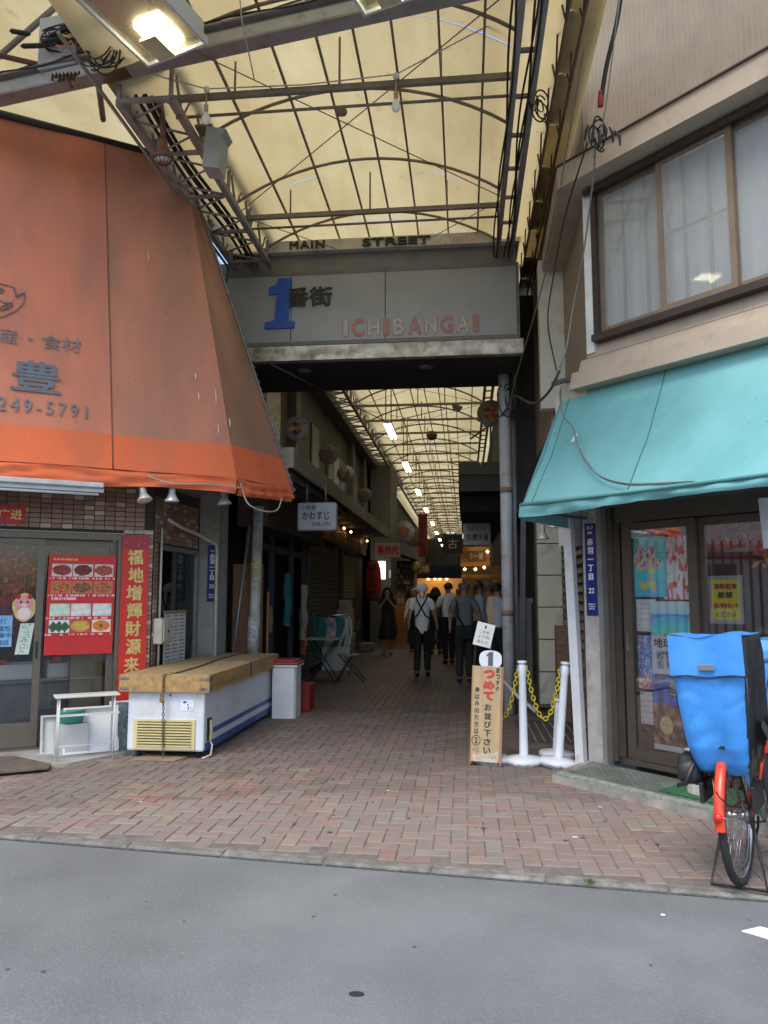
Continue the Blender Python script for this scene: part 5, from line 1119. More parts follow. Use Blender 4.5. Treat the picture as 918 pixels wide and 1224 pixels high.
# blue plate + white leaning post
plate(RF, -.135, -.02, -.038, 1.28, 2.07, "22", "blue enamel street plate numbered 22 on the grey post of the right shop", "22-7")
ppr = mat("post_white", (.58, .60, .62), rough=.6, var=.1, stain=((.35, .28, .2), .33, 6))
mb = MB(); mb.bar((.965, 6.84, .02), (.905, 6.88, 2.25), .075, .075); mb.ob("white_post", ppr, label="leaning white square post at the left end of the teal awning", cat="post")
sp1 = spot((.83, 7.25, 2.28), "white spot lamp right beside the white post under the teal awning", (0, 0, -1)); sp2 = spot((.76, 7.6, 2.2), "second spot lamp farther behind under the left end of the teal awning", (0, 0, -1))
# beige cabinet and louvres behind stanchions
cbm = mat("beige_steel", (.60, .58, .45), rough=.6, var=.08, stain=((.28, .26, .2), .33, 4))
cb_ = thing("beige_shutter_panel", "tall beige panelled shutter box behind the chained stanchions", "panel", (1.1, 10.2, 0))
mb = MB(); mb.box(.92, 1.26, 10.16, 10.4, 0.04, 2.55); mb.ob("carcass", mat("beige_dark", (.16, .155, .12), rough=.8), cb_)
for k in range(6):
    mb = MB(); mb.box(.935, 1.245, 10.135, 10.16, .08 + k * .41, .475 + k * .41, bev=.004); mb.ob("panel", cbm, cb_)
lv = thing("louvre_wall", "narrow dark louvred wall between the beige panel and the white post", "louvre", (1.27, 9, 0))
mb = MB(); mb.box(1.27, 1.30, 7.1, 10.12, 0, 2.9); mb.ob("backing", wall_dark, lv)
for k in range(26):
    mb = MB(); mb.add([(1.262, 7.4, .15 + k * .1), (1.262, 10.1, .15 + k * .1), (1.222, 10.1, .09 + k * .1), (1.222, 7.4, .09 + k * .1), (1.268, 7.4, .16 + k * .1), (1.268, 10.1, .16 + k * .1), (1.228, 10.1, .10 + k * .1), (1.228, 7.4, .10 + k * .1)], [(0, 1, 2, 3), (7, 6, 5, 4), (0, 3, 7, 4), (1, 5, 6, 2)]); mb.ob("slat", MATS["beige_dark"] if k % 2 else mat("slat_tan", (.25, .22, .17), rough=.8), lv)
mb = MB(); mb.box(1.05, 1.2, 9.2, 9.4, 0, 1.1); mb.ob("brown_carton", mat("stack_brown", (.2, .13, .08), rough=.8, stretch=(1, 1, 8), var=.4), label="stack of brown scrap boards behind the tilted stanchion", cat="boards")
mb = MB(); mb.box(.62, .86, 10.3, 10.5, 0, 1.35); mb.box(.60, .88, 10.28, 10.52, 1.35, 1.42); mb.ob("grey_locker", mat("locker_grey", (.16, .165, .16), rough=.7, stain=((.1, .09, .07), .4, 6)), label="low grey box unit standing behind the white pole", cat="cabinet")
mb = MB(); mb.bar((.70, 10.2, .0), (.78, 10.25, 2.6), .05, .05); mb.ob("grey_upright", mat("upright_grey", (.28, .29, .30), rough=.6), label="grey upright bar between the white pole and the beige panel", cat="post")
mb = MB(); mb.tube([(.45, 9.6, .42), (.62, 9.4, .25), (.8, 9.2, .12)], .025, 6); mb.ob("pale_pipe", wpipe, label="short pale pipe leaning against the foot of the white pole", cat="pipe")

# ============================================================ TEAL AWNING
TB_ = RF @ Vector((0, -.8, 2.19)); TT = RF @ Vector((0, 0, 3.28)); tx = (RF.to_3x3() @ Vector((1, 0, 0))); tu = (TT - TB_); TLEN = tu.length; tu.normalize(); tn = tu.cross(tx).normalized()
if tn.dot(RF.to_3x3() @ Vector((0, 1, 0))) < 0: tn = -tn
TF = Matrix(((tx.x, tn.x, tu.x, TB_.x), (tx.y, tn.y, tu.y, TB_.y), (tx.z, tn.z, tu.z, TB_.z), (0, 0, 0, 1)))
teal = awn_mat("teal_canvas", (.19, .44, .445), (.12, .32, .33), .45)
ta = thing("teal_awning", "teal canvas awning sloping over the right corner shop", "awning", RF @ Vector((1.2, -.7, 2.0)))
tb = lambda x, z: .045 * math.sin(max(0, min(1, z / TLEN)) * math.pi) * (.6 + .4 * math.sin(x * 5)) + .014 * fnoise(x * 2.5, z * 2.5) + .004 * fnoise(x * 9, z * 3)
edges = [(-.14, -.36), (.86, .70), (2.02, 1.9), (3.2, 3.1), (4.3, 4.3)]
for (b0, t0), (b1, t1) in zip(edges, edges[1:]):
    mb = MB(TF); mb.grid(lambda u, v: ((b0 + (b1 - b0) * u) * (1 - v) + (t0 + (t1 - t0) * u) * v, tb(0, TLEN * v), TLEN * v), 12, 14); mb.ob("canvas_panel", teal, ta)
    mb = MB(TF); mb.tube([(b1 * (1 - v) + t1 * v, tb(0, TLEN * v) - .004, TLEN * v) for v in [i / 10 for i in range(11)]], .005, 4); mb.ob("seam", mat("teal_seam", (.04, .20, .20), rough=.8), ta)
mb = MB(TF); mb.tube([(-.05 * (1 - v) - .27 * v, tb(0, TLEN * v) - .003, TLEN * v) for v in [i / 10 for i in range(11)]], .004, 4); mb.ob("seam", MATS["teal_seam"], ta)
def tval(u, v):
    x = -.16 + 4.45 * u; w_ = .02 * math.sin(x * 7) * v + .014 * math.sin(x * 23 + v) * v + .02 * fnoise(x * 4, v * 2)
    dr = (.085 + .03 * max(0, math.sin(x * 1.7 + 1.5))) * v
    return (x, -.81 - .012 * math.sin(v * 3.1) + w_, 2.195 - dr)
mb = MB(RF); mb.grid(tval, 140, 6); mb.ob("valance", teal, ta)
mb = MB(RF); mb.tube([(-.14, -.82, 2.185), (.8, -.835, 2.18), (1.9, -.825, 2.185), (4.3, -.83, 2.18)], .016, 6); mb.ob("hem_roll", teal, ta)
mb = MB(); c0, c1, c2 = TF @ Vector((-.15, 0, 0)), TF @ Vector((-.36, 0, TLEN)), RF @ Vector((-.25, -.02, 2.15)); mb.add([tuple(c0), tuple(c1), tuple(c2)], [(0, 1, 2)]); mb.add([tuple(c0), tuple(c2), tuple(c2 - Vector((0, 0, .12))), tuple(c0 - Vector((0, 0, .13)))], [(0, 1, 2, 3)]); mb.ob("side_panel", teal, ta)
mb = MB(TF); mb.tube([(-.36, .01, TLEN), (4.3, .01, TLEN)], .012, 5); mb.ob("head_rod", mat("rod_brown", (.08, .06, .05)), ta)
mb = MB(RF); mb.tube([(-.12, -.78, 2.12), (-.12, -.02, 2.12)], .014, 5); mb.tube([(2.0, -.78, 2.12), (2.0, -.02, 2.12)], .014, 5); mb.ob("frame_arm", pipe, ta)
mb = MB(TF); mb.box(.08, .105, -.03, -.024, .63, .72); mb.ob("white_mark", whitep, ta)
mb = MB(TF)
for dy, r in ((-.02, .006), (-.035, .0045)):
    mb.tube(smooth([(-.36, dy - .03, 1.40), (-.33, dy - .02, 1.28), (-.15, dy - .035, .98), (.05, dy - .035, .78), (.2, dy - .03, .55), (.38, dy - .02, .36 + dy), (.6, dy - .02, .14), (.85, dy - .02, .03), (1.1, dy - .02, -.01), (1.4, dy - .0, -.02)]), r, 5)
mb.ob("awning_cable", mat("cable_teal_grey", (.18, .21, .21), rough=.5), label="pair of grey cables hanging across the front of the teal awning", cat="cable")
# bracket and cables at corner
mb = MB(RF); mb.box(-.42, .02, -.09, -.06, 3.36, 3.40); mb.ob("steel_angle", mat("angle_dark", (.10, .10, .11), rough=.5, metal=.4), label="dark steel angle bracket above the left corner of the teal awning", cat="bracket")
mb = MB(RF); mb.box(-.34, -.06, -.05, .0, 3.05, 3.35); mb.ob("cream_box", mat("cream_box", (.45, .41, .30), rough=.8, stain=((.3, .25, .18), .4, 8)), label="cream box end under the dark steel bracket", cat="box")
mb = MB(RF); mb.box(-.50, -.36, .05, .2, 1.9, 3.3); mb.ob("cream_duct", cream_w, label="cream vertical duct left of the teal awning", cat="duct")
def wire(name, pts, r, m, label, cat="cable", n=5): b_ = MB(); b_.tube(smooth(pts), r, n); return b_.ob(name, m, label=label, cat=cat)
wire("service_cable", [(1.32, 5.5, 6.6), (1.22, 5.6, 5.9), (1.14, 5.7, 5.55), (1.10, 5.75, 5.32)], .018, cb, "thick black service cable hanging before the tan cladding")
wire("red_joint", [(1.10, 5.75, 5.36), (1.09, 5.76, 5.24)], .024, mat("joint_red", (.3, .03, .02), rough=.5), "short red joint at the foot of the thick black service cable", "cable joint")
sl_ = thing("splice_cluster", "tangle of black splices and loops under the red cable joint", "cables", (1.05, 5.8, 5.0))
loops(1.05, 5.82, 5.06, 5, .13, 1.1, 21, "cable_loops", sl_)
for k in range(6):
    q = Vector((1.0 + .04 * k, 5.8, 5.12 - .03 * (k % 3))); mb = MB(); mb.tube([q, q + Vector((-.015 + .01 * k, 0, -.05)), q + Vector((-.03 + .014 * k, 0, -.13))], .012, 5, rs=[.006, .014, .006]); mb.ob("splice", cb, sl_)
cg_ = mat("cable_pale_grey", (.20, .19, .17), rough=.6)
wire("drop_cable", [(1.06, 5.85, 5.0), (1.08, 6.1, 4.85), (1.05, 6.5, 4.4), (.98, 6.7, 4.0), (.9, 6.6, 3.6), (.84, 6.65, 3.42)], .008, cg_, "pale cable dropping past the white strip beside the upper window")
wire("drop_cable", [(1.0, 5.85, 5.0), (.92, 6.6, 4.8), (.85, 7.0, 4.4), (.80, 7.1, 4.0), (.82, 6.7, 3.42)], .007, cb, "thin black cable dropping beside the cream pilaster to the corner bracket")
wire("drop_cable", [(.95, 5.6, 5.6), (.90, 6.4, 5.2), (.82, 7.4, 4.6), (.62, 9.3, 4.0), (.58, 9.6, 3.7)], .007, cg_, "long grey cable slanting from the tan cladding down to the white pole")
wire("corner_cable", [(.84, 6.65, 3.4), (.78, 7.0, 3.3), (.72, 8.0, 3.45), (.62, 9.4, 3.9), (.5, 9.75, 3.75), (.1, 10.5, 3.6)], .014, mat("cable_brown", (.09, .07, .055), rough=.7), "thick dark cable sagging from the corner bracket to the white pole")
wire("cladding_wire", [(1.25, 5.4, 6.3), (1.12, 5.7, 5.2), (1.05, 5.9, 4.9)], .005, cg_, "thin wire running down the tan cladding left of the service cable")
wire("upper_conduit", [(.75, 5.4, 6.5), (1.0, 5.35, 6.55), (1.4, 5.0, 6.7)], .03, pipe, "grey conduit crossing the top corner of the right building", "conduit")
sn = thing("cable_tangle", "tangled black wires knotted round the top of the white pole", "cables", (.6, 9.8, 3.8)); loops(.62, 9.75, 3.92, 9, .22, 1.2, 31, "wire_loops", sn)

# ============================================================ STANCHIONS, CHAINS, BOARD
swm = mat("stanchion_white", (.66, .70, .76), rough=.35, var=.05, stain=((.4, .38, .35), .26, 9))
def stanchion(x, y, label, tilt=0.0, h=.86):
    t = thing("stanchion", label, "stanchion", (x, y, 0), "white stanchions at the alley entrance")
    T = Matrix.Translation((x, y, 0)) @ Matrix.Rotation(tilt, 4, 'Y')
    b_ = MB(T); b_.lathe([(.155, .0), (.16, .012), (.16, .045), (.15, .058), (.07, .072), (.04, .078), (0, .08)], n=32); b_.ob("base", swm, t)
    b_ = MB(T); b_.lathe([(.1605, .008), (.1608, .03)], n=32); o = b_.ob("scuffed_rim", mat("scuff", (.5, .5, .5), rough=.8, var=.4, scale=30, stain=((.05, .05, .05), .46, 22)), t)
    b_ = MB(T); b_.lathe([(.043, .07), (.038, .085), (.032, h - .1), (.034, h - .09), (.034, h - .02), (.030, h - .015), (.030, h), (.041, h + .002), (.041, h + .02), (0, h + .026)], n=20); b_.ob("tube", swm, t)
    for sx in (-1, 1): b_ = MB(T); b_.box(sx * .034, sx * .046, -.012, .012, h - .075, h - .015); b_.ob("hook", mat("hook_grey", (.25, .26, .28), rough=.5), t)
    return t, T @ Vector((0, 0, h - .05))
s1, h1 = stanchion(.49, 6.94, "upright white stanchion right beside the wooden queue board")
s2, h2 = stanchion(.775, 6.90, "front white stanchion tilting right beside the leaning post", rad(5.5))
s3, h3 = stanchion(.80, 7.22, "rear white stanchion half hidden behind the tilted one", rad(3), .50)
ylw = mat("chain_yellow", (.55, .45, .02), rough=.45)
def sagchain(p0, p1, sag, label):
    p0, p1 = Vector(p0), Vector(p1); t = thing("plastic_chain", label, "chain", (p0 + p1) / 2, "yellow plastic chains between the stanchions")
    chain(t, [p0 + (p1 - p0) * (i / 20) - Vector((0, 0, sag * 4 * (i / 20) * (1 - i / 20))) for i in range(21)], .036, .032, .0055, ylw)
sagchain((.17, 7.05, .74), h1 + Vector((-.04, 0, 0)), .40, "yellow chain sagging from the wooden board to the first stanchion")
sagchain(h1 + Vector((.04, 0, -.0)), h2 + Vector((-.04, 0, 0)), .42, "yellow chain sagging between the two front stanchions")
s4, h4 = stanchion(.21, 6.98, "white stanchion base hidden behind the wooden queue board", 0, .70)
qb = thing("queue_board", "narrow wooden queue board with brush writing and a round number one", "sign board", (.13, 6.8, 0))
QF = Matrix.Translation((.155, 6.80, .02)) @ Matrix.Rotation(rad(-4), 4, 'Z') @ Matrix.Rotation(rad(-3), 4, 'X') @ Matrix.Rotation(rad(2.2), 4, 'Y')
wood = mat("board_wood", (.50, .37, .20), rough=.7, var=.1, scale=4, stretch=(8, 8, .6), stain=((.40, .27, .13), .35, 5)); wood2 = mat("board_edge", (.34, .20, .11), rough=.8, var=.2, stretch=(6, 6, .5))
mb = MB(QF); mb.box(-.125, .115, .0, .012, .02, .82); mb.ob("board_face", wood, qb); mb = MB(QF); mb.box(.115, .135, -.002, .10, .0, .822); mb.box(-.135, -.125, .0, .10, .0, .822); mb.box(-.125, .115, .09, .10, .0, .82); mb.ob("board_side", wood2, qb)
rbm = mat("brush_red", (.55, .06, .05), rough=.6, var=.2, scale=40); bbm = mat("brush_black", (.05, .045, .04), rough=.6)
for i, chh in enumerate("つめて"): text(chh, .12, QF, .012, -.003, .755 - i * .092, rbm, qb, w=.10, h=.078, bold=.010, ext=.001)
for i, chh in enumerate("お並び下さい"): text(chh, .08, QF, .01, -.002, .475 - i * .072, bbm, qb, w=.062, h=.058, bold=.003, ext=.001)
for i, chh in enumerate("まっすぐ"): text(chh, .05, QF, .088, -.002, .79 - i * .052, bbm, qb, w=.036, h=.044, bold=.002, ext=.001)
for i, chh in enumerate("※はみ出た方は"): text(chh, .05, QF, -.085, -.002, .62 - i * .058, bbm, qb, w=.040, h=.044, bold=.001, ext=.001)
text("2", .06, QF, -.085, -.002, .195, bbm, qb, w=.032, h=.05, bold=.001, ext=.001); text("へど", .05, QF, -.085, -.002, .12, bbm, qb, w=.06, h=.04, ext=.001)
mb = MB(QF); mb.tube([(-.085 + .036 * math.cos(a), -.002, .195 + .042 * math.sin(a)) for a in [k * .524 for k in range(12)]], .003, 4, closed=True); mb.ob("ring_mark", bbm, qb)
mb = MB(QF); mb.prism([(-.11, .02), (.10, .02), (.11, .12), (.05, .09), (-.02, .11), (-.07, .07), (-.11, .09)], -.002, 0.0, axis='Y'); mb.ob("peeled_patch", mat("peel", (.55, .48, .38), rough=.8, var=.3, scale=30), qb)
mb = MB(QF); mb.prism([(.02 + .098 * math.copysign(abs(math.cos(a)) ** .75, math.cos(a)), .88 + .078 * math.copysign(abs(math.sin(a)) ** .75, math.sin(a))) for a in [k * .2618 for k in range(24)]], .02, .035, axis='Y'); mb.ob("round_disc", mat("disc_white", (.72, .76, .82), rough=.35, var=.03), qb)
mb = MB(QF); mb.prism([(.0, .825), (.042, .825), (.042, .945), (.012, .945), (-.018, .915), (-.018, .905), (.0, .912)], .016, .0195, axis='Y'); mb.ob("numeral", mat("numeral_grey", (.10, .11, .13), rough=.5), qb)
pt = thing("sign_stick", "thin pole with wooden head carrying a tilted white card behind the queue board", "sign", (.2, 7.1, .0))
mb = MB(); mb.tube([(.22, 7.08, .0), (.225, 7.08, 1.36)], .008, 6); mb.ob("rod", steel, pt); mb = MB(); mb.box(.20, .25, 7.06, 7.10, 1.20, 1.44); mb.ob("wooden_head", mat("head_wood", (.14, .10, .06), rough=.8), pt)
CF = Matrix.Translation((.165, 7.05, 1.10)) @ Matrix.Rotation(rad(-14), 4, 'Y') ; CF = Matrix.Translation((.165, 7.05, 1.10)) @ Matrix.Rotation(rad(14), 4, 'Y')
mb = MB(CF); mb.box(-.08, .08, -.002, .002, -.105, .105); mb.ob("card", paperw, pt)
for i, s in enumerate(("■", "この札", "より列", "並んで")): text(s, .04, CF, .05 - i * .035 if False else -.0, -.003, .07 - i * .045, black_m, pt, w=.10 if i else .015, h=.03, ext=.0005)

# ============================================================ BICYCLE
ha = rad(30); BF = frame((1.385, 4.24), math.sin(ha), math.cos(ha)) @ Matrix.Rotation(rad(-3), 4, 'X')
bk_ = thing("bicycle", "orange red bicycle with blue rain covered child seat parked at the right shop", "bicycle", BF @ Vector((.5, 0, 0)))
redp = mat("bike_orange", (.62, .055, .022), rough=.28, var=.08, bump=0); rub = mat("tyre_rubber", (.025, .025, .025), rough=.8); chrome = mat("bike_steel", (.55, .55, .55), rough=.25, metal=.9, bump=0)
def wheel(cx, name):
    c = (cx, 0, .335); b_ = MB(BF); b_.tube([(cx + .315 * math.cos(a), 0, .335 + .315 * math.sin(a)) for a in [k * 2 * math.pi / 40 for k in range(40)]], .021, 8, closed=True); wh = b_.ob("wheel", rub, bk_)
    b_ = MB(BF); n = 40
    prof = [(.296, -.013), (.285, -.012), (.283, 0), (.285, .012), (.296, .013)]; vs = []; fs = []
    for k in range(n):
        a = 2 * math.pi * k / n
        for r, w_ in prof: vs.append((cx + r * math.cos(a), w_, .335 + r * math.sin(a)))
    for k in range(n):
        for j in range(4): fs.append((k * 5 + j, k * 5 + j + 1, ((k + 1) % n) * 5 + j + 1, ((k + 1) % n) * 5 + j))
    b_.add(vs, fs, True); b_.ob("rim", chrome, wh)
    b_ = MB(BF); b_.lathe([(.018, -.05), (.03, -.03), (.016, -.02), (.016, .02), (.03, .03), (.018, .05)], (cx, 0, .335), 12, axis='Y'); b_.ob("hub", chrome, wh)
    for k in range(28):
        a = 2 * math.pi * k / 28; a2 = a + (.5 if k % 2 else -.5); sy = .028 if k % 4 < 2 else -.028; b_ = MB(BF); b_.tube([(cx + .026 * math.cos(a2), sy, .335 + .026 * math.sin(a2)), (cx + .288 * math.cos(a), 0, .335 + .288 * math.sin(a))], .0015, 3); b_.ob("spoke", chrome, wh)
    return wh
wheel(0, "rear"); wheel(1.12, "front")
def fender(cx, a0, a1, nm):
    b_ = MB(BF); N = 22; sec = [(-.025, -.014), (-.020, .001), (-.008, .006), (.008, .006), (.020, .001), (.025, -.014)]
    def f(u, v):
        a = a0 + (a1 - a0) * u; k = v * 5; i = min(4, int(k)); t = k - i; w_ = sec[i][0] + (sec[i + 1][0] - sec[i][0]) * t; h = sec[i][1] + (sec[i + 1][1] - sec[i][1]) * t; r = .362 + h; return (cx + r * math.cos(a), w_, .335 + r * math.sin(a))
    b_.grid(f, N, 10); return b_.ob(nm, redp, bk_)
fn_ = fender(0, rad(60), rad(180), "rear_fender"); fender(1.12, rad(20), rad(150), "front_fender")
b_ = MB(BF); b_.lathe([(0, -.012), (.016, -.01), (.022, .0), (.018, .01)], T=Matrix.Translation((-.372, 0, .40)) @ Matrix.Rotation(rad(-90), 4, 'Y'), n=14); b_.ob("reflector", mat("reflector_red", (.6, .02, .015), rough=.15, bump=0), fn_)
b_ = MB(BF)
for s in (-1, 1): b_.tube([(0, s * .06, .335), (.30, s * .05, .80)], .010, 6); b_.tube([(0, s * .06, .335), (.40, s * .04, .32)], .011, 6)
b_.tube([(.28, 0, .85), (.42, 0, .30)], .018, 8); b_.tube([(.42, 0, .30), (.92, 0, .62)], .022, 8); b_.tube([(.36, 0, .42), (.90, 0, .70)], .018, 8); b_.tube([(.86, 0, .92), (.95, 0, .55)], .02, 8)
for s in (-1, 1): b_.tube([(.95, s * .03, .62), (1.0, s * .06, .5), (1.12, s * .06, .335)], .012, 6)
b_.ob("frame", redp, bk_)
b_ = MB(BF); b_.tube([(.28, 0, .84), (.25, 0, .95)], .013, 6); b_.box(.10, .36, -.08, .08, .93, .98, bev=.03); b_.ob("saddle", cb, bk_)
b_ = MB(BF); b_.tube([(.86, 0, .9), (.85, 0, 1.04), (.84, .15, 1.08), (.72, .27, 1.06), (.62, .28, 1.04)], .012, 6); b_.tube([(.85, 0, 1.04), (.84, -.15, 1.08), (.72, -.27, 1.06), (.62, -.28, 1.04)], .012, 6); b_.ob("handlebar", chrome, bk_)
b_ = MB(BF); b_.tube([(.42, .05, .30), (.42, -.06, .30)], .03, 10); b_.lathe([(.085, -.004), (.09, 0), (.085, .004)], (.42, -.05, .30), 24, axis='Y'); b_.tube([(.42, -.07, .30), (.48, -.08, .15)], .01, 5); b_.box(.44, .54, -.16, -.08, .13, .155); b_.tube([(.42, .07, .30), (.36, .08, .45)], .01, 5); b_.box(.31, .41, .08, .16, .44, .465); b_.ob("crank", steel, bk_)
b_ = MB(BF); b_.tube([(.42, -.055, .385), (.0, -.055, .37), (-.03, -.055, .33), (0, -.055, .30), (.42, -.055, .215)], .006, 4); b_.ob("drive_chain", chm, bk_)
b_ = MB(BF)
b_.tube([(.0, .07, .33), (-.02, .09, .20), (-.10, .13, .012), (-.10, -.13, .012), (-.02, -.09, .20), (.0, -.07, .33)], .0085, 6); b_.tube([(-.10, -.13, .012), (-.02, -.17, .012)], .0085, 5); b_.ob("kickstand", cb, bk_)
b_ = MB(BF); b_.box(-.25, .22, -.07, .07, .70, .715); b_.tube([(-.22, .06, .70), (0, .07, .34)], .007, 5); b_.tube([(-.22, -.06, .70), (0, -.07, .34)], .007, 5); b_.ob("rear_rack", cb, bk_)
b_ = MB(BF); b_.box(-.20, .0, .10, .12, .42, .52, bev=.004); b_.ob("foot_rest", cb, bk_)
b_ = MB(BF); b_.box(-.20, .0, -.14, -.12, .40, .52, bev=.004); b_.ob("foot_rest", cb, bk_)
b_ = MB(BF); b_.tube([(-.36, 0, .52), (-.385, -.02, .50), (-.36, -.05, .46), (-.2, -.07, .42)], .004, 4); b_.tube([(.84, .1, 1.06), (.95, .06, .85), (.98, .07, .5)], .004, 4); b_.tube([(.84, -.1, 1.06), (.7, -.05, .8), (.3, -.06, .45), (.05, -.07, .36)], .004, 4); b_.ob("brake_cable", cb, bk_)
for s in (-1, 1): b_ = MB(BF); b_.tube([(-.36, s * .02, .40), (-.2, s * .05, .36), (0, s * .065, .335)], .003, 4); b_.ob("fender_stay", chrome, bk_)
b_ = MB(BF); b_.tube([(.05 + .09 * math.cos(a), -.075, .33 + .0 + .09 * math.sin(a)) for a in [i * .6 for i in range(11)]], .007, 5); b_.ob("ring_lock", cb, bk_)
b_ = MB(BF); b_.lathe([(.034, -.07), (.04, -.06), (.04, -.045), (.03, -.04)], (0, 0, .335), 14, axis='Y'); b_.ob("rear_sprocket", steel, bk_)
# covers
bl = mat("cover_blue", (.045, .25, .66), rough=.5, var=.12, scale=9, bump=.45, bscale=11); blk = mat("cover_black", (.022, .023, .026), rough=.4, bump=.4, bscale=12)
def cover(F, cx, prof, name, parent, n=150, front_blue=True):
    """prof rows: z, half length, half width; blue on the end faces, black on the sides"""
    b_ = MB(F); vs = []
    dense = []
    for q0, q1 in zip(prof, prof[1:]): m_ = max(1, int((q1[0] - q0[0]) / .012)); dense += [tuple(q0[i] + (q1[i] - q0[i]) * k / m_ for i in range(3)) for k in range(m_)]
    prof = dense + [prof[-1]]
    for j, (z, lx, wy) in enumerate(prof):
        t = j / (len(prof) - 1); P4 = 4 * (lx + wy); cr_x = .05
        for k in range(n):
            d = (k / n) * P4
            if d < 2 * wy: x, y, nx_, ny_ = -lx, wy - d, -1, 0
            elif d < 2 * wy + 2 * lx: x, y, nx_, ny_ = -lx + (d - 2 * wy), -wy, 0, -1
            elif d < 4 * wy + 2 * lx: x, y, nx_, ny_ = lx, -wy + (d - 2 * wy - 2 * lx), 1, 0
            else: x, y, nx_, ny_ = lx - (d - 4 * wy - 2 * lx), wy, 0, 1
            ex, ey = max(0, abs(x) - lx + cr_x), max(0, abs(y) - wy + cr_x); q = math.hypot(ex, ey)
            if ex > 0 and ey > 0 and q > cr_x: x -= math.copysign((q - cr_x) * .7 * ex / q, x); y -= math.copysign((q - cr_x) * .7 * ey / q, y)
            pl = 1 - .75 * t; wr = .010 * pl * pl * math.sin(d * 34 + 3 * fnoise(z * 2, d * 2, 1)) + .014 * pl * fnoise(d * 5 + z * 2, z * 1.2, 3) - .009 * pl * max(0, .16 - abs(fnoise(d * 5 - z * 4, z * 2.2 + d * 2, 9))) / .16 
            zz = z + ((.05 * fnoise(d * 5, 1.5, 2) + (-.05 if ny_ else .03)) if j == 0 else .008 * fnoise(d * 12, z * 4))
            vs.append((cx + x + nx_ * wr, y + ny_ * wr, zz))
    fs = []; mi = []
    for j in range(len(prof) - 1):
        z, lx, wy = prof[j]; P4 = 4 * (lx + wy)
        for k in range(n):
            fs.append((j * n + k, j * n + (k + 1) % n, (j + 1) * n + (k + 1) % n, (j + 1) * n + k)); d = ((k + .5) / n) * P4
            mi.append(0 if (d < 2 * wy or 2 * wy + 2 * lx < d < 4 * wy + 2 * lx) else 1)
    b_.add(vs, fs, True); b_.mi[-len(fs):] = mi
    b_.add([vs[(len(prof) - 1) * n + k] for k in range(n)], [tuple(range(n))], True, 0)
    return b_.ob(name, [bl, blk], parent)
cv = cover(BF, -.03, [(.56, .15, .115), (.62, .19, .135), (.70, .225, .152), (.80, .245, .162), (.92, .26, .170), (1.04, .268, .176), (1.055, .27, .177), (1.15, .266, .176), (1.22, .25, .172), (1.245, .24, .165)], "seat_cover", bk_)
b_ = MB(BF); b_.grid(lambda u, v: (-.312 - .006 * math.sin(u * 9) - .004 * v, -.175 + .35 * u, 1.255 - .20 * v + .006 * math.sin(u * 7)), 14, 4); b_.grid(lambda u, v: (-.315 + .25 * v, -.175 + .35 * u, 1.255 + .01 * math.sin(u * 8)), 14, 2); b_.ob("cover_flap", bl, cv)
b_ = MB(BF); b_.tube([(-.322, -.176 + .352 * i / 10, 1.055 + .005 * math.sin(i)) for i in range(11)], .004, 4); b_.tube([(-.30, -.176, 1.05), (-.29, -.17, .9), (-.26, -.15, .66)], .004, 4); b_.ob("piping", blk, cv)
b_ = MB(BF); b_.box(-.331, -.324, -.04, .035, 1.085, 1.115, bev=.002); b_.ob("badge", mat("badge_grey", (.25, .27, .30), rough=.3, metal=.5), cv)
def sac(F, c, rx, ry, rz, seed, n=22):
    m_ = MB(F)
    def f(u, v):
        a, b = u * 2 * math.pi, (v - .5) * math.pi; d = Vector((math.cos(a) * math.cos(b), math.sin(a) * math.cos(b), math.sin(b))); k = 1 + .22 * noise.noise(d * 1.8 + Vector((seed, 0, 0))) + .10 * abs(noise.noise(d * 4 + Vector((0, seed, 0))))
        return (c[0] + rx * k * math.copysign(abs(d.x) ** .7, d.x), c[1] + ry * k * math.copysign(abs(d.y) ** .7, d.y), c[2] + rz * k * math.copysign(abs(d.z) ** .7, d.z))
    m_.grid(f, n, n // 2); return m_
b_ = sac(BF, (-.10, .17, .57), .11, .065, .075, 4);  b_.tube([(-.22, .13, .62), (-.24, .17, .52), (-.20, .22, .50)], .012, 5); b_.ob("black_pouch", blk, cv)
b_ = MB(BF); b_.grid(lambda u, v: (-.15 + .5 * u, -.19 - .10 * v - .04 * math.sin(u * 5) * v, .80 - .22 * v + .05 * fnoise(u * 4, v * 3) + .03 * math.sin(u * 9) * v), 16, 8); b_.ob("hanging_skirt", blk, cv)
cover(BF, 1.05, [(.72, .16, .16), (.85, .2, .19), (1.0, .21, .20), (1.12, .20, .19), (1.18, .16, .16)], "basket_cover", bk_)
# litter and paper on the road
mb = MB(); mb.prism([(1.20, 3.73), (1.30, 3.785), (1.45, 3.68), (1.34, 3.615)], -.028, -.024); mb.ob("white_paper", paperw, label="white sheet of paper lying on the asphalt near the bicycle", cat="paper")
for i, (u_, v_, s_) in enumerate(((.89, 3.86, .012), (.63, 4.9, .02), (.9, 5.6, .014), (-.6, 5.9, .012), (-2.3, 5.4, .012))):
    a_ = i; mb = MB(); mb.prism([(u_, v_), (u_ + s_ * 1.4, v_ + s_ * .3), (u_ + s_, v_ + s_), (u_ - s_ * .3, v_ + s_ * .7)], -.026 if v_ < 4 else .003, -.02 if v_ < 4 else .006)
    mb.ob("litter_scrap", paperw, label="tiny white scrap of litter on the paving or road", cat="litter", group="tiny white scraps lying about the entrance")
qs = random.Random(19); mb = MB()
for k in range(90):
    x, y = qs.uniform(-3.2, 1.6), qs.uniform(4.5, 9.5); r = qs.uniform(.006, .018)
    if free(x, y): mb.prism([(x + r * math.cos(a) * qs.uniform(.7, 1.2), y + r * math.sin(a) * qs.uniform(.7, 1.2)) for a in [i * .9 for i in range(7)]], .002, .0042)
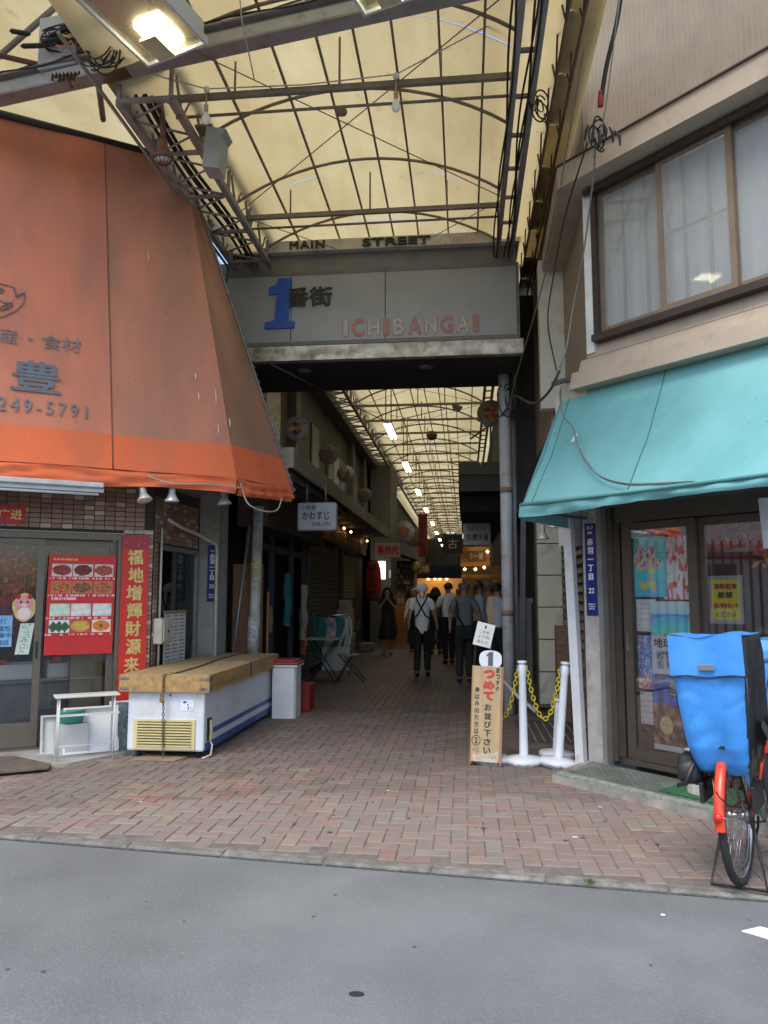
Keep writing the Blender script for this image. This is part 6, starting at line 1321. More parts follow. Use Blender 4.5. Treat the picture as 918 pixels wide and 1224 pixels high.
mb.ob("gum_spots", mat("gum_dark", (.07, .062, .058), rough=.9), label="dark flattened gum spots scattered on the paving", cat="stains", kind='stuff')
mb = MB()
for k in range(20):
    x, y = qs.uniform(-2.4, 1.8), qs.uniform(2.2, 4.0); r = qs.uniform(.004, .014); mb.prism([(x + r * math.cos(a) * qs.uniform(.6, 1.3), y + r * math.sin(a) * qs.uniform(.6, 1.3)) for a in [i * .9 for i in range(7)]], -.0298, -.0285)
mb.ob("tar_spots", mat("tar_dark", (.06, .062, .065), rough=.9), label="small dark tar spots scattered on the asphalt", cat="stains", kind='stuff')
mb = MB(); mb.prism([(-.42 + .03 * math.cos(a), 3.02 + .018 * math.sin(a)) for a in [k * .7 for k in range(9)]], -.029, -.026); mb.ob("dark_spot", dark, label="small dark round blot on the asphalt in the foreground", cat="blot")
wd_ = random.Random(3); mb = MB()
for k in range(40):
    p = KF @ Vector((.62 + wd_.gauss(0, .012), .0 + wd_.gauss(0, .01), 0)); a = wd_.random() * 6; l = .012 + .02 * wd_.random(); q = Vector((math.cos(a) * l * .6, math.sin(a) * l * .6, l)); s_ = Vector((-math.sin(a), math.cos(a), 0)) * .003; mb.add([tuple(p - s_), tuple(p + s_), tuple(p + q)], [(0, 1, 2)])
mb.ob("weed", mat("weed_green", (.08, .16, .03), rough=.8), label="tiny green weed growing in the kerb joint", cat="weed")

# ============================================================ ALLEY, LEFT ROW
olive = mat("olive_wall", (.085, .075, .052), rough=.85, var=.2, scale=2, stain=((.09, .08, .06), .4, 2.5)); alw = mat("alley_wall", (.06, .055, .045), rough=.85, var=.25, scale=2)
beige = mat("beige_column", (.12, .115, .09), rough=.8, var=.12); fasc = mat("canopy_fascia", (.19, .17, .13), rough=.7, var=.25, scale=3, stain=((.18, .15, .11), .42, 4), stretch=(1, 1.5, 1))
ul = thing("alley_row_house", "long dim two storey shop row along the left of the alley", "building", (-3.2, 30, 0))
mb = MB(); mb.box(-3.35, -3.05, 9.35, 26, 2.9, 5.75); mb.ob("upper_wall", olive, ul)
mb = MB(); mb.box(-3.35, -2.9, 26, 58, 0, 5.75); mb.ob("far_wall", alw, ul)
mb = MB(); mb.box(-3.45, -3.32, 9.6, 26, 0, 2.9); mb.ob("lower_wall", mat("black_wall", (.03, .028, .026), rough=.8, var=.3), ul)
for y0, y1, z0, z1 in ((10.3, 12.3, 3.9, 5.1), (14.9, 15.7, 3.7, 4.9), (16.6, 19.2, 3.7, 4.8), (20.2, 21.4, 3.7, 4.8), (23, 25, 3.7, 4.8)):
    mb = MB(); mb.box(-3.05, -3.02, y0, y1, z0, z1); wo_ = mb.ob("window", dark_al, ul); n = max(1, round((y1 - y0) / .8))
    for k in range(n):
        a, b = y0 + (y1 - y0) * k / n, y0 + (y1 - y0) * (k + 1) / n; mb = MB(); mb.box(-3.018, -3.012, a + .05, b - .05, z0 + .05, z1 - .05); mb.ob("pane", mat("dim_pane", (.06, .06, .055), rough=.25) if k % 2 else mat("pale_pane", (.09, .085, .07), rough=.5), wo_)
for y_ in (12.95, 19.8, 22.2): mb = MB(); mb.box(-3.05, -2.9, y_, y_ + .28, 3.1, 5.7); mb.ob("pilaster", beige, ul); 
for y_ in (13.4, 20.3): mb = MB(); mb.tube([(-2.95, y_, 3.1), (-2.95, y_, 5.6)], .04, 7); mb.ob("downpipe", mat("downpipe", (.15, .14, .11), rough=.5), ul)
mb = MB(); mb.box(-3.05, -2.75, 9.4, 26, 5.5, 5.72); mb.ob("gutter", mat("gutter_dark", (.06, .055, .045), rough=.7), ul)
cn = thing("left_canopy", "long beige metal canopy above the left row of alley shops", "canopy", (-2.5, 14.5, 3.0))
n = 14
for k in range(n):
    y0 = 8.8 + k * (11.7 / n); y1 = y0 + 11.7 / n - .012; mb = MB(); mb.box(-2.03, -1.99, y0, y1, 2.95, 3.19, bev=.004); mb.ob("fascia_panel", fasc, cn)
mb = MB(); mb.box(-3.05, -2.035, 8.8, 20.5, 3.02, 3.12); mb.ob("canopy_deck", mat("deck_dark", (.06, .055, .05), rough=.8), cn)
mb = MB(); mb.box(-2.6, -1.99, 8.77, 8.80, 2.95, 3.19); mb.ob("end_plate", mat("end_cream", (.32, .30, .25), rough=.6), cn)
for k in range(3): mb = MB(); mb.box(-2.20 - .16 * k, -2.12 - .16 * k, 9.0, 14, 2.93, 2.985); mb.ob("gutter_strip", mat("strip_grey", (.22, .22, .22), rough=.5, metal=.3), cn)
# discs
def disc(x, y, z, r, label, cols, pole=True):
    t = thing("flower_disc", label, "ornament", (x, y, z - r), "round flower ornaments along the alley"); q = random.Random(int(y * 10))
    b_ = MB(); b_.lathe([(0, -.012), (r * .97, -.012), (r, 0), (r * .97, .012), (0, .012)], (x, y, z), 28, axis='Y'); b_.ob("disc", mat("disc_pale", (.19, .18, .155), rough=.6, var=.1), t)
    for k in range(8):
        a = k * math.pi / 4 + q.random() * .4; c = cols[k % len(cols)]; b_ = MB(); cx, cz = x + r * .33 * math.cos(a), z + r * .33 * math.sin(a); b_.prism([(cx + r * .24 * math.cos(b) * (1 + .2 * math.sin(3 * b)), cz + r * .20 * math.sin(b)) for b in [i * .7 for i in range(9)]], y - .022 - .002 * k, y - .014, axis='Y'); b_.ob("petal", c, t)
    for k in range(6): a = k * 1.047 + .5; b_ = MB(); b_.lathe([(0, -.016), (r * .06, -.015), (r * .06, -.01)], (x + r * .8 * math.cos(a), y, z + r * .8 * math.sin(a)), 8, axis='Y'); b_.ob("hole", dark, t)
    if pole: b_ = MB(); b_.tube([(x, y + .03, z), (x - .02, y + .03, z - r - .5)], .015, 5); b_.ob("rod", pipe, t)
yf, rf2, bf_, of_ = mat("petal_yellow", (.34, .24, .03), rough=.6), mat("petal_red", (.28, .04, .025), rough=.6), mat("petal_brown", (.20, .08, .04), rough=.7), mat("petal_orange", (.24, .09, .03), rough=.7)
disc(-2.26, 10.1, 3.71, .17, "nearest flower ornament disc beside the orange awning edge", [yf, rf2, dark, rf2]); disc(-2.28, 12.7, 3.83, .17, "faded brown flower disc second along the left canopy", [bf_]); disc(-2.3, 14.7, 3.82, .17, "orange flower disc third along the left canopy", [of_, bf_, yf]); disc(-2.3, 17.6, 3.78, .17, "fourth flower disc along the left canopy", [of_, bf_])
disc(-2.3, 29, 3.86, .42, "large hanging paper disc left of the red vertical banner", [bf_, of_], False); disc(-2.05, 31, 3.80, .4, "large hanging paper disc closest to the red vertical banner", [bf_, yf], False); disc(.40, 11, 4.07, .2, "flower ornament disc half hidden behind the white pole", [yf, rf2])
# small hanging sign
ks = thing("hanging_sign", "white light box sign かわすじ hanging under the left canopy", "sign", (-1.95, 9.8, 2.29)); 
KS = frame((-2.17, 9.8), 1, .0); mb = MB(KS); mb.box(0, .52, 0, .12, 2.29, 2.66, bev=.03); mb.ob("light_box", mat("lightbox_white", (.34, .355, .39), rough=.4, var=.06), ks)
text("小鉢屋", .08, KS, .15, -.003, 2.59, black_m, ks, w=.2, h=.07); text("かわすじ", .12, KS, .25, -.003, 2.485, black_m, ks, w=.36, h=.11, bold=.003); text("3598-1292", .06, KS, .32, -.003, 2.375, black_m, ks, w=.25, h=.05)
mb = MB(); mb.tube([(-2.05, 9.85, 2.66), (-2.05, 9.85, 2.95)], .012, 5); mb.tube([(-1.8, 9.85, 2.66), (-1.8, 9.85, 2.95)], .012, 5); mb.ob("hanger", pipe, ks)
# shop fronts
mb = MB(); mb.box(-2.95, -2.55, 9.75, 13.6, 2.35, 2.95); mb.ob("dark_shop_fascia", mat("fascia_brown", (.06, .035, .025), rough=.7, var=.4, scale=12), label="dark brown shop fascia under the near end of the left canopy", cat="fascia")
ds = thing("dark_shop", "dark open shop front behind the hung clothes", "shop front", (-2.9, 11.6, 0))
for y_ in (9.95, 11.2, 12.5, 13.5): mb = MB(); mb.box(-2.9, -2.82, y_, y_ + .07, 0, 2.35); mb.ob("post", mat("navy_post", (.03, .04, .055), rough=.5), ds)
mb = MB(); mb.box(-2.9, -2.85, 9.95, 13.5, 2.1, 2.2); mb.ob("rail", MATS["navy_post"], ds)
shd = mat("shutter_grey", (.10, .105, .09), rough=.6, var=.15); shc = mat("blind_cream", (.36, .33, .22), rough=.7, var=.1)
def shutter(y0, y1, z0, z1, m, label, step, x=-2.82):
    t = thing("roller_shutter", label, "shutter", (x, (y0 + y1) / 2, z0)); k = 0; z = z0
    b_ = MB(); b_.box(x - .03, x - .015, y0, y1, z0, z1); b_.ob("backing", dark, t)
    while z < z1 - .01:
        b_ = MB(); b_.box(x - .012, x + .012, y0, y1, z + .006, z + step - .008, bev=.004); b_.ob("slat", m, t); z += step
    for ya_ in (y0 - .06, y1):
        b_ = MB(); b_.box(x - .03, x + .03, ya_, ya_ + .06, 0 if z0 < .5 else z0, z1 + .1); b_.ob("guide", dark_al, t)
shutter(13.75, 15.15, .15, 2.45, shd, "dark grey roller shutter left half beside the hung clothes", .085); shutter(15.25, 16.7, .15, 2.45, shd, "dark grey roller shutter right half beside the cream blind", .085); shutter(17.7, 19.7, 1.38, 2.42, shc, "cream slatted blind above the stacked boxes", .08)
mb = MB(); mb.box(-3.2, -2.86, 16.85, 21.4, 0, 2.5); mb.ob("brown_partition", mat("part_brown", (.07, .05, .035), rough=.8, var=.3), label="dim brown shop partition around the cream blind", cat="partition")
lf_ = thing("lit_fascia", "brown shop sign fascia with gold lettering lit by warm bulbs", "sign", (-2.8, 17.8, 2.6)); mb = MB(); mb.box(-2.8, -2.74, 14.6, 21.3, 2.56, 3.0); mb.ob("board", mat("fascia_wood", (.15, .08, .045), rough=.6, var=.3, scale=5), lf_)
LFS = frame((-2.73, 14.6), 0, 1) 
LFS = Matrix.Translation((-2.735, 0, 0)) @ Matrix.Rotation(rad(90), 4, 'Z')
text("もつ焼 居酒屋 桜", .3, LFS, 18.2, -.004, 2.78, gold_m, lf_, w=4.6, h=.26)
warm = mat("warm_glow", (1, .8, .5), emit=(1, .55, .18), estr=7, bump=0)
for y_ in (15.4, 16.6, 17.6, 20.6): mb = MB(); mb.lathe([(0, -.03), (.03, 0), (0, .03)], (-2.62, y_, 2.92), 8); mb.ob("bulb", warm, lf_)
hs_ = thing("red_white_sign", "white hanging sign with red characters past the lit fascia", "sign", (-2.1, 22, 2.6)); RW = frame((-2.55, 21.9), 1, .0); mb = MB(RW); mb.box(0, .72, 0, .08, 2.55, 2.95); mb.ob("board", mat("rw_white", (.38, .36, .33), rough=.6), hs_); text("鳥焼肉", .3, RW, .36, -.004, 2.75, red_m, hs_, w=.62, h=.28, bold=.01)
ws = thing("lit_vertical_sign", "small glowing white vertical sign behind the red lantern", "sign", (-2.45, 23.5, 2.1)); mb = MB(); mb.box(-2.72, -2.42, 23.4, 23.5, 1.95, 2.5); mb.ob("light_box", mat("sign_glow", (1, 1, 1), emit=(1, .93, .88), estr=.8, bump=0), ws); text("酒", .2, frame((-2.57, 23.38), 1, 0), 0, -.005, 2.22, red_m, ws)
ln = thing("red_lantern", "large red paper lantern with black characters on the left of the alley", "lantern", (-2.5, 21.2, 1.35))
mb = MB(); prof = []
for i in range(33): t_ = i / 32; prof.append((.215 * (math.sin(math.pi * (.13 + .74 * t_)) ** .5) + .006 * (i % 2), 1.36 + 1.02 * t_))
mb.lathe(prof, (-2.52, 21.2, 0), 24); mb.ob("paper_body", mat("lantern_red", (.50, .03, .02), rough=.6, var=.1), ln); mb = MB(); mb.lathe([(0, 2.37), (.13, 2.37), (.13, 2.42), (0, 2.42)], (-2.52, 21.2, 0), 16); mb.lathe([(0, 1.30), (.13, 1.30), (.13, 1.37), (0, 1.37)], (-2.52, 21.2, 0), 16); mb.ob("ring_cap", black_m, ln)
def lb(a, z, c): r = .232; th_ = a / r; return (-2.52 + r * math.sin(th_), 21.2 - r * math.cos(th_) + c, z)
for i, chh in enumerate("ほん格焼"): text(chh, .22, I4, .02, 0, 2.22 - i * .235, black_m, ln, w=.2, h=.2, bold=.008, ext=.003, bend=lb)
mb = MB(); mb.tube([(-2.52, 21.2, 2.42), (-2.52, 21.2, 2.56)], .01, 4); mb.ob("hook", black_m, ln)
mb = MB(); mb.box(-2.95, -2.3, 24, 26.2, 0, 5.7); mb.ob("beige_column", beige, label="broad beige building column beyond the red lantern", cat="column")
mb = MB(); mb.box(-2.36, -2.30, 23.97, 24.0, 2.0, 2.25); mb.ob("white_notice", paperw, label="tiny white notice stuck on the beige column", cat="notice")
# stall beyond the column
stl = thing("goods_stall", "crowded stall with colourful goods beyond the beige column", "stall", (-2.2, 29, 0))
mb = MB(); mb.prism([(-2.9, 3.2), (-1.7, 2.75), (-1.7, 2.7), (-2.9, 3.1)], 26.4, 31, axis='Y'); mb.ob("awning", mat("stall_blue_grey", (.20, .24, .28), rough=.8, var=.2), stl); mb = MB(); mb.box(-2.75, -1.75, 26.6, 31, .0, .8); mb.ob("counter", mat("stall_wood", (.2, .13, .07), rough=.8, var=.3), stl)
mb = MB(); mb.box(-2.75, -1.8, 27.5, 27.6, .8, 2.7); mb.ob("back_shelf", mat("stall_back", (.14, .12, .10), rough=.8), stl)
gq = random.Random(12); cols = [mat("good_" + n_, c_, rough=.6, var=.4, scale=20) for n_, c_ in (("red", (.4, .05, .04)), ("yellow", (.55, .45, .08)), ("white", (.5, .5, .47)), ("green", (.1, .25, .08)), ("blue", (.08, .15, .3)), ("pink", (.5, .2, .2)))]
for k in range(60):
    x = -2.7 + .85 * gq.random(); z = .85 + .2 * gq.randrange(9); mb = MB(); mb.box(x, x + .09, 27.3, 27.5, z, z + .08 + .09 * gq.random(), bev=.01); ci = gq.randrange(6); mb.ob("stall_item", cols[ci], label=["red", "yellow", "white", "green", "blue", "pink"][ci] + " goods pack on the stall shelf beyond the beige column", cat="goods", group=["red", "yellow", "white", "green", "blue", "pink"][ci] + " packs on the stall shelf")
mb = MB(); mb.lathe([(0, -.22), (.14, -.16), (.19, 0), (.14, .16), (0, .2)], (-1.72, 27, 2.45), 14); mb.ob("yellow_balloon", cols[1], label="yellow balloon lamp hanging at the stall corner", cat="lamp")
vb = thing("vertical_banner", "long dark red vertical banner hanging from the roof on the left", "banner", (-1.62, 30, 2.95)); mb = MB(); mb.grid(lambda u, v: (-1.8 + .36 * u, 30 + .04 * math.sin(u * 5 + v * 4), 4.65 - 1.7 * v), 6, 12); mb.ob("cloth", mat("banner_dark_red", (.28, .025, .03), rough=.8, var=.4, scale=5), vb)
for i, chh in enumerate("一番街商店"): text(chh, .3, I4, -1.62, 29.93, 4.4 - i * .33, mat("banner_ink", (.08, .03, .03)), vb, w=.24, h=.26)
af = thing("menu_easel", "orange and black standing menu board at the foot of the beige column", "sign board", (-2.0, 22.8, 0)); mb = MB(); mb.prism([(-2.35, .0), (-1.75, .0), (-1.8, 1.5), (-2.3, 1.5)], 23.0, 23.06, axis='Y'); mb.ob("orange_panel", mat("easel_orange", (.45, .17, .03), rough=.6, var=.2), af); mb = MB(); mb.prism([(-2.4, .35), (-1.98, .3), (-2.14, 1.45), (-2.2, 1.45)], 22.8, 22.84, axis='Y'); mb.ob("black_panel", black_m, af)
text("本日", .2, I4, -1.92, 22.99, 1.3, paperw, af, w=.2); text("おすすめ", .1, I4, -1.93, 22.99, 1.1, paperw, af, w=.25)
mb = MB(); mb.box(-2.85, -2.5, 16.9, 17.6, 0, .62, bev=.02); mb.box(-2.85, -2.52, 16.92, 17.55, .64, 1.15, bev=.02); mb.ob("stacked_boxes", mat("foam_box", (.36, .31, .25), rough=.8, var=.2, stain=((.35, .07, .05), .33, 7)), label="stacked pale cartons with red print below the cream blind", cat="cartons")
mb = MB(); mb.box(-2.8, -2.55, 17.1, 17.4, 1.16, 1.36); mb.ob("small_box", mat("foam_box", (0, 0, 0)), label="small pale box on top of the stacked cartons", cat="box")
mb = MB(); mb.box(-2.75, -2.4, 20, 20.5, 0, .22, bev=.02); mb.ob("floor_box", mat("foam_grey", (.16, .16, .15)), label="low grey box on the floor near the red lantern", cat="box")
# clothes
def cloth(x, y, z0, z1, w_, m, label, sh=0.0):
    b_ = MB(); b_.grid(lambda u, v: (x + .04 * math.sin(u * 9 + v * 2) + .03 * fnoise(u * 4, v * 4, y), y + w_ * (u - .5) * (.5 + .5 * min(1, v * 2.2) + .15 * v), z1 - (z1 - z0) * v + .03 * math.sin(u * 8) * v), 14, 14)
    o = b_.ob("hung_garment", m, label=label, cat="clothes"); return o
cloth(-2.66, 11.35, 1.02, 1.78, .5, mat("cloth_teal", (.02, .16, .17), rough=.9, var=.2), "teal garment hanging in the dark shop front"); cloth(-2.52, 11.9, .78, 1.62, .5, mat("cloth_cream", (.30, .285, .24), rough=.9, var=.15), "cream work shirt hanging beside the teal garment"); cloth(-2.55, 12.1, .55, .95, .3, mat("cloth_orange", (.35, .10, .03), rough=.9), "orange cloth below the cream work shirt"); cloth(-2.80, 10.9, .95, 1.3, .25, mat("cloth_khaki", (.2, .18, .09), rough=.9), "khaki rag hanging left of the teal garment")
# table, chair with jackets
tbm = mat("table_top", (.30, .26, .20), rough=.5)
tbl = thing("cafe_table", "small folding table with black legs among the hung jackets", "table", (-2.35, 13.2, 0)); mb = MB(); mb.box(-2.72, -2.12, 12.95, 13.45, .70, .725, bev=.006); mb.ob("tabletop", tbm, tbl)
for x0, x1 in ((-2.66, -2.2), (-2.2, -2.66)):
    for y_ in (13.02, 13.38): mb = MB(); mb.tube([(x0, y_, .70), (x1, y_, .0)], .011, 5); mb.ob("leg", black_m, tbl)
chr_ = thing("folding_chair", "black folding chair with round back beside the small table", "chair", (-1.95, 13.3, 0))
mb = MB(); mb.lathe([(0, -.012), (.19, -.012), (.19, .012), (0, .012)], (-2.0, 13.2, .45), 20); mb.ob("seat", tbm, chr_); mb = MB(); T = Matrix.Translation((-1.80, 13.25, .86)) @ Matrix.Rotation(rad(65), 4, 'Z') ; mb.lathe([(0, -.012), (.12, -.012), (.12, .012), (0, .012)], T=T @ Matrix.Scale(1.25, 4, (0, 0, 1)), n=18, axis='Y'); mb.ob("backrest", black_m, chr_)
for dy in (-.16, .16):
    mb = MB(); mb.tube([(-2.2, 13.25 + dy, 0), (-1.95, 13.25 + dy, .42), (-1.80, 13.25 + dy * .7, .95)], .011, 5); mb.ob("leg", black_m, chr_); mb = MB(); mb.tube([(-1.72, 13.25 + dy, 0), (-2.15, 13.25 + dy, .45)], .011, 5); mb.ob("leg", black_m, chr_)
jk = thing("jacket_rack", "rail of teal and white jackets behind the small table", "clothes", (-2.5, 14, 0))
for k, (x, c_) in enumerate(((-2.62, MATS["cloth_teal"]), (-2.45, mat("cloth_print", (.40, .34, .42), rough=.9, var=.6, scale=9)), (-2.28, MATS["cloth_teal"]), (-2.17, mat("cloth_white", (.42, .42, .40), rough=.9)))):
    mb = MB(); mb.grid(lambda u, v: (x - .12 + .24 * u + .02 * math.sin(v * 5), 13.75 + .04 * k + .03 * math.sin(u * 7 + v * 4), 1.08 - .62 * v - .10 * abs(u - .5) * (1 - v)), 8, 10); mb.ob("jacket", c_, jk)
mb = MB(); mb.grid(lambda u, v: (-2.55 + .5 * u, 13.7 + .02 * math.sin(u * 9), .55 - .42 * v), 8, 6); mb.ob("white_garment", MATS["cloth_white"], jk)
mb = MB(); mb.tube([(-2.75, 13.85, 1.1), (-2.05, 13.85, 1.1)], .012, 5); mb.tube([(-2.72, 13.85, 0), (-2.72, 13.85, 1.1)], .012, 5); mb.tube([(-2.08, 13.85, 0), (-2.08, 13.85, 1.1)], .012, 5); mb.ob("rail", chrome, jk)

# ============================================================ ALLEY, RIGHT ROW AND END
ur = thing("alley_right_row", "dark shop row along the right of the alley behind the white pole", "building", (1.3, 30, 0))
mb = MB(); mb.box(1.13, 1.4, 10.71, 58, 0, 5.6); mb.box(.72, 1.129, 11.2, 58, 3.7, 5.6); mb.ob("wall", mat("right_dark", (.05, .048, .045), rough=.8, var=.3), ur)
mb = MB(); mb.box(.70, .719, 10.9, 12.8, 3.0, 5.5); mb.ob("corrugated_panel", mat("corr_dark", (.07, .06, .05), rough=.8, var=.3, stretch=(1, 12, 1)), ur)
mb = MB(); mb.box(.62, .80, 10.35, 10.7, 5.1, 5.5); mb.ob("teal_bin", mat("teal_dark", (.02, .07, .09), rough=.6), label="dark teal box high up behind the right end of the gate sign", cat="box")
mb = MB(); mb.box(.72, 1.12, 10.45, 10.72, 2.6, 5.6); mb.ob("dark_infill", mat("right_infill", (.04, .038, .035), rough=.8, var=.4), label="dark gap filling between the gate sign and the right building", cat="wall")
gf = mat("canopy_grey", (.11, .105, .095), rough=.7, var=.15); rc2 = thing("right_canopy", "boxy grey and black shop canopy projecting behind the white pole", "canopy", (.5, 13.9, 3.2))
for k in range(3): mb = MB(); mb.box(-.09 + k * .38, .285 + k * .38, 12.9, 12.94, 3.48, 3.69); mb.ob("upper_panel", gf, rc2)
mb = MB(); mb.box(-.09, 1.12, 12.92, 12.98, 3.20, 3.47); mb.ob("lower_band", mat("band_dark", (.07, .065, .06), rough=.7), rc2); mb = MB(); mb.box(-.09, 1.12, 12.981, 18, 3.20, 3.66); mb.box(-.05, 1.12, 13.4, 18, 2.9, 3.199); mb.ob("deck", dark, rc2)
mk = thing("market_sign", "white light box sign 丸健水産 hanging under the right canopy", "sign", (.24, 15, 2.42)); MK = frame((-.02, 15), 1, 0); mb = MB(MK); mb.box(0, .53, 0, .15, 2.42, 2.86, bev=.02); mb.ob("light_box", mat("lightbox_dim", (.50, .51, .52), rough=.5), mk); text("丸健水産", .13, MK, .27, -.003, 2.58, black_m, mk, w=.43, h=.14, bold=.003); text("業務大でん種", .06, MK, .25, -.003, 2.74, rn, mk, w=.36, h=.06)
bs = thing("brown_sign", "small brown sign left of the 丸健水産 light box", "sign", (-.45, 22, 2.5)); mb = MB(); mb.box(-.62, -.06, 22, 22.1, 2.65, 3.2); mb.ob("board", mat("brown_plaque", (.05, .035, .028), rough=.6), bs); text("古", .3, I4, -.34, 21.99, 2.92, paperw, bs)
lt = thing("warm_lit_sign", "wooden sign lit by warm bulbs above the fish stall", "sign", (.3, 22, 2.4)); mb = MB(); mb.box(-.12, .72, 22.4, 22.5, 2.30, 2.85); mb.ob("board", mat("lit_wood", (.45, .25, .10), rough=.6), lt); mb = MB(); mb.box(.06, .60, 22.3, 22.39, 2.42, 2.74); mb.ob("plaque", mat("plaque_dim", (.14, .12, .10), rough=.7), lt); text("う一番", .2, I4, .33, 22.28, 2.58, paperw, lt, w=.4)
for x, z in ((.28, 2.92), (.30, 2.2), (.0, 2.2), (.55, 2.25), (.65, 2.7)): mb = MB(); mb.lathe([(0, -.045), (.045, 0), (0, .045)], (x, 22.15, z), 8); mb.ob("bulb", warm, lt)
fs_ = thing("fish_stall", "fish stall with lit shelves behind the queue", "stall", (.5, 23, 0)); mb = MB(); mb.box(-.1, 1.1, 22.2, 22.3, 1.95, 2.05); mb.box(-.05, 1.1, 22.6, 24, 0, .9); mb.box(-.1, 1.12, 24.4, 24.5, 0, 2.4); mb.ob("frame", mat("stall_warm", (.40, .24, .11), rough=.7, var=.3), fs_)
for k in range(26): x = .0 + 1.0 * gq.random(); z = 1.15 + .22 * (k % 4); mb = MB(); mb.box(x, x + .12, 24.1, 24.35, z, z + .12, bev=.01); mb.ob("jar", cols[(k * 5) % 6], fs_)
nr = thing("navy_noren", "dark navy shop curtain across the far end of the alley", "curtain", (-1.5, 45, 2.5)); mb = MB(); mb.grid(lambda u, v: (-2.8 + 2.9 * u, 45 + .05 * math.sin(u * 20), 3.2 - .75 * v), 30, 3); mb.ob("cloth", mat("navy_cloth", (.012, .018, .04), rough=.9), nr)
fr2 = thing("far_shop", "warmly lit shop front under the navy curtain at the end of the alley", "shop front", (-1.4, 47, 0)); mb = MB(); mb.box(-2.9, .3, 47, 47.2, 1.0, 2.7); mb.ob("lit_wall", mat("far_warm", (.6, .35, .12), emit=(1, .42, .10), estr=.09, bump=0), fr2)
for x in (-2.2, -1.8, -1.5, -1.1): mb = MB(); mb.lathe([(0, -.08), (.09, 0), (0, .08)], (x, 46.6, 2.45), 8); mb.ob("bulb", warm, fr2)
for k in range(7): mb = MB(); mb.box(-2.8 + k * .45, -2.5 + k * .45, 46.7, 46.95, 1.0, 1.35 + .25 * (k % 3)); mb.ob("crate", cols[(k * 3) % 6], fr2)
for k, (x, y_, z, w_, h_, c_, tx_, lab) in enumerate(((-2.55, 33, 2.55, .75, .42, (.42, .40, .35), "寿司", "pale shop sign on the left between the stall and the navy curtain"), (-2.5, 38, 2.5, .8, .5, (.35, .05, .04), "酒場", "red shop sign far down the left side before the navy curtain"), (.38, 27, 2.55, .6, .7, (.40, .36, .26), "魚", "cream shop sign right behind the warm lit sign"), (.2, 33, 2.9, .8, .5, (.06, .10, .2), "茶", "blue shop sign deep on the right of the alley"), (.1, 40, 3.0, 1.0, .5, (.4, .38, .34), "青果", "pale shop sign farthest down the right of the alley"))):
    t = thing("shop_sign", lab, "sign", (x + w_ / 2, y_, z)); mb = MB(); mb.box(x, x + w_, y_, y_ + .12, z, z + h_, bev=.02); mb.ob("sign_box", mat("shop_sign_%d" % k, c_, rough=.5), t); text(tx_, h_ * .7, I4, x + w_ / 2, y_ - .005, z + h_ / 2, paperw if sum(c_) < .6 else black_m, t, bold=.006)
eb_ = thing("end_building", "grey building with bright windows closing the far end of the alley", "building", (-1, 58, 0)); mb = MB(); mb.box(-4, 2, 58, 58.5, 0, 9); mb.ob("wall", mat("end_wall", (.05, .055, .05), rough=.8, var=.25, scale=1), eb_)
for x0, x1 in ((-1.35, -.75), (-.55, -.05)): mb = MB(); mb.box(x0, x1, 57.9, 57.99, 5.7, 7.2); mb.ob("window", mat("day_window", (.7, .75, .8), emit=(.8, .9, 1), estr=.45, bump=0), eb_)
for k in range(4): mb = MB(); mb.box(-3.4 + k * .6, -3.3 + k * .6, 57.9, 57.99, 3.5, 8); mb.ob("mullion", mat("mull", (.05, .05, .05)), eb_)

# ============================================================ PEOPLE
skin = mat("skin", (.42, .24, .16), rough=.55, var=.06, bump=0); hairb = mat("hair_black", (.012, .010, .009), rough=.55, var=.2, scale=40); hairg = mat("hair_grey", (.14, .13, .12), rough=.7)
white_c = mat("cloth_tee", (.80, .80, .83), rough=.9, var=.08, scale=9, bump=.3, bscale=14); blackc = mat("cloth_black", (.010, .010, .012), rough=.85, bump=.2, bscale=20); darkt = mat("trouser_dark", (.022, .024, .03), rough=.85, bump=.2, bscale=20)
def skinmesh(name, pts, edges, rootk, m, parent, T, sub=1):
    keys = list(pts); idx = {k: i for i, k in enumerate(keys)}; me = bpy.data.meshes.new(name); me.from_pydata([Vector(pts[k][0]) for k in keys], [(idx[a], idx[b]) for a, b in edges], [])
    o = bpy.data.objects.new(name, me); COL.objects.link(o); md = o.modifiers.new("s", 'SKIN'); md.use_smooth_shade = True
    sv = me.skin_vertices[0].data if me.skin_vertices else None
    if sv is None: 
        bm = bmesh.new(); bm.from_mesh(me); bm.verts.layers.skin.verify(); bm.to_mesh(me); bm.free(); sv = me.skin_vertices[0].data
    for k in keys:
        r = pts[k][1]; sv[idx[k]].radius = r if isinstance(r, tuple) else (r, r); sv[idx[k]].use_root = (k == rootk)
    ms = o.modifiers.new("b", 'SUBSURF'); ms.levels = sub; ms.render_levels = sub
    dg = bpy.context.evaluated_depsgraph_get(); dg.update(); r_ = bpy.data.meshes.new_from_object(o.evaluated_get(dg)); r_.transform(WM[parent.name].inverted() @ T)
    bpy.data.objects.remove(o); bpy.data.meshes.remove(me); r_.name = name; r_.materials.clear(); r_.materials.append(m); r_.polygons.foreach_set("use_smooth", [True] * len(r_.polygons)); q = bpy.data.objects.new(name, r_); COL.objects.link(q); q.parent = parent; WM[q.name] = WM[parent.name]; return q
